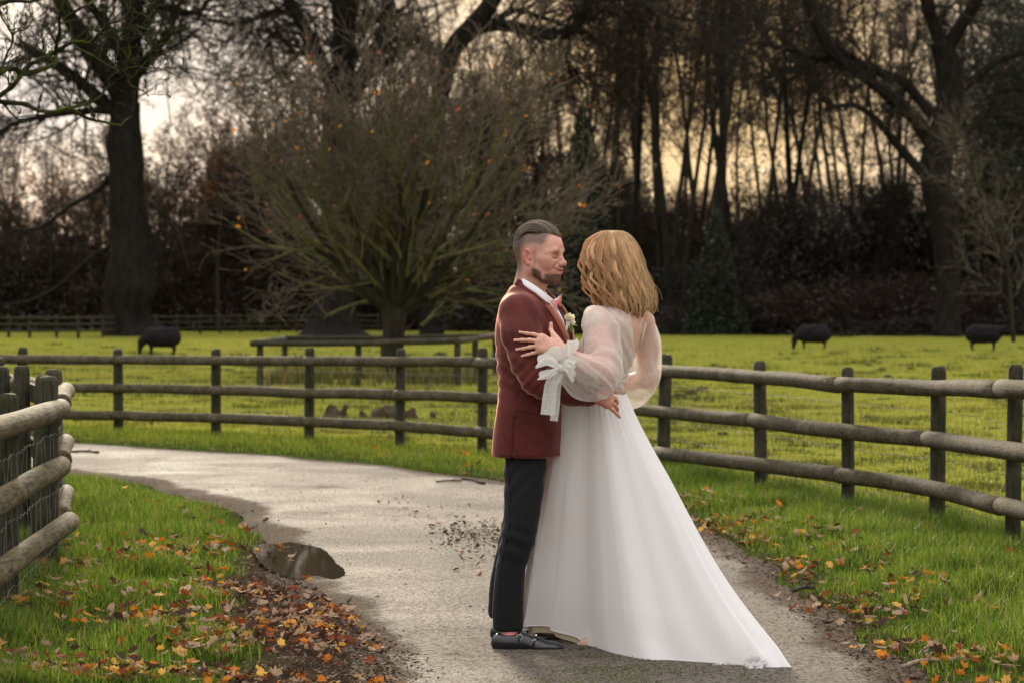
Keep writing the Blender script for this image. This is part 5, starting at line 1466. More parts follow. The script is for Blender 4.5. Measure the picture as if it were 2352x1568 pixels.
# ---- black sheep
t = NT('black_fleece'); n_ = t.noise(24, 4, 0.7)
M_SHEEP = t.done(t.bsdf(t.mix(n_, (0.006, 0.006, 0.007), (0.020, 0.018, 0.018)), 0.95, t.bump(n_, 1.0, 0.03), 0.1))
def sheep(x, y, ang, graze, seed, lab):
    s = Sdf((-0.85, -0.32, -0.05), (0.95, 0.32, 0.95), 0.016)
    s.ell((-0.05, 0, 0.47), (0.45, 0.26, 0.27), 0); s.ell((-0.30, 0, 0.47), (0.24, 0.24, 0.26), 0.08); s.ell((0.22, 0, 0.47), (0.22, 0.23, 0.25), 0.08)
    for sx in (-1, 1):
        s.chain([(-0.34, sx * 0.10, 0.40, 0.10), (-0.30, sx * 0.10, 0.27, 0.055), (-0.37, sx * 0.10, 0.17, 0.030), (-0.34, sx * 0.10, 0.02, 0.026)], 0.04)
        s.chain([(0.24, sx * 0.10, 0.38, 0.075), (0.25, sx * 0.10, 0.20, 0.034), (0.25, sx * 0.10, 0.02, 0.025)], 0.04)
    if graze:
        s.chain([(0.34, 0, 0.50, 0.13), (0.48, 0, 0.36, 0.10), (0.54, 0, 0.24, 0.075)], 0.06); s.chain([(0.54, 0, 0.22, 0.072), (0.56, 0, 0.06, 0.045)], 0.03)
        h0 = np.array([0.53, 0, 0.25])
    else:
        s.chain([(0.34, 0, 0.52, 0.14), (0.48, 0, 0.58, 0.11), (0.56, 0, 0.62, 0.085)], 0.06); s.chain([(0.55, 0, 0.62, 0.085), (0.72, 0, 0.54, 0.05)], 0.03)
        h0 = np.array([0.53, 0, 0.66])
    for sx in (-1, 1): s.ell(h0 + (-0.01, sx * 0.11, 0.0), (0.03, 0.055, 0.018), 0.02)
    s.chain([(-0.46, 0, 0.55, 0.05), (-0.53, 0, 0.40, 0.035)], 0.04)
    V, Q = s.mesh(); N = vnormals(V, Q)
    V = V + N * (0.022 * fbm(V * 9 + seed, 3, seed))[:, None] * (V[:, 2:3] > 0.24)
    o = bpy.data.objects.new('sheep', mesh_data('sheep', V, Q, [M_SHEEP])); COL.objects.link(o)
    g = G(x, y); o.location = (g[0], g[1], float(ground_z(g[None])[0])); o.rotation_euler = (0, 0, ang); o.scale = (1.12,) * 3
    tag(o, lab, 'sheep', 'black sheep grazing in the field')
sheep(369, 815, math.radians(195), True, 1, 'black sheep behind the left part of the fence, by the big tree')
sheep(1866, 804, math.radians(172), True, 2, 'black sheep grazing head down in the field right of the bride')
sheep(2262, 809, math.radians(-8), False, 3, 'black sheep standing head up at the far right of the field')
# ================================================================== the couple
def px(x, y, Y=10.13): return W(x, y, Y)
def chain_px(rows): return np.array([[*W(x, y, Y), r] for x, y, Y, r in rows])
def snap(s, x, y, off=0.0, y0=9.4, y1=10.6, default=10.1):
    """first surface of field s on the sight line through survey point (x, y), lifted by off towards the viewer"""
    Ys = np.arange(y0, y1, s.h * 0.5)
    P = np.stack([(x - CX) * Ys / F, Ys, CAMH - (y - HY) * Ys / F], 1)
    i = np.round((P - s.lo) / s.h).astype(int)
    ok = ((i >= 0) & (i < s.n)).all(1); i = np.clip(i, 0, s.n - 1)
    f = np.where(ok, s.f[i[:, 0], i[:, 1], i[:, 2]], 1)
    k = np.argmax(f < 0)
    Y = Ys[k] if f[k] < 0 else default
    return W(x, y, Y - off)

def hand_sdf(s, wrist, wr, fingers, knuck_r, k=0.010, web=0.4, thumb_root=None):
    """wrist (3), fingers: list of (4,3) joints knuckle..tip with radii; the first four are the fingers, the last the thumb"""
    for q, (J, r) in enumerate(fingers):
        J = np.asarray(J, float)
        if q < 4:
            s.cap(wrist, J[0], wr * 0.62, knuck_r * 1.08, 0.016)
        else:
            s.cap(thumb_root if thumb_root is not None else wrist, J[0], wr * 0.55, r * 1.35, 0.014)
    for q in range(3):      # palm web
        a, b = np.asarray(fingers[q][0][0], float), np.asarray(fingers[q + 1][0][0], float)
        s.cap(a * (1 - 0.12) + np.asarray(wrist) * 0.12, b * (1 - 0.12) + np.asarray(wrist) * 0.12, knuck_r * 0.95, None, 0.012)
    for J, r in fingers:
        J = np.asarray(J, float); n = len(J)
        for a in range(n - 1):
            s.cap(J[a], J[a + 1], r * (1.08 - 0.12 * a), r * (1.0 - 0.13 * a), 0.004)
        for a in range(1, n - 1): s.ell(J[a], np.full(3, r * (1.08 - 0.1 * a)), 0.004)

# ---------- materials
t = NT('skin'); c = t.attr('col').outputs['Color']
n_ = t.noise(160, 3, 0.6)
M_SKIN = t.done(t.bsdf(t.mix(t.math('MULTIPLY', t.ramp(n_, [(0.35, 1), (0.6, 0)]), 0.14), c, (0.30, 0.10, 0.07)), 0.50, t.bump(n_, 0.12, 0.002), 0.35, **{'Subsurface Weight': 0.12, 'Subsurface Radius': (0.012, 0.005, 0.003), 'Subsurface Scale': 0.6}))
def velvet(name, c1, c2, sheen, tint):
    t = NT(name); n_ = t.noise(9, 4, 0.6); f = t.noise(420, 2, 0.5)
    b = t.bsdf(t.mix(t.ramp(n_, [(0.35, 0), (0.65, 1)]), c1, c2), 0.75, t.bump(f, 0.25, 0.001), 0.25)
    b.inputs['Sheen Weight'].default_value = sheen; b.inputs['Sheen Roughness'].default_value = 0.35; b.inputs['Sheen Tint'].default_value = (*tint, 1)
    return t.done(b)
M_VELVET = velvet('burgundy_velvet', (0.062, 0.0082, 0.0068), (0.105, 0.0165, 0.0128), 1.0, (1.0, 0.50, 0.38))
t = NT('orange_lit_satin'); M_SATIN = t.done(t.bsdf((0.33, 0.085, 0.040), 0.34, t.bump(t.noise(60, 2), 0.1, 0.002), 0.5))  # orange light falling on the lapel is put into its colour
t = NT('black_cloth'); f_ = t.noise(300, 2)
M_BLACK = t.done(t.bsdf(t.mix(f_, (0.006, 0.006, 0.007), (0.014, 0.014, 0.015)), 0.85, t.bump(f_, 0.2, 0.001), 0.15, **{'Sheen Weight': 0.06, 'Sheen Roughness': 0.5}))
t = NT('dark_waistcoat'); M_WAIST = t.done(t.bsdf(t.mix(t.ramp(t.noise(90, 3), [(0.4, 0), (0.6, 1)]), (0.012, 0.010, 0.014), (0.030, 0.024, 0.030)), 0.6))
t = NT('white_shirt'); M_SHIRT = t.done(t.bsdf((0.78, 0.77, 0.76), 0.7))
t = NT('pink_silk'); M_PINK = t.done(t.bsdf((0.52, 0.17, 0.17), 0.42, t.bump(t.noise(150, 2), 0.15, 0.001), 0.5))
t = NT('black_leather'); M_SHOE = t.done(t.bsdf((0.012, 0.013, 0.015), 0.22, t.bump(t.noise(30, 3), 0.08, 0.003), 0.6))
t = NT('shoe_sole'); M_SOLE = t.done(t.bsdf((0.015, 0.012, 0.010), 0.5))
t = NT('buckle_metal'); M_BUCK = t.done(t.bsdf((0.55, 0.53, 0.5), 0.25, None, 0.5, Metallic=1.0))
t = NT('gold'); M_GOLD = t.done(t.bsdf((0.75, 0.52, 0.2), 0.2, None, 0.5, Metallic=1.0))
M_HAIR = None
t = NT('hair'); c = t.attr('col').outputs['Color']
M_HAIR = t.done(t.bsdf(c, 0.52, None, 0.22))
t = NT('petal'); M_PETAL = t.done(t.addtrans(t.bsdf((0.78, 0.74, 0.58), 0.6), (0.8, 0.76, 0.5), 0.3))
t = NT('sprig'); M_SPRIG = t.done(t.addtrans(t.bsdf((0.16, 0.20, 0.04), 0.5), (0.3, 0.34, 0.06), 0.3))

SKIN_M = np.array((0.60, 0.315, 0.235)); SKIN_W = np.array((0.62, 0.37, 0.28))

# ================================================================== the groom
groom = empty('person', (0.06, 10.16, 0), 'bearded man in a burgundy velvet jacket, black trousers and pink bow tie, facing the bride', 'person')
TH = math.radians(-20)                 # chest turned a little towards the viewer
fwd = np.array([math.cos(TH), math.sin(TH), 0.0])
def zy(y): return CAMH - (y - HY) / 548.2
# jacket: sections by survey height; xl / xr are the outlines
def sect(y, xl, xr, b, Yc=10.16):
    ca, sa = math.cos(TH), math.sin(TH)
    half = 0.5 * (xr - xl) / 548.2
    a = math.sqrt(max(half ** 2 - (b * sa) ** 2, 0.004)) / ca
    return [zy(y), (0.5 * (xl + xr) - CX) / 548.2, Yc, a, b]
J_ROWS = [sect(1049, 1131, 1298, 0.195), sect(1000, 1135, 1302, 0.196), sect(950, 1140, 1303, 0.192), sect(900, 1146, 1300, 0.182), sect(865, 1146, 1302, 0.182), sect(820, 1141, 1310, 0.192), sect(775, 1139, 1318, 0.202),
          sect(740, 1142, 1312, 0.206), sect(710, 1148, 1296, 0.198), sect(690, 1155, 1280, 0.175), sect(672, 1168, 1262, 0.135), sect(655, 1182, 1245, 0.085)]
ARM_R = chain_px([(1192, 722, 10.00, 0.082), (1197, 770, 9.955, 0.076), (1212, 825, 9.925, 0.068), (1232, 868, 9.90, 0.062), (1262, 884, 9.885, 0.056), (1310, 898, 9.875, 0.050), (1352, 909, 9.865, 0.043)])
ARM_L = chain_px([(1222, 722, 10.34, 0.080), (1250, 790, 10.40, 0.070), (1290, 850, 10.42, 0.058), (1335, 865, 10.38, 0.048), (1375, 868, 10.33, 0.042)])
def jacket_field(h=0.006):
    s = Sdf((-0.2, 9.70, 0.76), (0.48, 10.62, 1.60), h)
    s.loft(J_ROWS, TH, 0, ex=2.25)
    s.chain(ARM_R, 0.035); s.chain(ARM_L, 0.035)
    return s
JF = jacket_field()
# the open front: a V cut from the throat down to the button
front = lambda z, off=0.0, side=0.0: np.array([np.interp(z, [r[0] for r in J_ROWS][::1], [r[1] for r in J_ROWS]), 10.16, z]) + fwd * (np.interp(z, [r[0] for r in J_ROWS], [r[3] for r in J_ROWS]) + off) + np.array([fwd[1], -fwd[0], 0]) * side
vcut = np.array([[*front(z, 0.015), r] for z, r in ((1.56, 0.085), (1.49, 0.066), (1.40, 0.058), (1.30, 0.044), (1.20, 0.026), (1.13, 0.008))])
JF.chain(vcut, 0.012, op='sub')
JF.ell(W(1222, 640, 10.16), (0.078, 0.075, 0.075), 0.015, 'sub')
JF.plane((0, 0, -1), (0, 0, zy(1047)))
V, Q = JF.mesh()
N = vnormals(V, Q)
q = np.c_[V[:, 0] * 3, V[:, 1] * 3, V[:, 2] * 3]
wr = 0.0035 * fbm(V * (9, 9, 6), 3, 3)
arm = np.exp(-(np.linalg.norm(V - ARM_R[3, :3], axis=1) / 0.13) ** 2)
# pulled folds round the elbow and the waist
dirn = (V[:, 2] - 1.15) * 0.8 - (V[:, 0]) * 0.9
am = 0.5 + 0.5 * vnoise(V * 5, 31)
wr += am * arm * 0.0050 * np.sin(dirn * 150 + 2.5 * vnoise(V * 8, 5))
wst = np.exp(-((V[:, 2] - 1.16) / 0.11) ** 2) * np.clip((0.10 - V[:, 0]) / 0.1, 0, 1)
wr += am * wst * 0.0065 * np.sin((V[:, 2] * 1.0 + V[:, 0] * 0.55) * 105 + 2.8 * vnoise(V * 6, 6))
sl = np.exp(-((V[:, 2] - 1.33) / 0.16) ** 2) * np.exp(-((V[:, 1] - 9.93) / 0.09) ** 2)
wr += am * sl * 0.0045 * np.sin((V[:, 0] * 0.9 + V[:, 2] * 0.35) * 110 + 2.4 * vnoise(V * 6, 8))
sk = np.clip((1.05 - V[:, 2]) / 0.25, 0, 1)
wr += sk * 0.004 * np.sin(np.arctan2(V[:, 1] - 10.16, V[:, 0] - 0.06) * 5 + 1.0)
wr *= np.clip((V[:, 2] - zy(1047)) / 0.05, 0.15, 1)
# back vent and front edge grooves
ang = np.arctan2(V[:, 1] - 10.16, V[:, 0] - 0.07)
vent = np.exp(-(((V[:, 0] - np.interp(V[:, 2], [0.8, 0.98], [0.0, 0.012])) / 0.005) ** 2)) * (V[:, 1] < 10.15) * (V[:, 2] < 0.98)
wr -= vent * 0.010
V2 = V + N * wr[:, None]
jacket = obj('jacket', V2, Q, M_VELVET, groom)

# collar and lapels, laid on the jacket
def lay_strip(field, rowA, rowB, off, n, mat, name, parent, bulge=0.004, lift=None):
    A = np.array([snap(field, x, y, off) for x, y in smooth_line(rowA, n)]); B = np.array([snap(field, x, y, off) for x, y in smooth_line(rowB, n)])
    A[:, 1] = np.convolve(np.pad(A[:, 1], 3, 'edge'), np.ones(7) / 7, 'valid'); B[:, 1] = np.convolve(np.pad(B[:, 1], 3, 'edge'), np.ones(7) / 7, 'valid')
    if lift is not None: A[:, 1] -= lift[0]; B[:, 1] -= lift[1]
    k = 5; u = np.linspace(0, 1, k)
    P = A[:, None] * (1 - u)[None, :, None] + B[:, None] * u[None, :, None]
    P[..., 1] -= bulge * (1 - (2 * u - 1) ** 2)[None]
    T = P.copy(); Bk = P.copy(); Bk[..., 1] += 0.006
    m = len(A)
    V = np.vstack([T.reshape(-1, 3), Bk.reshape(-1, 3)])
    f = strip_faces(m, k); fb = f[:, ::-1] + m * k
    e = []
    for i in range(m - 1):
        e += [[i * k, (i + 1) * k, (i + 1) * k + m * k, i * k + m * k], [i * k + k - 1, i * k + k - 1 + m * k, (i + 1) * k + k - 1 + m * k, (i + 1) * k + k - 1]]
    return obj(name, V, [np.vstack([f, fb, np.array(e)])], mat, parent)
JL = jacket_field(0.008)               # the uncut jacket, to lay things on
lay_strip(JL, [(1181, 655), (1196, 660), (1217, 672), (1238, 688), (1257, 706)], [(1190, 640), (1208, 650), (1230, 664), (1250, 680), (1266, 694)], 0.012, 6, M_VELVET, 'collar', groom, lift=(0, 0.0))
lay_strip(JL, [(1238, 690), (1255, 706), (1272, 730), (1287, 758), (1300, 795), (1308, 830)], [(1256, 694), (1273, 708), (1288, 728), (1301, 755), (1311, 790), (1314, 826)], 0.010, 6, M_SATIN, 'lapel', groom)
# jacket pocket flap
lay_strip(JL, [(1186, 930), (1210, 934), (1236, 936)], [(1185, 944), (1210, 948), (1236, 950)], 0.006, 5, M_VELVET, 'pocket_flap', groom, 0.001)

# waistcoat and shirt inside the opening
s = Sdf((0.0, 9.9, 1.02), (0.36, 10.42, 1.50), 0.007)
s.loft([[r[0], r[1], r[2], r[3] - 0.014, r[4] - 0.03] for r in J_ROWS if 1.0 < r[0] < 1.50], TH, 0, ex=2.2)
vz = np.array([[*front(z, 0.01), r] for z, r in ((1.54, 0.075), (1.44, 0.05), (1.34, 0.03), (1.28, 0.008))]); s.chain(vz, 0.01, op='sub')
obj('waistcoat', *s.mesh(), M_WAIST, groom)
s = Sdf((-0.06, 9.9, 1.2), (0.34, 10.42, 1.60), 0.006)
s.loft([[r[0], r[1], r[2], r[3] - 0.022, r[4] - 0.045] for r in J_ROWS if 1.15 < r[0] < 1.56], TH, 0, ex=2.2)
obj('shirt', *s.mesh(), M_SHIRT, groom)

# trousers
s = Sdf((-0.22, 9.85, 0.06), (0.30, 10.46, 0.92), 0.007)
def leg_rows(rows, Yc): return [[zy(y), (0.5 * (xl + xr) - CX) / 548.2, Yc + dy, 0.5 * (xr - xl) / 548.2, b] for y, xl, xr, b, dy in rows]
s.loft(leg_rows([(1439, 1134, 1202, 0.062, 0), (1400, 1132, 1201, 0.063, 0), (1340, 1136, 1203, 0.066, 0.0), (1290, 1141, 1209, 0.069, 0), (1240, 1149, 1226, 0.076, 0), (1190, 1157, 1236, 0.082, 0.005), (1130, 1158, 1246, 0.083, 0.025), (1060, 1159, 1254, 0.080, 0.055), (1015, 1164, 1250, 0.075, 0.10)], 10.02), 0, 0, ex=2.2)
s.loft(leg_rows([(1428, 1120, 1190, 0.062, 0), (1340, 1126, 1196, 0.066, 0.0), (1240, 1146, 1226, 0.076, 0), (1190, 1155, 1236, 0.084, -0.005), (1130, 1157, 1246, 0.093, -0.01), (1060, 1157, 1256, 0.10, -0.02), (1015, 1160, 1254, 0.10, -0.04)], 10.27), 0, 0.03, ex=2.2)
V, Q = s.mesh(); N = vnormals(V, Q)
zf = V[:, 2]
wr = 0.0020 * fbm(V * (7, 7, 4), 3, 12) + (0.5 + 0.5 * vnoise(V * 6, 3)) * 0.007 * np.exp(-((zf - 0.47) / 0.09) ** 2) * np.sin((zf + 0.5 * V[:, 0]) * 80 + 2 * vnoise(V * 7, 2)) + 0.0035 * np.exp(-((zf - 0.13) / 0.07) ** 2) * (0.5 + 0.5 * vnoise(V * 8, 9)) * np.sin(zf * 130 + 3 * vnoise(V * 9, 4))
wr += 0.0035 * np.exp(-((zf - 0.76) / 0.12) ** 2) * np.sin((zf - 1.1 * V[:, 0]) * 75)
obj('trousers', V + N * wr[:, None], Q, M_BLACK, groom)
# satin side stripe
sf = s
lay_strip(sf, [(1163, 1060), (1168, 1130), (1168, 1195), (1158, 1250), (1148, 1310), (1143, 1380), (1141, 1436)], [(1165.5, 1060), (1170.5, 1130), (1170.5, 1195), (1160.5, 1250), (1150.5, 1310), (1145.5, 1380), (1143.5, 1436)], 0.005, 8, M_BLACK, 'side_stripe', groom, 0.0)

# shoes and socks
def shoe(Y0, dx, dy):
    s = Sdf((-0.14, Y0 - 0.09, -0.02), (0.29, Y0 + 0.09, 0.16), 0.0045)
    X = lambda x: (x + dx - CX) / 548.2
    Z = lambda y: (1501 + dy - y - dy) / 548.2 + 0.002
    s.ell((X(1158), Y0, Z(1478)), (0.054, 0.036, 0.040), 0)                       # heel counter
    s.ell((X(1168), Y0, Z(1468)), (0.052, 0.034, 0.036), 0.03)
    s.cap((X(1175), Y0, Z(1476)), (X(1235), Y0, Z(1483)), 0.036, 0.030, 0.03)      # waist and vamp
    s.cap((X(1195), Y0, Z(1466)), (X(1232), Y0, Z(1478)), 0.026, 0.022, 0.02)
    s.ell((X(1250), Y0, Z(1485)), (0.060, 0.043, 0.024), 0.03)                     # ball
    s.ell((X(1272), Y0, Z(1486.5)), (0.044, 0.034, 0.018), 0.02)                   # toe
    s.plane((0, 0, -1), (0, 0, 0.018))
    s.ell((X(1168), Y0, Z(1445)), (0.050, 0.060, 0.025), 0.008, 'sub')             # opening
    V, Q = s.mesh(); o = obj('shoe', V, Q, M_SHOE, groom)
    s2 = Sdf((-0.14, Y0 - 0.09, -0.02), (0.29, Y0 + 0.09, 0.05), 0.0045)
    s2.ell((X(1163), Y0, 0.012), (0.062, 0.040, 0.05), 0); s2.cap((X(1170), Y0, 0.012), (X(1240), Y0, 0.012), 0.034, 0.040, 0.02); s2.ell((X(1250), Y0, 0.012), (0.090, 0.045, 0.05), 0.02)
    s2.plane((0, 0, 1), (0, 0, 0.023)); s2.plane((0, 0, -1), (0, 0, -0.004))
    s2.cap((X(1188), Y0 - 0.09, -0.012), (X(1188), Y0 + 0.09, -0.012), 0.021, None, 0.004, 'sub')
    obj('sole', *s2.mesh(), M_SOLE, o)
    for bx, by, br in ((1192.5, 1461, 0.0105), (1226, 1471.5, 0.0085)):
        c_ = np.array([X(bx), Y0 - 0.036, Z(by)]); a = np.linspace(0, 2 * np.pi, 17)
        sq = br / np.maximum(np.abs(np.cos(a)), np.abs(np.sin(a))) ** 0.8
        P = np.c_[c_[0] + sq * np.cos(a + 0.4), np.full(17, c_[1]) - 0.002, c_[2] + sq * np.sin(a + 0.4)]
        obj('buckle', *tube(P, 0.0018, 6, False), M_BUCK, o)
        st = np.array([[X(bx - 2), Y0 - 0.037, Z(by + 9)], [X(bx), Y0 - 0.038, Z(by)], [X(bx + 4), Y0 - 0.026, Z(by - 10)], [X(bx + 6), Y0, Z(by - 13)]])
        obj('strap', *tube(smooth_line(st, 4), 0.005, 6), M_SHOE, o)
    s3 = Sdf((-0.14, Y0 - 0.08, 0.03), (0.16, Y0 + 0.08, 0.16), 0.006)
    s3.cap((X(1171), Y0 + 0.006, 0.06), (X(1168), Y0 + 0.018, 0.14), 0.040, 0.036)
    obj('sock', *s3.mesh(), M_PINK, groom)
shoe(9.995, 0, 0)
shoe(10.30, -4, 0)

# ---------- head
HS = 1.025
M_HEAD = rotz(math.radians(-25)) @ roty(math.radians(5))
HC = np.array([0.106, 10.13, 1.640])
def head_field(h=0.0019):
    s = Sdf((-0.14, -0.11, -0.19), (0.15, 0.11, 0.15), h)
    s.ell((-0.006, 0, 0.042), (0.101, 0.076, 0.088), 0)                            # cranium
    s.ell((0.035, 0, 0.035), (0.068, 0.066, 0.075), 0.03)                          # forehead
    s.ell((0.050, 0, -0.014), (0.050, 0.058, 0.070), 0.03)                         # face
    for b in (-1, 1):
        s.chain([(0.004, b * 0.054, -0.025, 0.020), (0.012, b * 0.051, -0.046, 0.018), (0.050, b * 0.032, -0.074, 0.016), (0.080, 0, -0.086, 0.0155)], 0.028)   # jaw
        s.ell((0.066, b * 0.040, -0.020), (0.024, 0.024, 0.022), 0.025)            # cheek
        s.ell((0.050, b * 0.056, 0.000), (0.030, 0.014, 0.014), 0.02)              # cheekbone
        s.chain([(0.090, b * 0.010, 0.027, 0.010), (0.086, b * 0.034, 0.031, 0.0105), (0.068, b * 0.054, 0.022, 0.009)], 0.018)   # brow
    s.cap((-0.015, 0, -0.02), (-0.045, 0, -0.20), 0.058, 0.060, 0.03)               # neck
    s.cap((0.02, 0, -0.085), (-0.002, 0, -0.19), 0.030, 0.034, 0.03)
    s.ell((0.088, 0, -0.045), (0.024, 0.030, 0.026), 0.02)                          # muzzle
    s.ell((0.087, 0, -0.082), (0.018, 0.022, 0.016), 0.02)                          # chin
    for b in (-1, 1): s.ell((0.099, b * 0.031, 0.013), (0.018, 0.020, 0.013), 0.014, 'sub')       # sockets
    for b in (-1, 1): s.ell((0.0755, b * 0.0315, 0.0105), (0.0155, 0.0185, 0.0150), 0.007)           # closed lids
    s.chain([(0.094, 0, 0.022, 0.0085), (0.104, 0, 0.004, 0.0085), (0.119, 0, -0.013, 0.0105)], 0.012)   # nose
    s.ell((0.120, 0, -0.0155), (0.0115, 0.0120, 0.0105), 0.008)
    for b in (-1, 1):
        s.ell((0.108, b * 0.0135, -0.0185), (0.0115, 0.0080, 0.0085), 0.006)
        s.ell((0.113, b * 0.0068, -0.0265), (0.0055, 0.0038, 0.0040), 0.003, 'sub')
    s.chain([(0.088, -0.031, -0.0355, 0.0030), (0.105, -0.013, -0.0405, 0.0052), (0.1105, 0, -0.0400, 0.0052), (0.105, 0.013, -0.0405, 0.0052), (0.088, 0.031, -0.0355, 0.0030)], 0.006)   # upper lip
    s.chain([(0.088, -0.028, -0.040, 0.0035), (0.103, -0.012, -0.0530, 0.0066), (0.1065, 0, -0.0540, 0.0070), (0.103, 0.012, -0.0530, 0.0066), (0.088, 0.028, -0.040, 0.0035)], 0.007)
    s.chain([(0.0950, -0.027, -0.0385, 0.0012), (0.1085, -0.014, -0.0460, 0.0016), (0.1145, 0, -0.0470, 0.0016), (0.1085, 0.014, -0.0460, 0.0016), (0.0950, 0.027, -0.0385, 0.0012)], 0.003, 'sub')   # smile
    for b in (-1, 1):                                                                # fold beside the nose
        s.chain([(0.103, b * 0.022, -0.016, 0.0016), (0.0955, b * 0.035, -0.030, 0.0016), (0.088, b * 0.040, -0.044, 0.0010)], 0.010, 'sub')
        E = lambda x, y, z: (x, b * y, z)                                            # ear
        s.ell(E(-0.012, 0.0800, 0.002), (0.0200, 0.0080, 0.0335), 0.006, R=rotx(-b * 0.18) @ roty(0.15))
        s.ell(E(-0.006, 0.0885, 0.001), (0.0120, 0.0075, 0.0200), 0.003, 'sub', R=roty(0.15))
        s.ell(E(-0.014, 0.0885, 0.017), (0.0070, 0.0050, 0.0110), 0.003, 'sub')
        s.ell(E(0.003, 0.0815, -0.004), (0.0050, 0.0050, 0.0080), 0.004)
        s.ell(E(-0.002, 0.0800, -0.0255), (0.0085, 0.0060, 0.0100), 0.005)
    return s
s = head_field(); V, Q = s.mesh(); V = relax(V, Q, 1, 0.35)
x, y, z = V.T
col = np.tile(SKIN_M, (len(V), 1))
nz = fbm(V * 70, 3, 2); nf = 0.35 * fbm(V * 330, 2, 4)
def blend(m, c_):
    m = np.clip(m, 0, 1)[:, None]; col[:] = col * (1 - m) + np.asarray(c_) * m
sm = lambda a, b, v: np.clip((v - a) / (b - a), 0, 1)
blend(0.45 * np.exp(-((x - 0.075) / 0.03) ** 2 - ((np.abs(y) - 0.045) / 0.022) ** 2 - ((z + 0.018) / 0.022) ** 2), (0.55, 0.17, 0.12))          # flushed cheeks
blend(0.6 * sm(0.072, 0.080, np.abs(y)) * np.exp(-((x + 0.012) / 0.022) ** 4 - (z / 0.036) ** 4), (0.56, 0.16, 0.11))                      # ears
blend(0.4 * np.exp(-((x - 0.12) / 0.016) ** 2 - (y / 0.02) ** 2 - ((z + 0.016) / 0.014) ** 2), (0.55, 0.18, 0.13))
lip = np.exp(-((z + 0.0465 - 6 * (np.abs(y) ** 2)) / 0.0085) ** 2) * (x > 0.086) * sm(0.033, 0.026, np.abs(y))
blend(0.85 * sm(0.3, 0.7, lip), (0.46, 0.145, 0.125))
blend(0.85 * np.exp(-((z + 0.0405 - 9.0 * y ** 2 + 0.006) / 0.0026) ** 2) * (x > 0.074) * sm(0.046, 0.040, np.abs(y)), (0.13, 0.032, 0.026))   # mouth line, shade of the lip crease put into the colour
# short hair on the sides, fading above the ear
side = sm(0.020, 0.066, z + 0.25 * np.clip(-x - 0.02, 0, 1) * 1.6 + 0.006 * nz) * sm(0.068, 0.045, x - 0.2 * (z - 0.05))
back = sm(-0.022, -0.052, x) * sm(-0.105, -0.060, z + 0.006 * nz)
blend((0.28 + 0.68 * sm(0.036, 0.066, z + 0.7 * np.clip(-x, 0, 1))) * side * (0.9 + 0.3 * nf), (0.075, 0.055, 0.043))
blend(0.92 * back * (0.85 + 0.3 * nf), (0.035, 0.026, 0.020))
burn = sm(0.010, 0.003, np.abs(x - 0.022)) * sm(-0.06, -0.03, z) * sm(0.05, 0.02, z) * (np.abs(y) > 0.04)
blend(0.45 * burn * (0.8 + 0.4 * nf), (0.16, 0.085, 0.060))
# beard: jaw line, chin; thin moustache
jz = z + 0.48 * np.clip(x - 0.012, 0, 0.055)
jawl = sm(-0.030, -0.042, jz + 0.004 * nz) * sm(0.006, 0.020, x) * sm(-0.088, -0.072, jz)
under = sm(-0.060, -0.070, jz) * sm(0.030, 0.05, x) * sm(-0.092, -0.080, jz)
goat = sm(0.066, 0.074, x) * sm(-0.060, -0.068, z + 0.004 * nz) * sm(0.034, 0.024, np.abs(y))
mid = np.exp(-((x - 0.056) / 0.010) ** 2) * np.exp(-((z + 0.062) / 0.012) ** 2)
blend(np.clip(0.95 * jawl * (1 - 0.75 * np.exp(-((x - 0.056) / 0.008) ** 2)) + goat * 1.0 + 0.7 * under, 0, 0.95) * np.clip(0.92 + 0.35 * nf, 0, 1.05), (0.032, 0.019, 0.013))
mous = np.exp(-((z + 0.0325 + 0.10 * np.abs(y)) / 0.0050) ** 2) * (x > 0.088) * sm(0.036, 0.028, np.abs(y))
blend(0.55 * mous * (0.7 + 0.6 * nf), (0.13, 0.060, 0.038))
blend(0.55 * np.exp(-((z - 0.0365 + 3.5 * np.clip(np.abs(y) - 0.03, 0, 1) ** 1.3 * 0.3) / 0.0042) ** 2) * (x > 0.062) * sm(0.010, 0.016, np.abs(y)) * (0.75 + 0.5 * nf), (0.17, 0.085, 0.050))   # brows
lid = np.exp(-((z - (0.0030 + 14 * (np.abs(y) - 0.030) ** 2)) / 0.0022) ** 2) * (x > 0.066) * sm(0.014, 0.017, np.abs(y)) * sm(0.051, 0.047, np.abs(y))
blend(0.35 * np.exp(-((z - (0.0195 + 0 * y)) / 0.0022) ** 2) * (x > 0.066) * sm(0.016, 0.02, np.abs(y)) * sm(0.050, 0.044, np.abs(y)), (0.36, 0.15, 0.10))  # upper lid crease, its shade put into the skin colour
blend(0.9 * lid, (0.030, 0.014, 0.010))
HV = (V * HS) @ M_HEAD.T + HC; HQ = Q; HCOL = col.copy()
toW = lambda p: (np.asarray(p) * HS) @ M_HEAD.T + HC
# neck lower end reaches into the collar; the trunk continues under the clothes
s = Sdf((-0.25, 9.80, 0.05), (0.40, 10.52, 1.56), 0.012)
s.loft([[r[0], r[1], r[2], r[3] - 0.035, r[4] - 0.045] for r in J_ROWS if r[0] < 1.50], TH, 0)
s.chain(np.c_[ARM_R[:, :3], ARM_R[:, 3] - 0.022], 0.03); s.chain(np.c_[ARM_L[:, :3], ARM_L[:, 3] - 0.020], 0.03)
s.cap(toW((-0.045, 0, -0.19)), W(1222, 690, 10.16), 0.055, 0.07, 0.03)
for Yc, o_ in ((10.03, 0), (10.27, -5)):
    s.chain([(*W(1213, 1030, 10.14 if Yc < 10.15 else 10.2), 0.060), (*W(1190 + o_, 1235, Yc), 0.050), (*W(1170 + o_, 1350, Yc), 0.042), (*W(1170 + o_, 1450, Yc), 0.033)], 0.03)
BV, BQ = s.mesh()
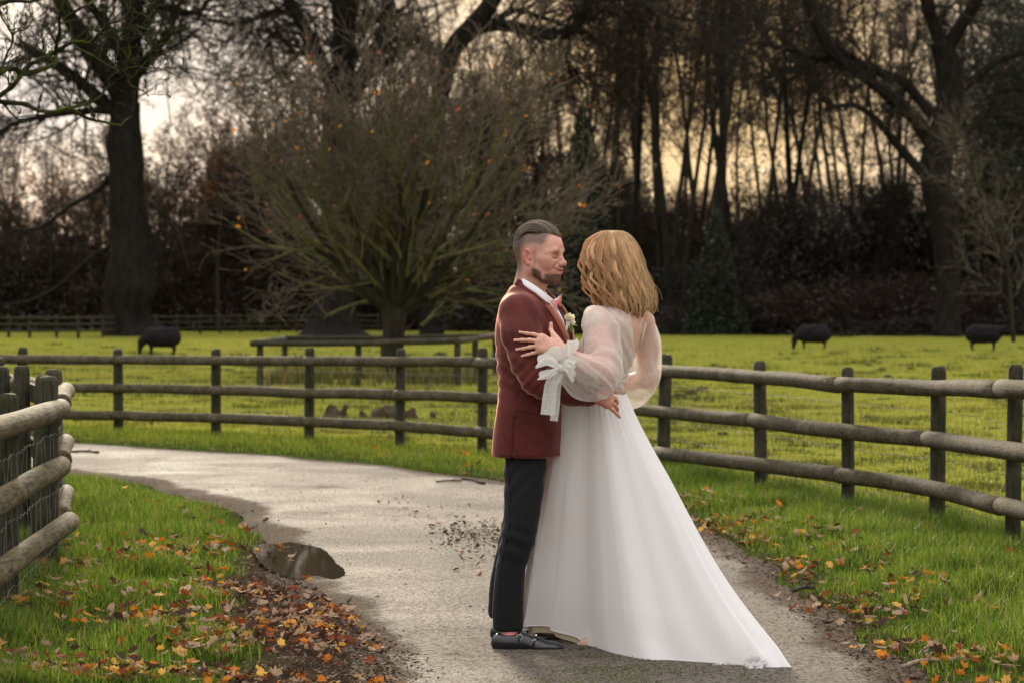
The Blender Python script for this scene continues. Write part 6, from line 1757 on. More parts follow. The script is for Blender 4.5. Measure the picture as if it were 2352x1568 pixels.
# right hand spread on her back
s = Sdf((0.31, 9.72, 0.94), (0.50, 10.05, 1.12), 0.0022)
wrist = W(1366, 911, 9.868)
f4 = [([(1402, 901, 9.885), (1409, 897, 9.908), (1413, 898, 9.928), (1415, 900, 9.94)], 0.0086),
      ([(1404, 912, 9.868), (1412, 914, 9.888), (1416, 920, 9.902), (1418, 926, 9.912)], 0.0090),
      ([(1402, 922, 9.857), (1412, 929, 9.870), (1417, 936, 9.880), (1419, 942, 9.888)], 0.0086),
      ([(1397, 931, 9.852), (1408, 941, 9.853), (1417, 950, 9.858), (1423, 957, 9.862)], 0.0080),
      ([(1390, 899, 9.90), (1402, 896, 9.93), (1409, 897, 9.95)], 0.0095)]
hand_sdf(s, wrist, 0.033, [(np.array([W(*p) for p in J]), r) for J, r in f4], 0.0125, thumb_root=W(1372, 903, 9.875))
s.cap(W(1335, 904, 9.868), wrist, 0.029, 0.027, 0.012)
V1, Q1 = s.mesh()
# left hand behind her waist
s = Sdf((0.36, 10.12, 1.02), (0.62, 10.42, 1.26), 0.004)
wl_ = W(1385, 868, 10.32)
s.cap(W(1370, 867, 10.335), wl_, 0.029, 0.027, 0.012)
hand_sdf(s, wl_, 0.033, [(np.array([W(1412 + 2 * q, 850 + 12 * q, 10.285), W(1420 + q, 850 + 13 * q, 10.27), W(1425, 850 + 13 * q, 10.26), W(1428, 851 + 13 * q, 10.25)]), 0.009) for q in range(4)] + [(np.array([W(1400, 845, 10.29), W(1412, 836, 10.28), W(1420, 832, 10.27)]), 0.010)], 0.0125)
V3, Q3 = s.mesh()
V, fs = merge([(HV, HQ), (BV, BQ), (V1, Q1), (V3, Q3)])
rough = lambda v, c_: np.asarray(c_) * (1 + 0.08 * fbm(v * 60, 2, 7))[:, None]
C_ = np.vstack([HCOL, rough(BV, SKIN_M), rough(V1, (0.52, 0.22, 0.15)), rough(V3, SKIN_M)])
obj('body', V, fs, M_SKIN, groom, True, C_)

# ---------- swept-back hair
ng = np.random.default_rng(5)
def scalp(u, v):
    """direction angles on the skull: u from forehead (0) over the top to the nape (1), v = sideways lean"""
    a = math.radians(48) + u * math.radians(176)
    return a
def skull(a, lat, off):
    """point on the cranium: a = angle in the mid plane from the face direction, lat = sideways angle"""
    d = np.stack([np.cos(a) * np.cos(lat), np.sin(lat) + 0 * a, np.sin(a) * np.cos(lat)], -1)
    r = np.array([0.101, 0.076, 0.088]); c_ = np.array([-0.004, 0, 0.042])
    k = 1 / np.sqrt(((d / r) ** 2).sum(-1)); return c_ + d * (k + off)[..., None]
P_, R_, C_ = [], [], []
parts, cols = [], []
HB = [(0.045, 0.034, 0.024), (0.085, 0.063, 0.042), (0.20, 0.15, 0.10), (0.34, 0.27, 0.185)]
groups = np.linspace(-1.02, 1.02, 26)
for i in range(1300):
    g = groups[ng.integers(0, 26)]
    lat0 = g * 0.78 + ng.normal(0, 0.018); top = 1 - (g / 1.1) ** 2
    a0 = math.radians(21 + 44 * abs(g) ** 1.5 + 3.0 * ng.random()); a1 = math.radians(168 + 22 * ng.random() - 26 * abs(g))
    m = 15; tt = np.linspace(0, 1, m); a = a0 + (a1 - a0) * tt
    lat = lat0 * (1 + 0.10 * np.sin(tt * 3.1)) * (1 - 0.18 * tt) + 0.012 * np.sin(tt * 5 + g * 6)
    lift = (0.013 * top + 0.004) * np.sin(np.clip(tt * 1.15, 0, 1) * np.pi) ** 0.6 + 0.0035 + 0.0030 * np.cos((lat0 - g * 0.78) * 60) + 0.0015 * ng.random()
    lift *= np.interp(tt, [0, 0.08, 0.8, 1], [0.4, 1, 0.8, 0.35])
    P = toW(skull(a, lat, lift))
    V, fs = tube(P, np.interp(tt, [0, 0.1, 0.8, 1], [0.0008, 0.0015, 0.0013, 0.0005]), 3, False)
    cb = np.array(HB[min(3, int(ng.integers(0, 3) + (abs(g) < 0.55) * ng.integers(0, 2)))]) * ng.uniform(0.8, 1.2)  # top strands picked paler: sunlit streaks put into the hair colour
    parts.append((V, fs)); cols.append(np.repeat(cb[None], len(V), 0))
V, fs = merge(parts)
hair = obj('hair', V, fs, M_HAIR, groom, True, np.vstack(cols))
# under-layer that closes the gaps between strands
na, nl_ = 26, 19
A_, L_ = np.meshgrid(np.linspace(0, 1, na), np.linspace(-0.84, 0.84, nl_), indexing='ij')
a0 = np.radians(26 + 44 * np.abs(L_ / 0.84) ** 1.5); a1 = np.radians(178 - 22 * np.abs(L_ / 0.84))
off = 0.010 * (1 - (L_ / 0.9) ** 2) * np.sin(A_ * np.pi) ** 0.6 + 0.0025
Vc = toW(skull((a0 + (a1 - a0) * A_).ravel(), L_.ravel(), off.ravel()))
obj('hair_base', Vc, strip_faces(na, nl_), M_HAIR, hair, True, np.tile((0.040, 0.030, 0.021), (len(Vc), 1)))

# shirt collar round the neck, wing tip at the front
def collar_band(pts_top, pts_bot, name, mat, parent):
    T, B = smooth_line(pts_top, 6), smooth_line(pts_bot, 6)
    m = len(T); u = np.linspace(0, 1, 4)
    P = T[:, None] * (1 - u)[None, :, None] + B[:, None] * u[None, :, None]
    P[..., 1] -= 0.004 * (1 - (2 * u - 1) ** 2)[None]
    return obj(name, P.reshape(-1, 3), strip_faces(m, 4), mat, parent)
ct = [W(1190, 634, 10.20), W(1194, 636, 10.12), W(1213, 646, 10.065), W(1236, 661, 10.045), W(1256, 676, 10.05), W(1271, 688, 10.075)]
cb_ = [W(1187, 650, 10.20), W(1191, 652, 10.115), W(1210, 664, 10.058), W(1233, 680, 10.040), W(1252, 697, 10.045), W(1263, 703, 10.06)]
collar_band(ct, cb_, 'shirt_collar', M_SHIRT, groom)
collar_band([W(1271, 688, 10.10), W(1280, 684, 10.16), W(1287, 678, 10.24)], [W(1272, 704, 10.10), W(1281, 700, 10.16), W(1286, 694, 10.24)], 'shirt_collar', M_SHIRT, groom)
# bow tie
def lobe(c_, tipa, tipb, thick, name, mat, parent):
    c_, a, b = map(np.asarray, (c_, tipa, tipb)); n, m = 7, 7; out = []
    for sgn in (1, -1):
        for i in range(n):
            t_ = i / (n - 1); wv = 0.35 + 0.65 * t_
            for j in range(m):
                w_ = j / (m - 1); e = c_ + (a - c_) * t_ * (1 - w_) + (b - c_) * t_ * w_
                e = e + (a - b) * 0.10 * (0.5 - w_) * (1 - t_)
                e = e + np.array([0.35, -1, 0]) * sgn * thick * math.sin(math.pi * w_) * (math.sin(math.pi * min(t_ * 0.8 + 0.15, 1)) + 0.15)
                out.append(e)
    V = np.array(out); f = strip_faces(n, m); return obj(name, V, np.vstack([f, f[:, ::-1] + n * m]), mat, parent)
bt = empty('bow_tie', groom.location); bt.parent = groom; bt.matrix_parent_inverse = Matrix.Translation(-groom.location)
lobe(W(1279, 696, 10.02), W(1262, 690, 9.985), W(1281, 716, 9.985), 0.007, 'wing', M_PINK, bt)
lobe(W(1280, 694, 10.05), W(1291, 673, 10.14), W(1288, 706, 10.14), 0.007, 'wing', M_PINK, bt)
s = Sdf((0.15, 9.95, 1.40), (0.25, 10.12, 1.50), 0.003); s.ell(W(1280, 695, 10.03), (0.010, 0.012, 0.014), 0); obj('knot', *s.mesh(), M_PINK, bt)
# buttonhole flower
fl = empty('buttonhole_flower', groom.location); fl.parent = groom; fl.matrix_parent_inverse = Matrix.Translation(-groom.location)
ng = np.random.default_rng(8)
def petal(c_, d, L, w, mat, name, parent, cup=0.3):
    d = nrm(d); u = nrm(np.cross(d, (0.2, 0.9, 0.3))); n_ = np.cross(u, d); V = []
    for i in range(6):
        t_ = i / 5; ww = w * math.sin(math.pi * (0.12 + 0.83 * t_)) 
        for j in range(5):
            k = (j / 4 - 0.5) * 2; V.append(c_ + d * L * t_ + u * ww * k + n_ * (cup * ww * k * k + 0.25 * L * t_ * t_))
    return obj(name, np.array(V), strip_faces(6, 5), mat, parent)
FC = W(1304, 734, 10.05)
for k in range(11):
    a = k * 2.4; d = np.array([0.55 * math.cos(a) + 0.45, -0.55 + 0.25 * math.sin(a * 1.7), 0.75 * math.sin(a) + 0.1]); petal(FC + ng.normal(0, 0.003, 3), d, 0.030 + 0.006 * ng.random(), 0.011, M_PETAL, 'petal', fl)
for d, L in (((0.9, -0.2, -0.5), 0.042), ((0.6, -0.3, -0.9), 0.045), ((0.3, -0.3, -1), 0.05), ((0.9, -0.1, 0.2), 0.03), ((-0.2, -0.4, -1), 0.04)):
    petal(FC + (0, -0.004, -0.008), d, L, 0.006, M_SPRIG if L > 0.04 else M_PETAL, 'leaf_sprig', fl, 0.1)
# ================================================================== the bride
bride = empty('person', (0.36, 10.10, 0), 'woman with wavy golden hair in a white wedding dress with sheer puffed sleeves and train', 'person')
t = NT('dress_crepe'); f_ = t.noise(260, 2, 0.5)
cr_ = t.noise(1.0, 4, 0.55, t.pos((16, 16, 1.3)), 0.6)
M_DRESS = t.done(t.addtrans(t.bsdf((0.80, 0.77, 0.745), 0.62, t.bump(t.math('ADD', t.math('MULTIPLY', f_, 0.06), cr_), 0.30, 0.012), 0.25, **{'Sheen Weight': 0.15}), (0.80, 0.74, 0.68), 0.22))
t = NT('underskirt_cloth'); M_UNDER = t.done(t.addtrans(t.bsdf((0.72, 0.64, 0.48), 0.6), (0.75, 0.64, 0.42), 0.4))
def sheer(name, col, clear, scale, dots):
    t = NT(name)
    n_ = t.noise(scale, 4, 0.65)
    v = t.new('ShaderNodeTexVoronoi'); v.inputs['Scale'].default_value = dots; t.l.new(t.pos(), v.inputs['Vector'])
    d = t.ramp(v.outputs['Distance'], [(0.10, 1.0), (0.18, 0.0)])
    lw = t.new('ShaderNodeLayerWeight'); lw.inputs['Blend'].default_value = 0.35
    base = t.addtrans(t.bsdf(col, 0.7, t.bump(n_, 0.25, 0.003), 0.2, **{'Sheen Weight': 0.2}), col, 0.45)
    f = t.math('SUBTRACT', t.math('ADD', clear - 0.1, t.math('MULTIPLY', t.ramp(n_, [(0.35, 0), (0.65, 1)]), 0.2)), t.math('MULTIPLY', d, 0.5))
    f = t.math('MAXIMUM', t.math('MULTIPLY', f, t.math('SUBTRACT', 1.0, t.math('MULTIPLY', lw.outputs['Facing'], 0.75))), 0.0)
    return t.done(t.addclear(base, f))
M_SHEER = sheer('sheer_tulle', (0.82, 0.76, 0.71), 0.64, 24, 95)
M_LACE = sheer('white_lace', (0.82, 0.80, 0.76), 0.16, 110, 170)
M_ORG = sheer('white_organza', (0.84, 0.82, 0.77), 0.16, 40, 150)
M_BOD = sheer('bodice_tulle', (0.85, 0.80, 0.74), 0.30, 40, 110)

# ---- body
B_ROWS = [[zy(1000), 0.345, 10.15, 0.095, 0.11], [zy(950), 0.345, 10.15, 0.100, 0.115], [zy(905), 0.345, 10.14, 0.112, 0.128], [zy(870), 0.362, 10.135, 0.106, 0.122], [zy(820), 0.392, 10.13, 0.112, 0.138], [zy(770), 0.425, 10.13, 0.112, 0.150],
          [zy(738), 0.440, 10.13, 0.100, 0.160], [zy(715), 0.438, 10.13, 0.075, 0.135], [zy(700), 0.43, 10.13, 0.055, 0.080]]
BANG = math.radians(150)        # facing direction
SH_L, SH_R = W(1366, 732, 9.985), W(1480, 738, 10.27)
B_ARML = chain_px([(1368, 735, 9.99, 0.054), (1380, 795, 9.93, 0.050), (1388, 858, 9.875, 0.046), (1345, 838, 9.80, 0.036), (1296, 806, 9.785, 0.026)])
B_ARMR = chain_px([(1478, 740, 10.26, 0.050), (1486, 800, 10.29, 0.044), (1486, 868, 10.31, 0.040), (1440, 878, 10.42, 0.034), (1370, 850, 10.44, 0.027), (1345, 838, 10.435, 0.026)])
def torso(h, grow=0.0, lo=(0.1, 9.7, 0.85), hi=(0.68, 10.6, 1.55), z0=0.0):
    s = Sdf(lo, hi, h)
    rows = [[r[0], r[1], r[2], r[3] + grow, r[4] + grow] for r in B_ROWS if r[0] >= z0]
    s.loft(rows, BANG, 0)
    return s
s = torso(0.010, 0, lo=(0.1, 9.7, 0.03))
s.chain(B_ARML, 0.03); s.chain(B_ARMR, 0.03)
s.cap(W(1424, 705, 10.13), W(1412, 655, 10.13), 0.052, 0.050, 0.03)
for Yc, x0 in ((10.21, 1340), (10.32, 1352)):
    s.chain([(*W(1360, 990, 10.16 if Yc < 10.25 else 10.20), 0.07), (*W(1350, 1230, Yc), 0.052), (*W(x0 + 38, 1380, Yc), 0.044), (*W(x0 + 32, 1466, Yc), 0.034)], 0.03)
SB, SQ = s.mesh()
BODY_F = s
# head under the hair (face turned to him, away from the viewer)
hb = head_field(0.004); V, Q = hb.mesh()
MB = rotz(math.radians(148)) @ roty(math.radians(-4)); HBC = np.array([0.408, 10.125, 1.610])
HV2 = (V * 0.98) @ MB.T + HBC
hc2 = np.tile(SKIN_W, (len(V), 1)); x, y, z = V.T
lipm = np.exp(-((z + 0.0465) / 0.009) ** 2) * (x > 0.09) * (np.abs(y) < 0.03); hc2 = hc2 * (1 - 0.8 * lipm[:, None]) + 0.8 * lipm[:, None] * np.array((0.45, 0.10, 0.10))
# left hand spread on his sleeve
s = Sdf((-0.02, 9.70, 1.18), (0.26, 9.96, 1.40), 0.0021)
HS_ = lambda x, y, o: snap(JL, x, y, o)
fing = [([(1243, 772), (1226, 768), (1210, 766), (1196, 763.5)], 0.0080), ([(1236, 783), (1216, 781), (1199, 781), (1184, 781.5)], 0.0084),
        ([(1235, 795), (1217, 797), (1203, 800), (1189, 802)], 0.0080), ([(1238, 807), (1223, 811), (1212, 814), (1201, 817)], 0.0070), ([(1270, 768), (1264.5, 757), (1264.5, 745)], 0.0090)]
F3 = []
for q, (J, r) in enumerate(fing):
    F3.append((np.array([HS_(x, y, (0.024, 0.022, 0.013, 0.010)[min(k, 3)] if q < 4 else (0.03, 0.02, 0.016)[k]) for k, (x, y) in enumerate(J)]), r))
wr_ = W(1289, 803, 9.800)
for J, r in F3:
    J[:, 1] = np.minimum(J[:, 1], 9.872)
    J[0, 1] = min(J[0, 1], 9.838)
hand_sdf(s, wr_, 0.030, F3, 0.0118, thumb_root=W(1283, 786, 9.81))
s.cap(W(1325, 824, 9.79), wr_, 0.030, 0.0265, 0.012)
s.cap(W(1268, 806, 9.815), W(1246, 802, 9.825), 0.018, 0.014, 0.015)
V1, Q1 = s.mesh()
# right hand resting behind his shoulder
s = Sdf((0.14, 10.34, 1.10), (0.36, 10.56, 1.32), 0.004)
w2 = W(1347, 838, 10.435); s.cap(W(1372, 850, 10.44), w2, 0.026, 0.024, 0.01)
hand_sdf(s, w2, 0.028, [(np.array([W(1316 - 2 * q, 815 + 10 * q, 10.45), W(1302 - 2 * q, 811 + 10 * q, 10.455), W(1292 - 2 * q, 809 + 10 * q, 10.455), W(1283, 808 + 10 * q, 10.45)]), 0.0082) for q in range(4)] + [(np.array([W(1334, 812, 10.44), W(1326, 800, 10.44), W(1320, 792, 10.44)]), 0.009)], 0.0115)
V3, Q3 = s.mesh()
V, fs = merge([(HV2, Q), (SB, SQ), (V1, Q1), (V3, Q3)])
C_ = np.vstack([hc2, rough(SB, SKIN_W), rough(V1, SKIN_W * (1.0, 0.92, 0.88)), rough(V3, SKIN_W)])
bbody = obj('body', V, fs, M_SKIN, bride, True, C_)
# nails and ring
nails = []
for J, r in F3:
    d = nrm(J[-1] - J[-2]); a = J[-1] + d * r * 0.35 + np.array([0, -r * 0.62, 0.001])
    u = nrm(np.cross(d, (0, -1, 0))); k = 6; pr = []
    for i in range(5):
        t_ = i / 4 - 0.5
        for j in range(4):
            w_ = j / 3 - 0.5; pr.append(a + d * t_ * r * 1.3 + u * w_ * r * 1.15 + np.array([0, 0.9 * r * w_ * w_ + 0.3 * r * t_ * t_, 0]))
    nails.append((np.array(pr), strip_faces(5, 4)))
t = NT('nail_varnish'); M_NAIL = t.done(t.bsdf((0.72, 0.52, 0.47), 0.25))
for V, Q in nails: obj('nail', V, Q, M_NAIL, bbody)
J, r = F3[2]; c_ = J[0] * 0.42 + J[1] * 0.58; d = nrm(J[1] - J[0]); u = nrm(np.cross(d, (0, 1, 0))); w_ = np.cross(d, u); a = np.linspace(0, 2 * np.pi, 21)
obj('ring', *tube(c_ + (u[None] * np.cos(a)[:, None] + w_[None] * np.sin(a)[:, None]) * r * 1.12, 0.0014, 6, False), M_GOLD, bbody)

# ---- skirt and train
hem = [(180, *W(1197, 1453, 10.24)), (205, *W(1217, 1441, 10.19)), (222, *W(1246, 1436, 10.16)), (240, *W(1290, 1450, 10.14)), (255, *W(1344, 1478, 10.10)), (268, *W(1400, 1509, 9.88)),
       (280, *W(1470, 1525, 9.69)), (292, *W(1550, 1530, 9.645)), (305, *W(1640, 1536, 9.58)), (320, *W(1722, 1543, 9.50)), (340, *W(1800, 1547, 9.46)), (352, *W(1812, 1541, 9.50)),
       (375, 1.02, 9.72, 0.0), (400, 0.86, 10.0, 0.0), (425, 0.62, 10.28, 0.0), (450, 0.36, 10.50, 0.0), (480, 0.14, 10.50, 0.0), (510, 0.03, 10.38, 0.02)]
hem = np.array(hem); hm = np.vstack([hem[-2:] - (360, 0, 0, 0), hem, hem[:3] + (360, 0, 0, 0)])
hs = smooth_line(hm, 10)
def skirt(name, mat, scale, dz, nT=72, nA=420, amp=1.0, ztop=zy(902), parent=bride, seed=0, t0=0.0):
    A = np.linspace(180, 540, nA + 1)[:-1]; th = np.radians(A)
    H = np.stack([np.interp(A, hs[:, 0], hs[:, k]) for k in (1, 2, 3)], 1)
    H[:, 2] = np.maximum(H[:, 2] + dz, 0.020)
    cw = np.array([0.345, 10.14]); cs = np.array([0.40, 10.33])
    H[:, :2] = cs + (H[:, :2] - cs) * scale
    wx, wy = 0.134 * scale * np.cos(th), 0.118 * scale * np.sin(th)
    Wt = np.c_[cw[0] + wx, cw[1] + wy, np.full(nA, ztop) + 0.004 * np.sin(3 * th)]
    T = np.linspace(t0, 1, nT) ** 0.92
    out = []
    dirs = H[:, :2] - cw; dirs /= np.linalg.norm(dirs, axis=1, keepdims=True)
    fold = 0.55 * np.sin(5 * th + 0.7 + 1.2 * np.sin(2 * th + 1)) + 0.38 * np.sin(9 * th + 2.1 + 1.6 * np.sin(3 * th)) + 0.20 * np.sin(17 * th + 1.8 * np.sin(4 * th)) + 0.12 * np.sin(29 * th + 2.2 * np.sin(5 * th + 1))
    fold = np.maximum(fold, -0.35) - 0.1
    ext = np.linalg.norm(H[:, :2] - cw, axis=1)
    for t_ in T:
        g = t_ ** (0.97 + 0.17 * np.cos(th))[:, None]
        xy = Wt[:, :2] + (H[:, :2] - Wt[:, :2]) * g
        z = H[:, 2] + (Wt[:, 2] - H[:, 2]) * (1 - t_)
        lowz = 1 / (1 + np.exp(-(ext - 0.55) * 12))                    # the train sweeps out along the ground
        z = z - lowz * 0.10 * np.sin(np.pi * t_) ** 2 * np.clip(t_ * 1.6 - 0.5, 0, 1)
        f = amp * fold * (0.0015 + 0.033 * t_ ** 1.35)
        xy = xy + dirs * f[:, None] * np.clip(z / 0.10, 0.12, 1)[:, None]
        xy = xy + dirs * (0.010 * np.sin(19 * th + 2 * np.sin(4 * th)) * np.clip((t_ - 0.86) / 0.14, 0, 1) ** 1.5)[:, None]
        # gathers just under the waist
        xy = xy + dirs * (amp * 0.0025 * np.sin(46 * th) * np.exp(-t_ / 0.10))[:, None]
        z = np.maximum(z, 0.016 + 0.004 * np.sin(9 * th)) + np.clip(0.10 - z, 0, 0.1) / 0.1 * 0.010 * (fbm(np.c_[xy * 14, np.zeros(nA)], 2, 3 + seed)) * lowz
        out.append(np.c_[xy, z])
    V = np.array(out).reshape(-1, 3)
    i = np.arange(nT - 1)[:, None] * nA; j = np.arange(nA)[None]; j2 = (j + 1) % nA
    Q = np.stack([i + j, i + nA + j, i + nA + j2, i + j2], -1).reshape(-1, 4)
    return obj(name, V, Q, mat, parent), np.array(out)
dress, SKV = skirt('skirt', M_DRESS, 1.0, 0.0)
hemline = SKV[-1]; hp = np.vstack([hemline, hemline[:1]])
V, fs = tube(hp, 0.0026, 5, False); obj('hem', V, fs, M_DRESS, dress)
skirt('underskirt', M_UNDER, 0.925, -0.030, 24, 240, 1.0, zy(902), seed=4, t0=0.80)
# gathered rosette where the train ends
ng = np.random.default_rng(4); rc = W(1732, 1524, 9.455)
ros = empty('rosette', bride.location); ros.parent = bride; ros.matrix_parent_inverse = Matrix.Translation(-bride.location)
for k in range(14):
    a = k * 2.4; petal(rc + np.array([0.028 * math.cos(a) * ng.random(), -0.01, 0.012 * math.sin(a)]), np.array([math.cos(a), -0.5, 0.75 * math.sin(a) + 0.25]), 0.026, 0.014, M_DRESS, 'frill', ros, 0.5)
for k, (x, y) in enumerate(((1652, 1530), (1672, 1528), (1690, 1531), (1640, 1533))):
    c_ = W(x, y, 9.53)
    for q in range(4): petal(c_, np.array([math.cos(q * 1.7), -0.5, 0.5 * abs(math.sin(q * 1.7))]), 0.017, 0.010, M_DRESS, 'frill', ros, 0.5)

# ---- bodice: fitted, with a deep V at the back
s = torso(0.0055, 0.007, z0=zy(915))
s.ell(W(1424, 700, 10.13), (0.075, 0.085, 0.05), 0.01, 'sub')
s.ell(SH_L + (0, -0.005, -0.02), (0.055, 0.06, 0.06), 0.03); s.ell(SH_R + (-0.012, 0, -0.025), (0.045, 0.05, 0.05), 0.03)
s.plane((0, 0, -1), (0, 0, zy(906)))
V, Q = s.mesh()
th_ = np.arctan2(V[:, 1] - 10.13, V[:, 0] - 0.42)
V = V + vnormals(V, Q) * (0.0022 * np.sin(V[:, 0] * 160 + V[:, 2] * 60 + 3 * vnoise(V * 9, 2)) * (V[:, 2] < 1.36))[:, None]
# the V is an opening: leave the faces out where her back shows
cx_ = V[Q].mean(1)
sx, sy = cx_[:, 0] / cx_[:, 1] * F + CX, HY - (cx_[:, 2] - CAMH) / cx_[:, 1] * F
bk = (cx_[:, 0] > 0.42)
vx = np.interp(sy, [700, 838], [1467, 1463]); vw = np.interp(sy, [700, 740, 838], [22, 15, 0])
Q = Q[~((np.abs(sx - vx) < vw) & (sy < 838) & bk)]
bod = obj('bodice', V, Q, M_BOD, bride)
BF = torso(0.006, 0.010)
# beaded belt
t = NT('bead'); M_BEAD = t.done(t.bsdf((0.80, 0.76, 0.70), 0.12, None, 0.7))
ico = [np.array(v, float) for v in ((0, 0, 1), (.894, 0, .447), (.276, .851, .447), (-.724, .526, .447), (-.724, -.526, .447), (.276, -.851, .447), (.724, .526, -.447), (-.276, .851, -.447), (-.894, 0, -.447), (-.276, -.851, -.447), (.724, -.526, -.447), (0, 0, -1))]
icf = np.array([(0, 1, 2), (0, 2, 3), (0, 3, 4), (0, 4, 5), (0, 5, 1), (1, 6, 2), (2, 7, 3), (3, 8, 4), (4, 9, 5), (5, 10, 1), (2, 6, 7), (3, 7, 8), (4, 8, 9), (5, 9, 10), (1, 10, 6), (6, 11, 7), (7, 11, 8), (8, 11, 9), (9, 11, 10), (10, 11, 6)])
parts = []
for k in range(190):
    u_ = ng.random(); x = 1424 + 34 * u_ + ng.normal(0, 4); y = 884 - 40 * u_ ** 0.9 + ng.normal(0, 7)
    p_ = snap(BF, x, y, 0.002, default=99.0)
    if p_[1] > 11: continue
    parts.append((np.array(ico) * ng.uniform(0.0016, 0.0036) + p_, icf))
V, fs = merge(parts); o = obj('beaded_belt', V, fs, M_BEAD, bride); o['kind'] = 'stuff'

# ---- puffed sheer sleeves
def sleeve(rows, lo, hi, name, seed, axis):
    s = Sdf(lo, hi, 0.006)
    s.chain(chain_px(rows), 0.045)
    V, Q = s.mesh(); N = vnormals(V, Q)
    a, b = axis; d = nrm(b - a)
    L = (V - a) @ d; R = V - a - L[:, None] * d
    u = nrm(np.cross(d, (0, 1, 0))); w_ = np.cross(d, u)
    ang = np.arctan2(R @ u, R @ w_)
    g = np.sin(ang * 9 + 1.3 * vnoise(V * 7, seed) + seed) * 0.6 + np.sin(ang * 15 + 2 * vnoise(V * 5, seed + 1)) * 0.4
    V = V + N * (0.0075 * g + 0.004 * fbm(V * 14, 2, seed))[:, None]
    return obj(name, V, Q, M_SHEER, bride)
sleeve([(1370, 735, 9.985, 0.056), (1380, 765, 9.955, 0.066), (1384, 810, 9.905, 0.070), (1382, 850, 9.865, 0.076), (1366, 868, 9.835, 0.078), (1342, 866, 9.80, 0.072), (1318, 848, 9.775, 0.054), (1302, 826, 9.772, 0.030)],
       (0.16, 9.62, 0.98), (0.56, 10.15, 1.50), 'sleeve', 3, (W(1400, 900, 9.85), W(1300, 815, 9.78)))
sleeve([(1478, 742, 10.26, 0.052), (1483, 775, 10.28, 0.052), (1482, 815, 10.295, 0.056), (1474, 850, 10.305, 0.070), (1463, 878, 10.32, 0.070), (1448, 900, 10.34, 0.058), (1432, 908, 10.37, 0.046), (1395, 880, 10.43, 0.040), (1360, 850, 10.44, 0.028)],
       (0.28, 10.10, 0.98), (0.70, 10.60, 1.48), 'sleeve', 8, (W(1480, 900, 10.33), W(1380, 850, 10.44)))

# ruffled cuff
def frill(c0, d, u, w_, rows, name, parent, seed, waves=7, mat=M_ORG):
    m = 84; a = np.linspace(0, 2 * np.pi, m + 1)[:-1]; out = []
    for k, (l, r, am) in enumerate(rows):
        rr_ = r * (1 + 0.10 * np.sin(2 * a + seed)) + am * np.sin(waves * a + seed + 0.7 * np.sin(2 * a)); ll = l + am * 0.8 * np.cos((waves - 2) * a + 1)
        out.append(c0 + d * ll[:, None] + u * (rr_ * np.cos(a))[:, None] + w_ * (rr_ * np.sin(a))[:, None])
    V = np.vstack(out); i = np.arange(len(rows) - 1)[:, None] * m; j = np.arange(m)[None]; j2 = (j + 1) % m
    return obj(name, V, np.stack([i + j, i + j2, i + m + j2, i + m + j], -1).reshape(-1, 4), mat, parent)
c0 = W(1301, 822, 9.772); d = nrm(W(1288, 794, 9.78) - c0); u = nrm(np.cross(d, (0, 1, 0))); w_ = np.cross(d, u)
cuff = frill(c0, d, u, w_, [(-0.012, 0.032, 0.002), (0.0, 0.030, 0.002), (0.010, 0.040, 0.004), (0.022, 0.052, 0.007), (0.036, 0.061, 0.010), (0.050, 0.064, 0.012)], 'cuff_frill', bride, 1.0)
# ribbon bow hanging from the wrist
def ribbon(path, wid, name, parent, mat=M_LACE, seed=0, dirw=None):
    L = smooth_line(path, 7); n = len(L); T = np.gradient(L, axis=0); T /= np.linalg.norm(T, axis=1, keepdims=True)
    wd = np.asarray(dirw if dirw is not None else (1, 0, 0), float); S = wd[None] - T * (T @ wd)[:, None]; S /= np.linalg.norm(S, axis=1, keepdims=True)
    wv = np.interp(np.linspace(0, 1, n), np.linspace(0, 1, len(np.atleast_1d(wid))), np.atleast_1d(wid))
    k = 7; uu = np.linspace(-0.5, 0.5, k); nn = np.cross(T, S)
    P = L[:, None] + S[:, None] * (wv[:, None] * uu[None])[..., None] + nn[:, None] * (0.0035 * np.sin(uu[None] * 9 + np.arange(n)[:, None] * 0.5 + seed))[..., None]
    return obj(name, P.reshape(-1, 3), strip_faces(n, k), mat, parent)
bow = empty('sleeve_bow', bride.location); bow.parent = bride; bow.matrix_parent_inverse = Matrix.Translation(-bride.location)
K = lambda x, y, Y: W(x, y, Y)
ribbon([K(1284, 852, 9.715), K(1268, 878, 9.71), K(1263, 905, 9.715), K(1260, 930, 9.72), K(1258, 952, 9.72)], (0.042, 0.052, 0.054, 0.056, 0.058), 'tail', bow, seed=1)
ribbon([K(1288, 854, 9.735), K(1279, 885, 9.74), K(1276, 920, 9.745), K(1274, 945, 9.745), K(1272, 966, 9.745)], (0.030, 0.036, 0.036, 0.036, 0.030), 'tail', bow, seed=2)
for tip, mid, wv, sd in ((K(1234, 832, 9.70), K(1258, 826, 9.672), 0.046, 1), (K(1238, 862, 9.70), K(1260, 858, 9.675), 0.034, 2), (K(1318, 868, 9.70), K(1306, 846, 9.678), 0.036, 3), (K(1322, 836, 9.71), K(1308, 832, 9.68), 0.034, 4)):
    c_ = K(1287, 846, 9.705); back_ = mid + (0, 0.05, 0)
    ribbon([c_, mid, tip, back_, c_ + (0, 0.02, 0)], (wv * 0.4, wv, wv * 1.05, wv, wv * 0.4), 'loop', bow, M_ORG, sd, dirw=(0.25, 0, 1))
s = Sdf((0.14, 9.64, 1.12), (0.27, 9.78, 1.23), 0.004); s.ell(c_, (0.015, 0.014, 0.018), 0); obj('knot', *s.mesh(), M_ORG, bow)

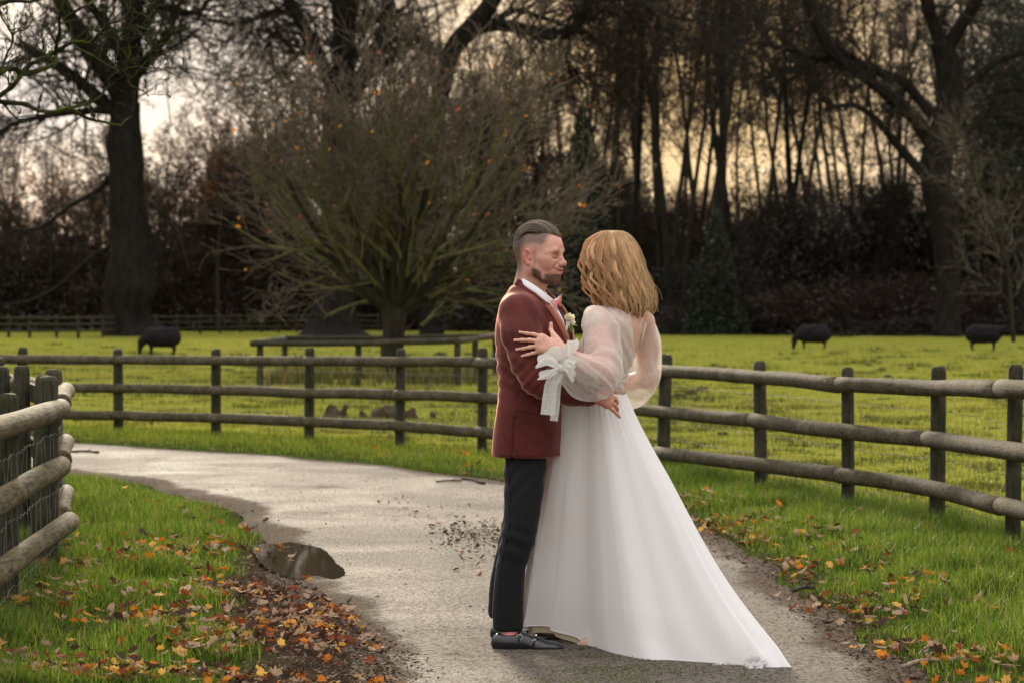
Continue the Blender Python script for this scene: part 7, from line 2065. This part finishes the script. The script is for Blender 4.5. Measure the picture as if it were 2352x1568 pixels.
# shoes
t = NT('nude_leather'); M_NUDE = t.done(t.bsdf((0.52, 0.33, 0.22), 0.35))
for Yc, x0 in ((10.105, 10), (10.26, 26)):
    s = Sdf((0.20, Yc - 0.07, -0.02), (0.58, Yc + 0.07, 0.16), 0.0045)
    X = lambda x: (x + x0 - CX) / 548.2
    s.chain([(X(1319), Yc, 0.020, 0.010), (X(1335), Yc, 0.026, 0.024), (X(1358), Yc, 0.040, 0.034), (X(1385), Yc, 0.062, 0.030), (X(1400), Yc, 0.075, 0.030)], 0.02)
    s.cap((X(1404), Yc, 0.06), (X(1408), Yc, 0.012), 0.012, 0.008, 0.01)
    s.ell((X(1375), Yc, 0.100), (0.062, 0.026, 0.034), 0.006, 'sub')
    s.plane((0, 0, -1), (0, 0, 0.008))
    obj('shoe', *s.mesh(), M_NUDE, bride)

# ---- hair: long waved locks
ng = np.random.default_rng(21)
E_y = np.array([528, 531, 538, 550, 570, 595, 620, 645, 670, 695, 715, 735, 750])
E_l = np.array([1396, 1378, 1361, 1347, 1335, 1330, 1330, 1335, 1345, 1358, 1372, 1388, 1402])
E_r = np.array([1400, 1422, 1438, 1451, 1464, 1472, 1479, 1486, 1491, 1490, 1484, 1471, 1456])
seg_ = np.r_[0, np.cumsum(np.hypot(np.diff(E_y), np.diff((E_r - E_l) / 2)))]; seg_ /= seg_[-1]
def env(phi, s_, shrink=0.0):
    """point on the hair envelope: phi round the head (0 = right, -90 = towards the viewer), s from crown to ends"""
    y = np.interp(s_, seg_, E_y); l = np.interp(s_, seg_, E_l); r = np.interp(s_, seg_, E_r)
    cx = 0.5 * (l + r); a = np.maximum(0.5 * (r - l) / 548.2 - shrink, 0.004); b = np.maximum(np.minimum(a * 0.95, 0.125), 0.004)
    X = (cx - CX) / 548.2 + a * np.cos(phi); Yv = 10.13 + b * np.sin(phi); Z = CAMH - (y - HY) / 548.2 - shrink * (s_ < 0.2)
    return np.stack([X, Yv, Z], -1)
GOLD = [(0.46, 0.25, 0.115), (0.58, 0.345, 0.18), (0.28, 0.135, 0.060), (0.72, 0.48, 0.29), (0.48, 0.24, 0.11)]
parts, cols = [], []
def circ(phi, sd, fr=1.0):
    return float(fbm(np.array([[math.cos(phi) * 1.6 * fr, math.sin(phi) * 1.6 * fr, sd * 3.7]]), 2, sd)[0])
for layer, nlock, ins, nst in ((0, 44, 0.020, 30), (1, 62, 0.007, 48)):
    for q in range(nlock):
        phi = (q + 0.5 * ng.random()) / nlock * 2 * np.pi
        face = math.cos(phi - math.radians(148))
        if face > 0.80 or (layer == 0 and math.sin(phi) > 0.5): continue
        s1 = np.clip(0.90 + 0.09 * circ(phi, 3, 2) - (0.10 if math.cos(phi) < -0.5 else 0) + ng.normal(0, 0.03), 0.7, 1.0)
        ph, wl = ng.uniform(0, 6.28), ng.uniform(0.095, 0.13); amp = ng.uniform(0.009, 0.017); inset = ins + ng.uniform(-0.006, 0.007)
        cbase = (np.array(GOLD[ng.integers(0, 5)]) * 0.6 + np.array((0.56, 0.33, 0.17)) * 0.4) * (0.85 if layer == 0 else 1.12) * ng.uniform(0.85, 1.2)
        sw = ng.normal(0, 0.06); nn = nst if math.sin(phi) < 0.4 else nst // 2
        for k in range(nn):
            m = 17; tt = np.linspace(0.02, 1, m); ss = tt * s1 * (1 + ng.normal(0, 0.010))
            r_, a_ = math.sqrt(ng.random()), ng.uniform(0, 6.28); ox, oy = 0.0105 * r_ * math.cos(a_), 0.0060 * r_ * math.sin(a_)
            zlen = ss * 0.46
            P = env(phi + sw * tt ** 2, np.clip(ss, 0, 1), inset)
            o1 = np.ones(m); tang = np.stack([-np.sin(phi) * o1, np.cos(phi) * o1, 0 * tt], -1); rad = np.stack([np.cos(phi) * o1, np.sin(phi) * o1, 0 * tt], -1)
            g = np.clip((tt - 0.25) / 0.45, 0, 1) * amp; th_ = zlen / wl * 2 * np.pi + ph
            wide = np.interp(tt, [0, 0.25, 0.6, 0.9, 1], [1.25, 1.2, 0.95, 0.6, 0.15])
            tw = 0.5 * np.sin(th_ * 0.5) * np.clip(tt * 2 - 0.6, 0, 1)                     # the lock turns on itself
            u1, u2 = ox * np.cos(tw) - oy * np.sin(tw), ox * np.sin(tw) + oy * np.cos(tw)
            P = P + tang * (g * np.sin(th_) + u1 * wide)[:, None] + rad * (0.9 * g * np.cos(th_ + 0.6) + u2 * wide)[:, None]
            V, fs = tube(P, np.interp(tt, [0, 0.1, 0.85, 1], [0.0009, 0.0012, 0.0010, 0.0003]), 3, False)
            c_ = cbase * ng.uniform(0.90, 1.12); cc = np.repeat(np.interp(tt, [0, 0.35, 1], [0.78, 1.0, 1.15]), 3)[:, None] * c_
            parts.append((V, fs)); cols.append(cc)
for k in range(170):           # stray hairs
    phi = ng.uniform(-2.2, 1.0); m = 20; tt = np.linspace(0.1, 1, m); P = env(np.full(m, phi), tt * ng.uniform(0.7, 1.0), -0.002)
    out_ = np.clip(tt - 0.4, 0, 1) ** 1.5 * ng.uniform(0.02, 0.11)
    P = P + np.stack([np.cos(phi) * out_ + 0.012 * np.sin(tt * 14 + k), np.sin(phi) * out_, 0.03 * out_ / 0.1 * np.sin(tt * 9 + k)], -1)
    V, fs = tube(P, 0.00055, 3, False); parts.append((V, fs)); cols.append(np.tile((0.50, 0.33, 0.16), (len(V), 1)))
V, fs = merge(parts)
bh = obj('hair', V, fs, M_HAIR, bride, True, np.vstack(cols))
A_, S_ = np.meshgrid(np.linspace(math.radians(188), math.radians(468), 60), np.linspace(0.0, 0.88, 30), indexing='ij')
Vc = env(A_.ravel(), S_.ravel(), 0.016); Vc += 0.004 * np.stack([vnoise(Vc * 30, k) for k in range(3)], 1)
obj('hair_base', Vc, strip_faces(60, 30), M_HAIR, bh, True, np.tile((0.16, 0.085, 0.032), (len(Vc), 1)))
print('hair tris', len(V))
